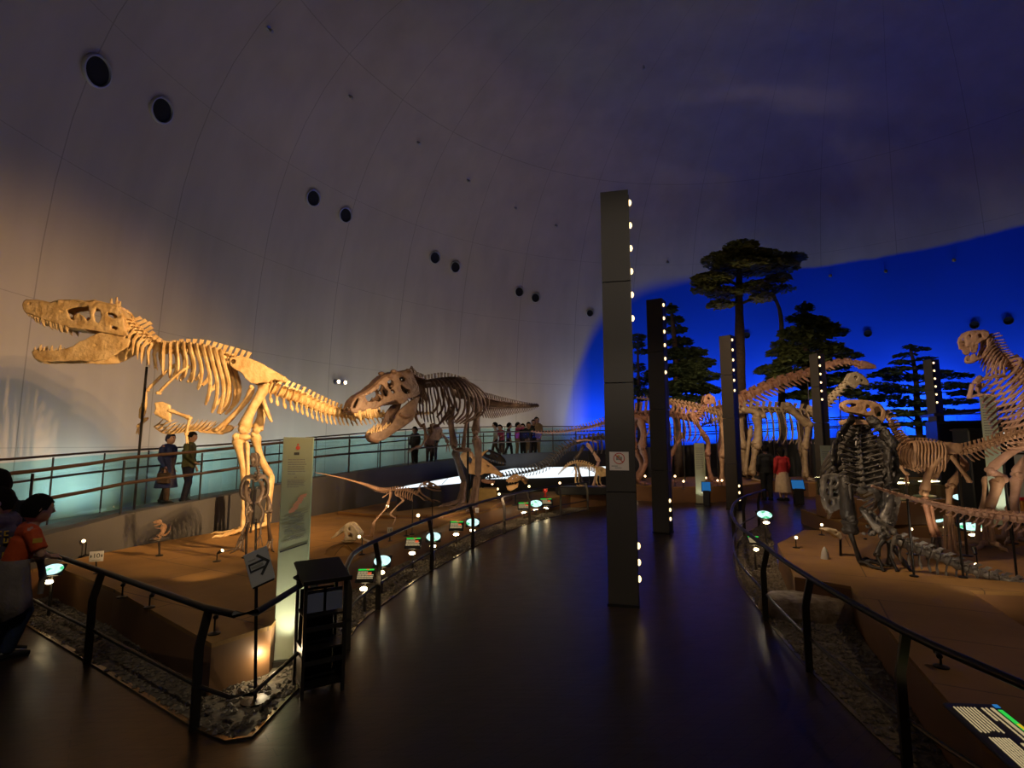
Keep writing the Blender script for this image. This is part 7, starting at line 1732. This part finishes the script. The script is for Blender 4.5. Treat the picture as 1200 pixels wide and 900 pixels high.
# ---- far dark gallery, cabinets and posts at the frame's edge
t = thing('glass_booth', 'dark glazed booth far back beyond the last pillar', 'booth', (15.2, 15.2, 0))
c = V((14.35, 15.9, 0)); n = V((-.45, -1, 0)).normalized(); X = V((-n.y, n.x, 0)); X = X if X.x > 0 else -X
t.location = c
m = MB(); m.box(c - n * .6 + UP * 1.2, (2.6, 1.2, 2.4), (X, n, UP)); m.build('body', M['black_plastic'], t, smooth=False)
m = MB(); vs = []
for sx, z in ((-1, 2.55), (1, 2.85)): 
    for sy in (-.2, 1.3): vs += [c + X * sx * 1.4 - n * sy + UP * z, c + X * sx * 1.4 - n * sy + UP * (z + .08)]
m.add(vs, [(0, 4, 6, 2), (1, 3, 7, 5), (0, 1, 5, 4), (2, 6, 7, 3), (0, 2, 3, 1), (4, 5, 7, 6)]); m.build('roof', M['dark_metal'], t, smooth=False)
for k in range(3):
    m = MB(); m.box(c + X * (k - 1) * .85 + n * .01 + UP * 1.9, (.80, .01, .8), (X, n, UP)); m.build('window_pane', glassmat('booth_glass_%d' % k, (.2, .35, .4)), t, smooth=False)
for k in range(5):  # glowing dots stand in for lights mirrored in the glass
    m = MB(); p = c + X * (-.25 + k * .16) + n * .03 + UP * (1.98 + .012 * k); m.ell(p, (.06, .015, .022), (X, n, UP), 10, 6); m.build('lamp', emit('booth_glint', (.95, .95, .85), 3) if k == 0 else D.materials['booth_glint'], t)
for k in range(2):
    m = MB(); p = c + X * (-.05 + k * .3) + n * .03 + UP * 1.66; m.ell(p, (.07, .015, .018), (X, n, UP), 10, 6); m.build('lamp', D.materials['booth_glint'], t)
def cabinet(label, c, w, d, h, mat, door=True):
    t = thing('display_cabinet', label, 'cabinet', c); c = V(c)
    m = MB(); m.bbox(c + UP * h / 2, (w, d, h), .02); m.build('body', mat, t, smooth=False)
    m = MB(); m.box(c + UP * (h - .03), (w + .04, d + .04, .03)); m.build('top_plate', M['dark_metal'], t, smooth=False)
    if door:
        m = MB(); m.box(c + UP * h * .48 - V((0, d / 2 + .004, 0)), (w * .86, .012, h * .8)); m.build('door', mat, t, smooth=False)
cabinet('pale grey cabinet at the frame edge behind the pinkish knee', (9.75, 9.9, .30), .55, .4, 1.25, pr('pale_cabinet', (.42, .44, .42), .5))
cabinet('dark tall cabinet behind the tall white panel', (9.2, 10.5, .0), .7, .4, 2.0, M['black_plastic'])
t = thing('barrier_board', 'orange board topped by a red strip behind the pinkish knee', 'board', (9.1, 9.35, .30))
m = MB(); m.box(V((9.15, 9.3, .62)), (.75, .05, .22)); m.build('orange_board', pr('orange_board', (.62, .25, .03), .5), t, smooth=False); m = MB(); m.box(V((9.15, 9.27, .76)), (.85, .05, .05)); m.build('red_strip', pr('red_strip', (.75, .02, .01), .4, emis=(1, .03, .01), estr=.0), t, smooth=False)
m = MB()
for x in (8.82, 9.48): m.box(V((x, 9.31, .45)), (.05, .05, .30))
m.build('board_legs', M['dark_metal'], t, smooth=False)
# ---- display cases across the gap behind the grey skeleton
for i, (px, d, w) in enumerate([(1035, 9.6, .9), (1072, 10.0, .8), (975, 10.4, .6)]):
    x = (px - 600) / F * d; c = V((x, d, .30)); t = thing('display_case', ['low glass display case seen through the grey legs', 'low glass display case seen below the tan ribs', 'small glass display case beside the grey hip'][i], 'display case', c)
    m = MB(); m.bbox(c + UP * .2, (w, .5, .4), .02); m.build('base', M['deck_side'], t, smooth=False)
    m = MB(); m.box(c + UP * .58, (w * .95, .46, .34)); m.build('glass_hood', glassmat('case_glass_%d' % i, (.8, .9, .9)), t, smooth=False)
    m = MB(); m.bbox(c + UP * .43 + V((.05, 0, 0)), (w * .4, .2, .05), .02); m.build('specimen', M['ivory_bone'], t)
    m = MB(); m.ell(c + UP * .72 - V((0, .2, 0)), (w * .25, .02, .015), n=12); m.build('case_lamp', M['lamp_label'], t)
# ================================================================== TREES BEFORE THE BLUE DOME
random.seed(21)
BARK = pr('bark', (.075, .045, .03), .8, col2=(.035, .022, .016), scale=10, bump=.6, bscale=14); BARK2 = pr('grey_bark', (.16, .13, .10), .8, col2=(.09, .075, .06), scale=10, bump=.5, bscale=14)
def leafmat(name, a, b):
    m = pr(name, a, .65, col2=b, scale=2.5, spec=.2); return m
LEAF = [leafmat('olive_leaves', (.30, .26, .06), (.14, .15, .04)), leafmat('green_leaves', (.15, .175, .055), (.06, .085, .035)), leafmat('dark_leaves', (.09, .12, .05), (.04, .06, .03))]
def leaf_pad(m, c, rx, ry, rz, n, size, droop=.25):
    for _ in range(n):
        a = random.uniform(0, 2 * PI); q = math.sqrt(random.random()); h = random.uniform(-1, 1)
        p = c + V((rx * q * math.cos(a), ry * q * math.sin(a), rz * h * (1 - q * .6) - droop * q * q * rz))
        d = V((math.cos(a) + random.uniform(-.6, .6), math.sin(a) + random.uniform(-.6, .6), random.uniform(-.5, .4))).normalized(); s = d.cross(UP)
        s = s.normalized() if s.length > .05 else V((1, 0, 0)); u = (s.cross(d) * random.uniform(-.6, .6) + s).normalized()
        l = size * random.uniform(.6, 1.4); w = l * random.uniform(.22, .42)
        m.add([p - d * l * .5, p + u * w - d * l * .05, p + d * l * .5, p - u * w + d * l * .05], [(0, 1, 2, 3)])
def tree(label, trunk, tr, pads, leaf, bark=BARK, n=160, size=.16, rzf=.35):
    b = trunk[0]; t = thing('tree', label, 'tree', b)
    P = spline(trunk, 24); m = MB(); rad = [tr * lerpk([(0, 1.25), (.05, 1.0), (.6, .8), (1, .35)], i / 23) * (1 + .05 * math.sin(i * 2.3)) for i in range(24)]
    m.tube(P, rad, 12); m.build('trunk', bark, t)
    for c, rx, rz in pads:
        # branch to the pad, then its leaves
        k = min(range(24), key=lambda i: abs(P[i].z - (c.z - .35 * rx)) + (0 if P[i].z > P[0].z + 1 else 1))
        a = P[k]; m = MB(); mid = a.lerp(c, .5) + UP * .08 * rx; m.tube(spline([a, mid, c], 7), [tr * .28, tr * .25, tr * .22, tr * .18, tr * .15, tr * .11, tr * .06], 6)
        for q in range(5):
            an = random.uniform(0, 2 * PI); m.tube([mid.lerp(c, .5), c + V((math.cos(an) * rx * .6, math.sin(an) * rx * .6, random.uniform(-.2, .2) * rz))], [tr * .09, tr * .03], 5)
        m.build('branch', bark, t)
        m = MB(); leaf_pad(m, c, rx, rx * .9, rz, int(n * rx * rx * 4 + 40), size); m.build('foliage', leaf, t, smooth=False, fix=False)
    return t
def pads_px(L, d, jit=.5):
    out = []
    for px, py, rw, rh in L: out.append((at(px, py, d + random.uniform(-jit, jit)), rw * d / F, rh * d / F))
    return out
d = 21.4
tree('tall umbrella-crowned pine with a straight thick trunk behind the third pillar', [at(870, 572, d) * 1 if False else V(((870 - 600) / F * d, d, .45)), at(868, 480, d), at(867, 400, d), at(866, 335, d), at(868, 290, d)], .24,
     pads_px([(868, 288, 20, 8), (848, 303, 26, 9), (890, 300, 24, 9), (868, 312, 34, 10), (834, 326, 24, 8), (905, 312, 30, 8), (924, 302, 20, 5), (850, 342, 22, 8), (826, 338, 16, 6), (885, 335, 18, 8), (893, 348, 14, 7), (845, 356, 16, 6), (912, 325, 14, 6)], d), LEAF[0], n=330, size=.20)
d = 21.7
tree('slender pale-barked tree bending at its top beside the umbrella-crowned pine', [V(((915 - 600) / F * d, d, .45)), at(916, 470, d), at(916, 395, d), at(914, 365, d), at(906, 345, d)], .16,
     pads_px([(905, 338, 16, 6), (918, 338, 14, 5), (895, 348, 12, 5)], d), LEAF[0], BARK2)
d = 21.1
tree('bushy conifer rising behind the fourth pillar', [V(((943 - 600) / F * d, d, .45)), at(943, 470, d), at(944, 400, d), at(943, 353, d)], .16,
     pads_px([(944, 360, 10, 7), (938, 372, 16, 7), (952, 376, 18, 7), (966, 382, 16, 5), (935, 388, 22, 7), (955, 392, 26, 7), (980, 388, 14, 5), (930, 402, 26, 8), (958, 406, 28, 8), (918, 412, 18, 7), (980, 412, 18, 6), (996, 416, 14, 5), (940, 420, 30, 9), (970, 428, 24, 8), (905, 432, 20, 7), (930, 438, 30, 9), (960, 446, 28, 8), (990, 440, 16, 7), (915, 448, 22, 7), (985, 458, 20, 7), (1005, 462, 12, 6), (945, 462, 24, 7)], d), LEAF[1], n=330, size=.20)
d = 20.4
tree('dark broad conifer behind the second pillar', [V(((793 - 600) / F * d, d, .45)), at(793, 480, d), at(792, 420, d), at(786, 355, d)], .16,
     pads_px([(786, 362, 8, 6), (788, 374, 12, 6), (793, 386, 12, 6), (796, 400, 16, 7), (805, 412, 22, 7), (790, 414, 22, 7), (815, 424, 22, 7), (798, 432, 30, 9), (780, 436, 24, 8), (820, 440, 22, 7), (800, 452, 32, 9), (826, 456, 18, 7), (778, 458, 22, 8), (806, 468, 28, 7)], d), LEAF[2], n=360, size=.20)
d = 23.0
tree('small far tree with a round top just past the tallest pillar', [V(((748 - 600) / F * d, d, .0)), at(748, 440, d), at(747, 400, d)], .10, pads_px([(748, 395, 9, 6), (746, 404, 10, 5), (752, 412, 8, 4), (745, 430, 12, 8), (752, 445, 14, 9), (742, 455, 14, 9), (756, 462, 14, 9)], d), LEAF[2], n=260, size=.2)
d = 20.6
tree('wide airy tree of flat dark layers around the last pillar', [V(((1076 - 600) / F * d, d, .45)), at(1075, 480, d), at(1073, 440, d), at(1066, 403, d)], .13,
     pads_px([(1066, 406, 7, 3), (1080, 409, 10, 3), (1060, 416, 12, 3), (1084, 420, 12, 3), (1056, 424, 12, 3), (1050, 432, 16, 3), (1082, 430, 12, 4), (1036, 438, 18, 4), (1062, 442, 24, 5), (1100, 436, 14, 4), (1118, 440, 18, 4), (1030, 452, 20, 5), (1060, 456, 26, 6), (1110, 452, 24, 5), (1130, 460, 16, 4), (1036, 466, 24, 5), (1070, 472, 26, 6), (1118, 470, 22, 5), (1050, 484, 26, 5), (1100, 482, 20, 5), (1128, 482, 12, 4), (1044, 497, 22, 4), (1080, 496, 20, 4)], d), LEAF[2], n=190, size=.17)
# ================================================================== LIGHT
# wash lights in the trough behind the ramp, turned to the dome
for i in range(4, NS - 6, 5):
    p = fb[i]; t = (fb[i + 2] - fb[i - 2]).normalized(); n = V((-t.y, t.x, 0))
    if n.dot(V((CX, CY, 0)) - p) > 0: n = -n
    if p.x > 3.4: continue
    q = p + n * .35 + V((0, 0, .12)); tgt = q + n * 1.0 + V((0, 0, 2.2))
    k = (1.9 if -5 < p.x < 1.6 else 1.0 if p.y > 14 else .6)
    area('dome_wash', q, tgt, 18.5 * k, 1.6, .12, (1.0, .80, .58))
    area('ramp_trough', q + n * .75 - V((0, 0, .05)), q + n * 1.5 + V((0, 0, .55)), 16 if p.x < -3 else 7, 1.6, .06, (.70, .95, 1.0), 140)
# blue wash on the blue zone of the dome
for a in [(5.0, 26.6), (9.5, 27.0), (14.0, 26.0), (18.2, 23.8), (21.8, 20.4), (24.2, 16)]:
    p = V((a[0], a[1], 1.5)); c = V((CX, CY, 0)); n = (p - c); n.z = 0; n.normalize()
    area('sky_wash', p, p + n * 1.6 + V((0, 0, 1.75)), 50 if a[0] < 6 else 150, 3.0, .3, (.42, .55, 1.0), 98)
# spots at the pillars, some of them added where no fixture stands
def pillar_lamp(i, side, z):
    (x, y), phi = pill[i][0], pill[i][1]
    c = V((-x, -y, 0)).normalized(); f = Matrix.Rotation(-math.radians(phi), 3, 'Z') @ c; s = V((-f.y, f.x, 0)); s = s if s.x > 0 else -s
    return V((x, y, z)) - f * .10 + s * side * .26
for z in (3.09, 3.36, 3.63):
    spot('pillar_and_added_spot', (1.0, 4.95, z), (-4.9, 8.4, 2.2), 1120, (1, .60, .27), 60, .9, .015)  # added bare lamps hanging free before the pillar, set for the skeleton's wall shadows
    spot('pillar_and_added_spot', (1.3, .6, z + .2), (-3.9, 8.6, 1.9), 420, (1, .64, .32), 36, .9, .015)  # at an unseen nearer pillar that is not built
    spot('pillar_and_added_spot', pillar_lamp(0, 1, z + .54), (4.9, 7.0, 1.5), 125, (1, .70, .42), 80, .8, .03)
for z in (3.63, 3.90):
    spot('pillar_and_added_spot', pillar_lamp(1, -1, z), (-1.3, 11.0, 1.8), 130, (1, .74, .50), 60, .5, .03)
    spot('pillar_and_added_spot', pillar_lamp(1, 0, 4.75 + z - 3.63), (5.0, 17.0, 1.6), 240, (1, .66, .38), 80, .5, .04)  # this and the next two added over bare pillar tops, no fixtures
    spot('pillar_and_added_spot', (pillar_lamp(2, 0, 4.75 + z - 3.63)), (8.6, 18.4, 2.2), 330, (1, .72, .45), 80, .5, .04)
    spot('pillar_and_added_spot', (pillar_lamp(3, 0, 4.75 + z - 3.63)), (12.5, 18.0, 3), 150, (1, .8, .55), 90, .5, .04)
# low lamps on the platforms
spot('sand_spot', (-2.95, 4.95, .62), (-4.2, 8.3, 1.2), 45, (1, .64, .30), 80)
spot('sand_spot', (-3.5, 5.0, .6), (-4.6, 8.0, 1.7), 35, (1, .64, .30), 90)
spot('sand_spot', (-2.0, 7.4, .62), (-1.8, 10.2, 2.0), 22, (1, .72, .46), 80)
spot('sand_spot', (-.95, 9.0, .62), (-.6, 11.5, 1.2), 40, (1, .70, .42), 100)
spot('sand_spot', (-.1, 10.2, .62), (.3, 12.6, 1.0), 40, (1, .70, .40), 110)
spot('sand_spot', (.9, 13.0, .8), (1.8, 14.5, 1.0), 25, (1, .74, .40), 110)
spot('sand_spot', (4.6, 6.05, .62), (4.9, 6.9, 1.6), 14, (1, .72, .45), 110)
spot('sand_spot', (6.6, 6.0, .62), (6.8, 7.4, 2.4), 40, (1, .72, .48), 90)
spot('panel_uplight', tuple(gnd(333, 783, .05)), tuple(gnd(338, 778, .012) + V((0, 0, 1.0))), 45, (1.0, .95, .70), 70, .8, .02)
bl_ = gnd(308, 768, .15); point('floor_lamp_light', bl_ + V((.05, -.05, .02)), 2, (1, .82, .5), .02)
spot('label_light', bl + V((0, 0, .03)), tuple(bl + V((0, .3, -.3))), 3, (1, .85, .6), 120)
# unseen soft fill added high behind the camera to lift the pillar fronts
area('added_fill', (-1.5, -4.5, 8.5), (0, 5, 1), 12, 5, 5, (1.0, .82, .62))

for px, d, tx, ty in ((858, 19.7, 860, 320), (968, 18.7, 950, 410), (802, 19.7, 795, 430), (1050, 18.6, 1070, 450), (895, 19.6, 890, 320)):
    spot('added_tree_spot', ((px - 600) / F * d, d, .6), tuple(at(tx, ty, 20.4)), 110, (1, .84, .5), 46, 1, .05)  # low spots added to lift the foliage, no fixtures there

spot('added_spot', (1.0, -2.5, 8.0), (-1.75, 3.85, .9), 420, (1, .86, .66), 13, .6, .05)  # unseen overhead spot added to brighten the arrow sign and tall panel
spot('added_spot', (-.5, .5, 6.5), (-4.15, 4.6, .9), 170, (1, .84, .64), 17, .7, .05)  # unseen spot added to brighten the children at the railing
spot('added_spot', (1.5, 13.5, 6.0), (-.3, 22.3, 1.8), 260, (1, .88, .72), 28, .8, .05)  # unseen spot added to brighten the visitors on the ramp
spot('rearing_spot', pillar_lamp(0, 1, 4.44), (6.9, 7.4, 2.6), 190, (1, .74, .50), 34, .7, .03)
for z in (1.2, 3.4): spot('added_spot', (-.3, -2.0, 6.0), (1.12, 5.6, z), 520, (1, .82, .62), 21, .8, .06)  # unseen pair added to brighten the first pillar and its notice
spot('sand_spot', (3.35, 5.7, .6), (4.15, 6.3, 1.4), 9, (1, .80, .58), 80)
spot('added_spot', (.5, 5.5, 8.5), (-2.7, 7.6, .35), 330, (1, .74, .44), 44, .9, .06)  # unseen spot added to lift the sand of the long platform
spot('added_spot', (6.5, 2.5, 8.5), (4.0, 4.4, .35), 230, (1, .74, .44), 46, .9, .06)  # unseen spot added to lift the sand before the grey skeleton
spot('sand_spot', (4.0, 4.5, .62), (4.9, 5.6, .75), 14, (1, .78, .55), 90)  # added to lighten the grey tail, no fixture there
spot('panel_uplight', (8.12, 8.85, .36), (8.24, 9.14, 1.5), 40, (.95, 1.0, .9), 80, .8)  # this and the next two added to brighten the farther panels
spot('panel_uplight', (6.98, 11.75, .05), (7.10, 11.98, 1.0), 14, (1, .97, .8), 80, .8)
spot('panel_uplight', (5.22, 14.9, .05), (5.32, 15.13, 1.0), 14, (1, .97, .8), 80, .8)
spot('sand_spot', (2.75, 6.1, .62), (2.85, 5.2, .15), 4, (1, .82, .58), 60)
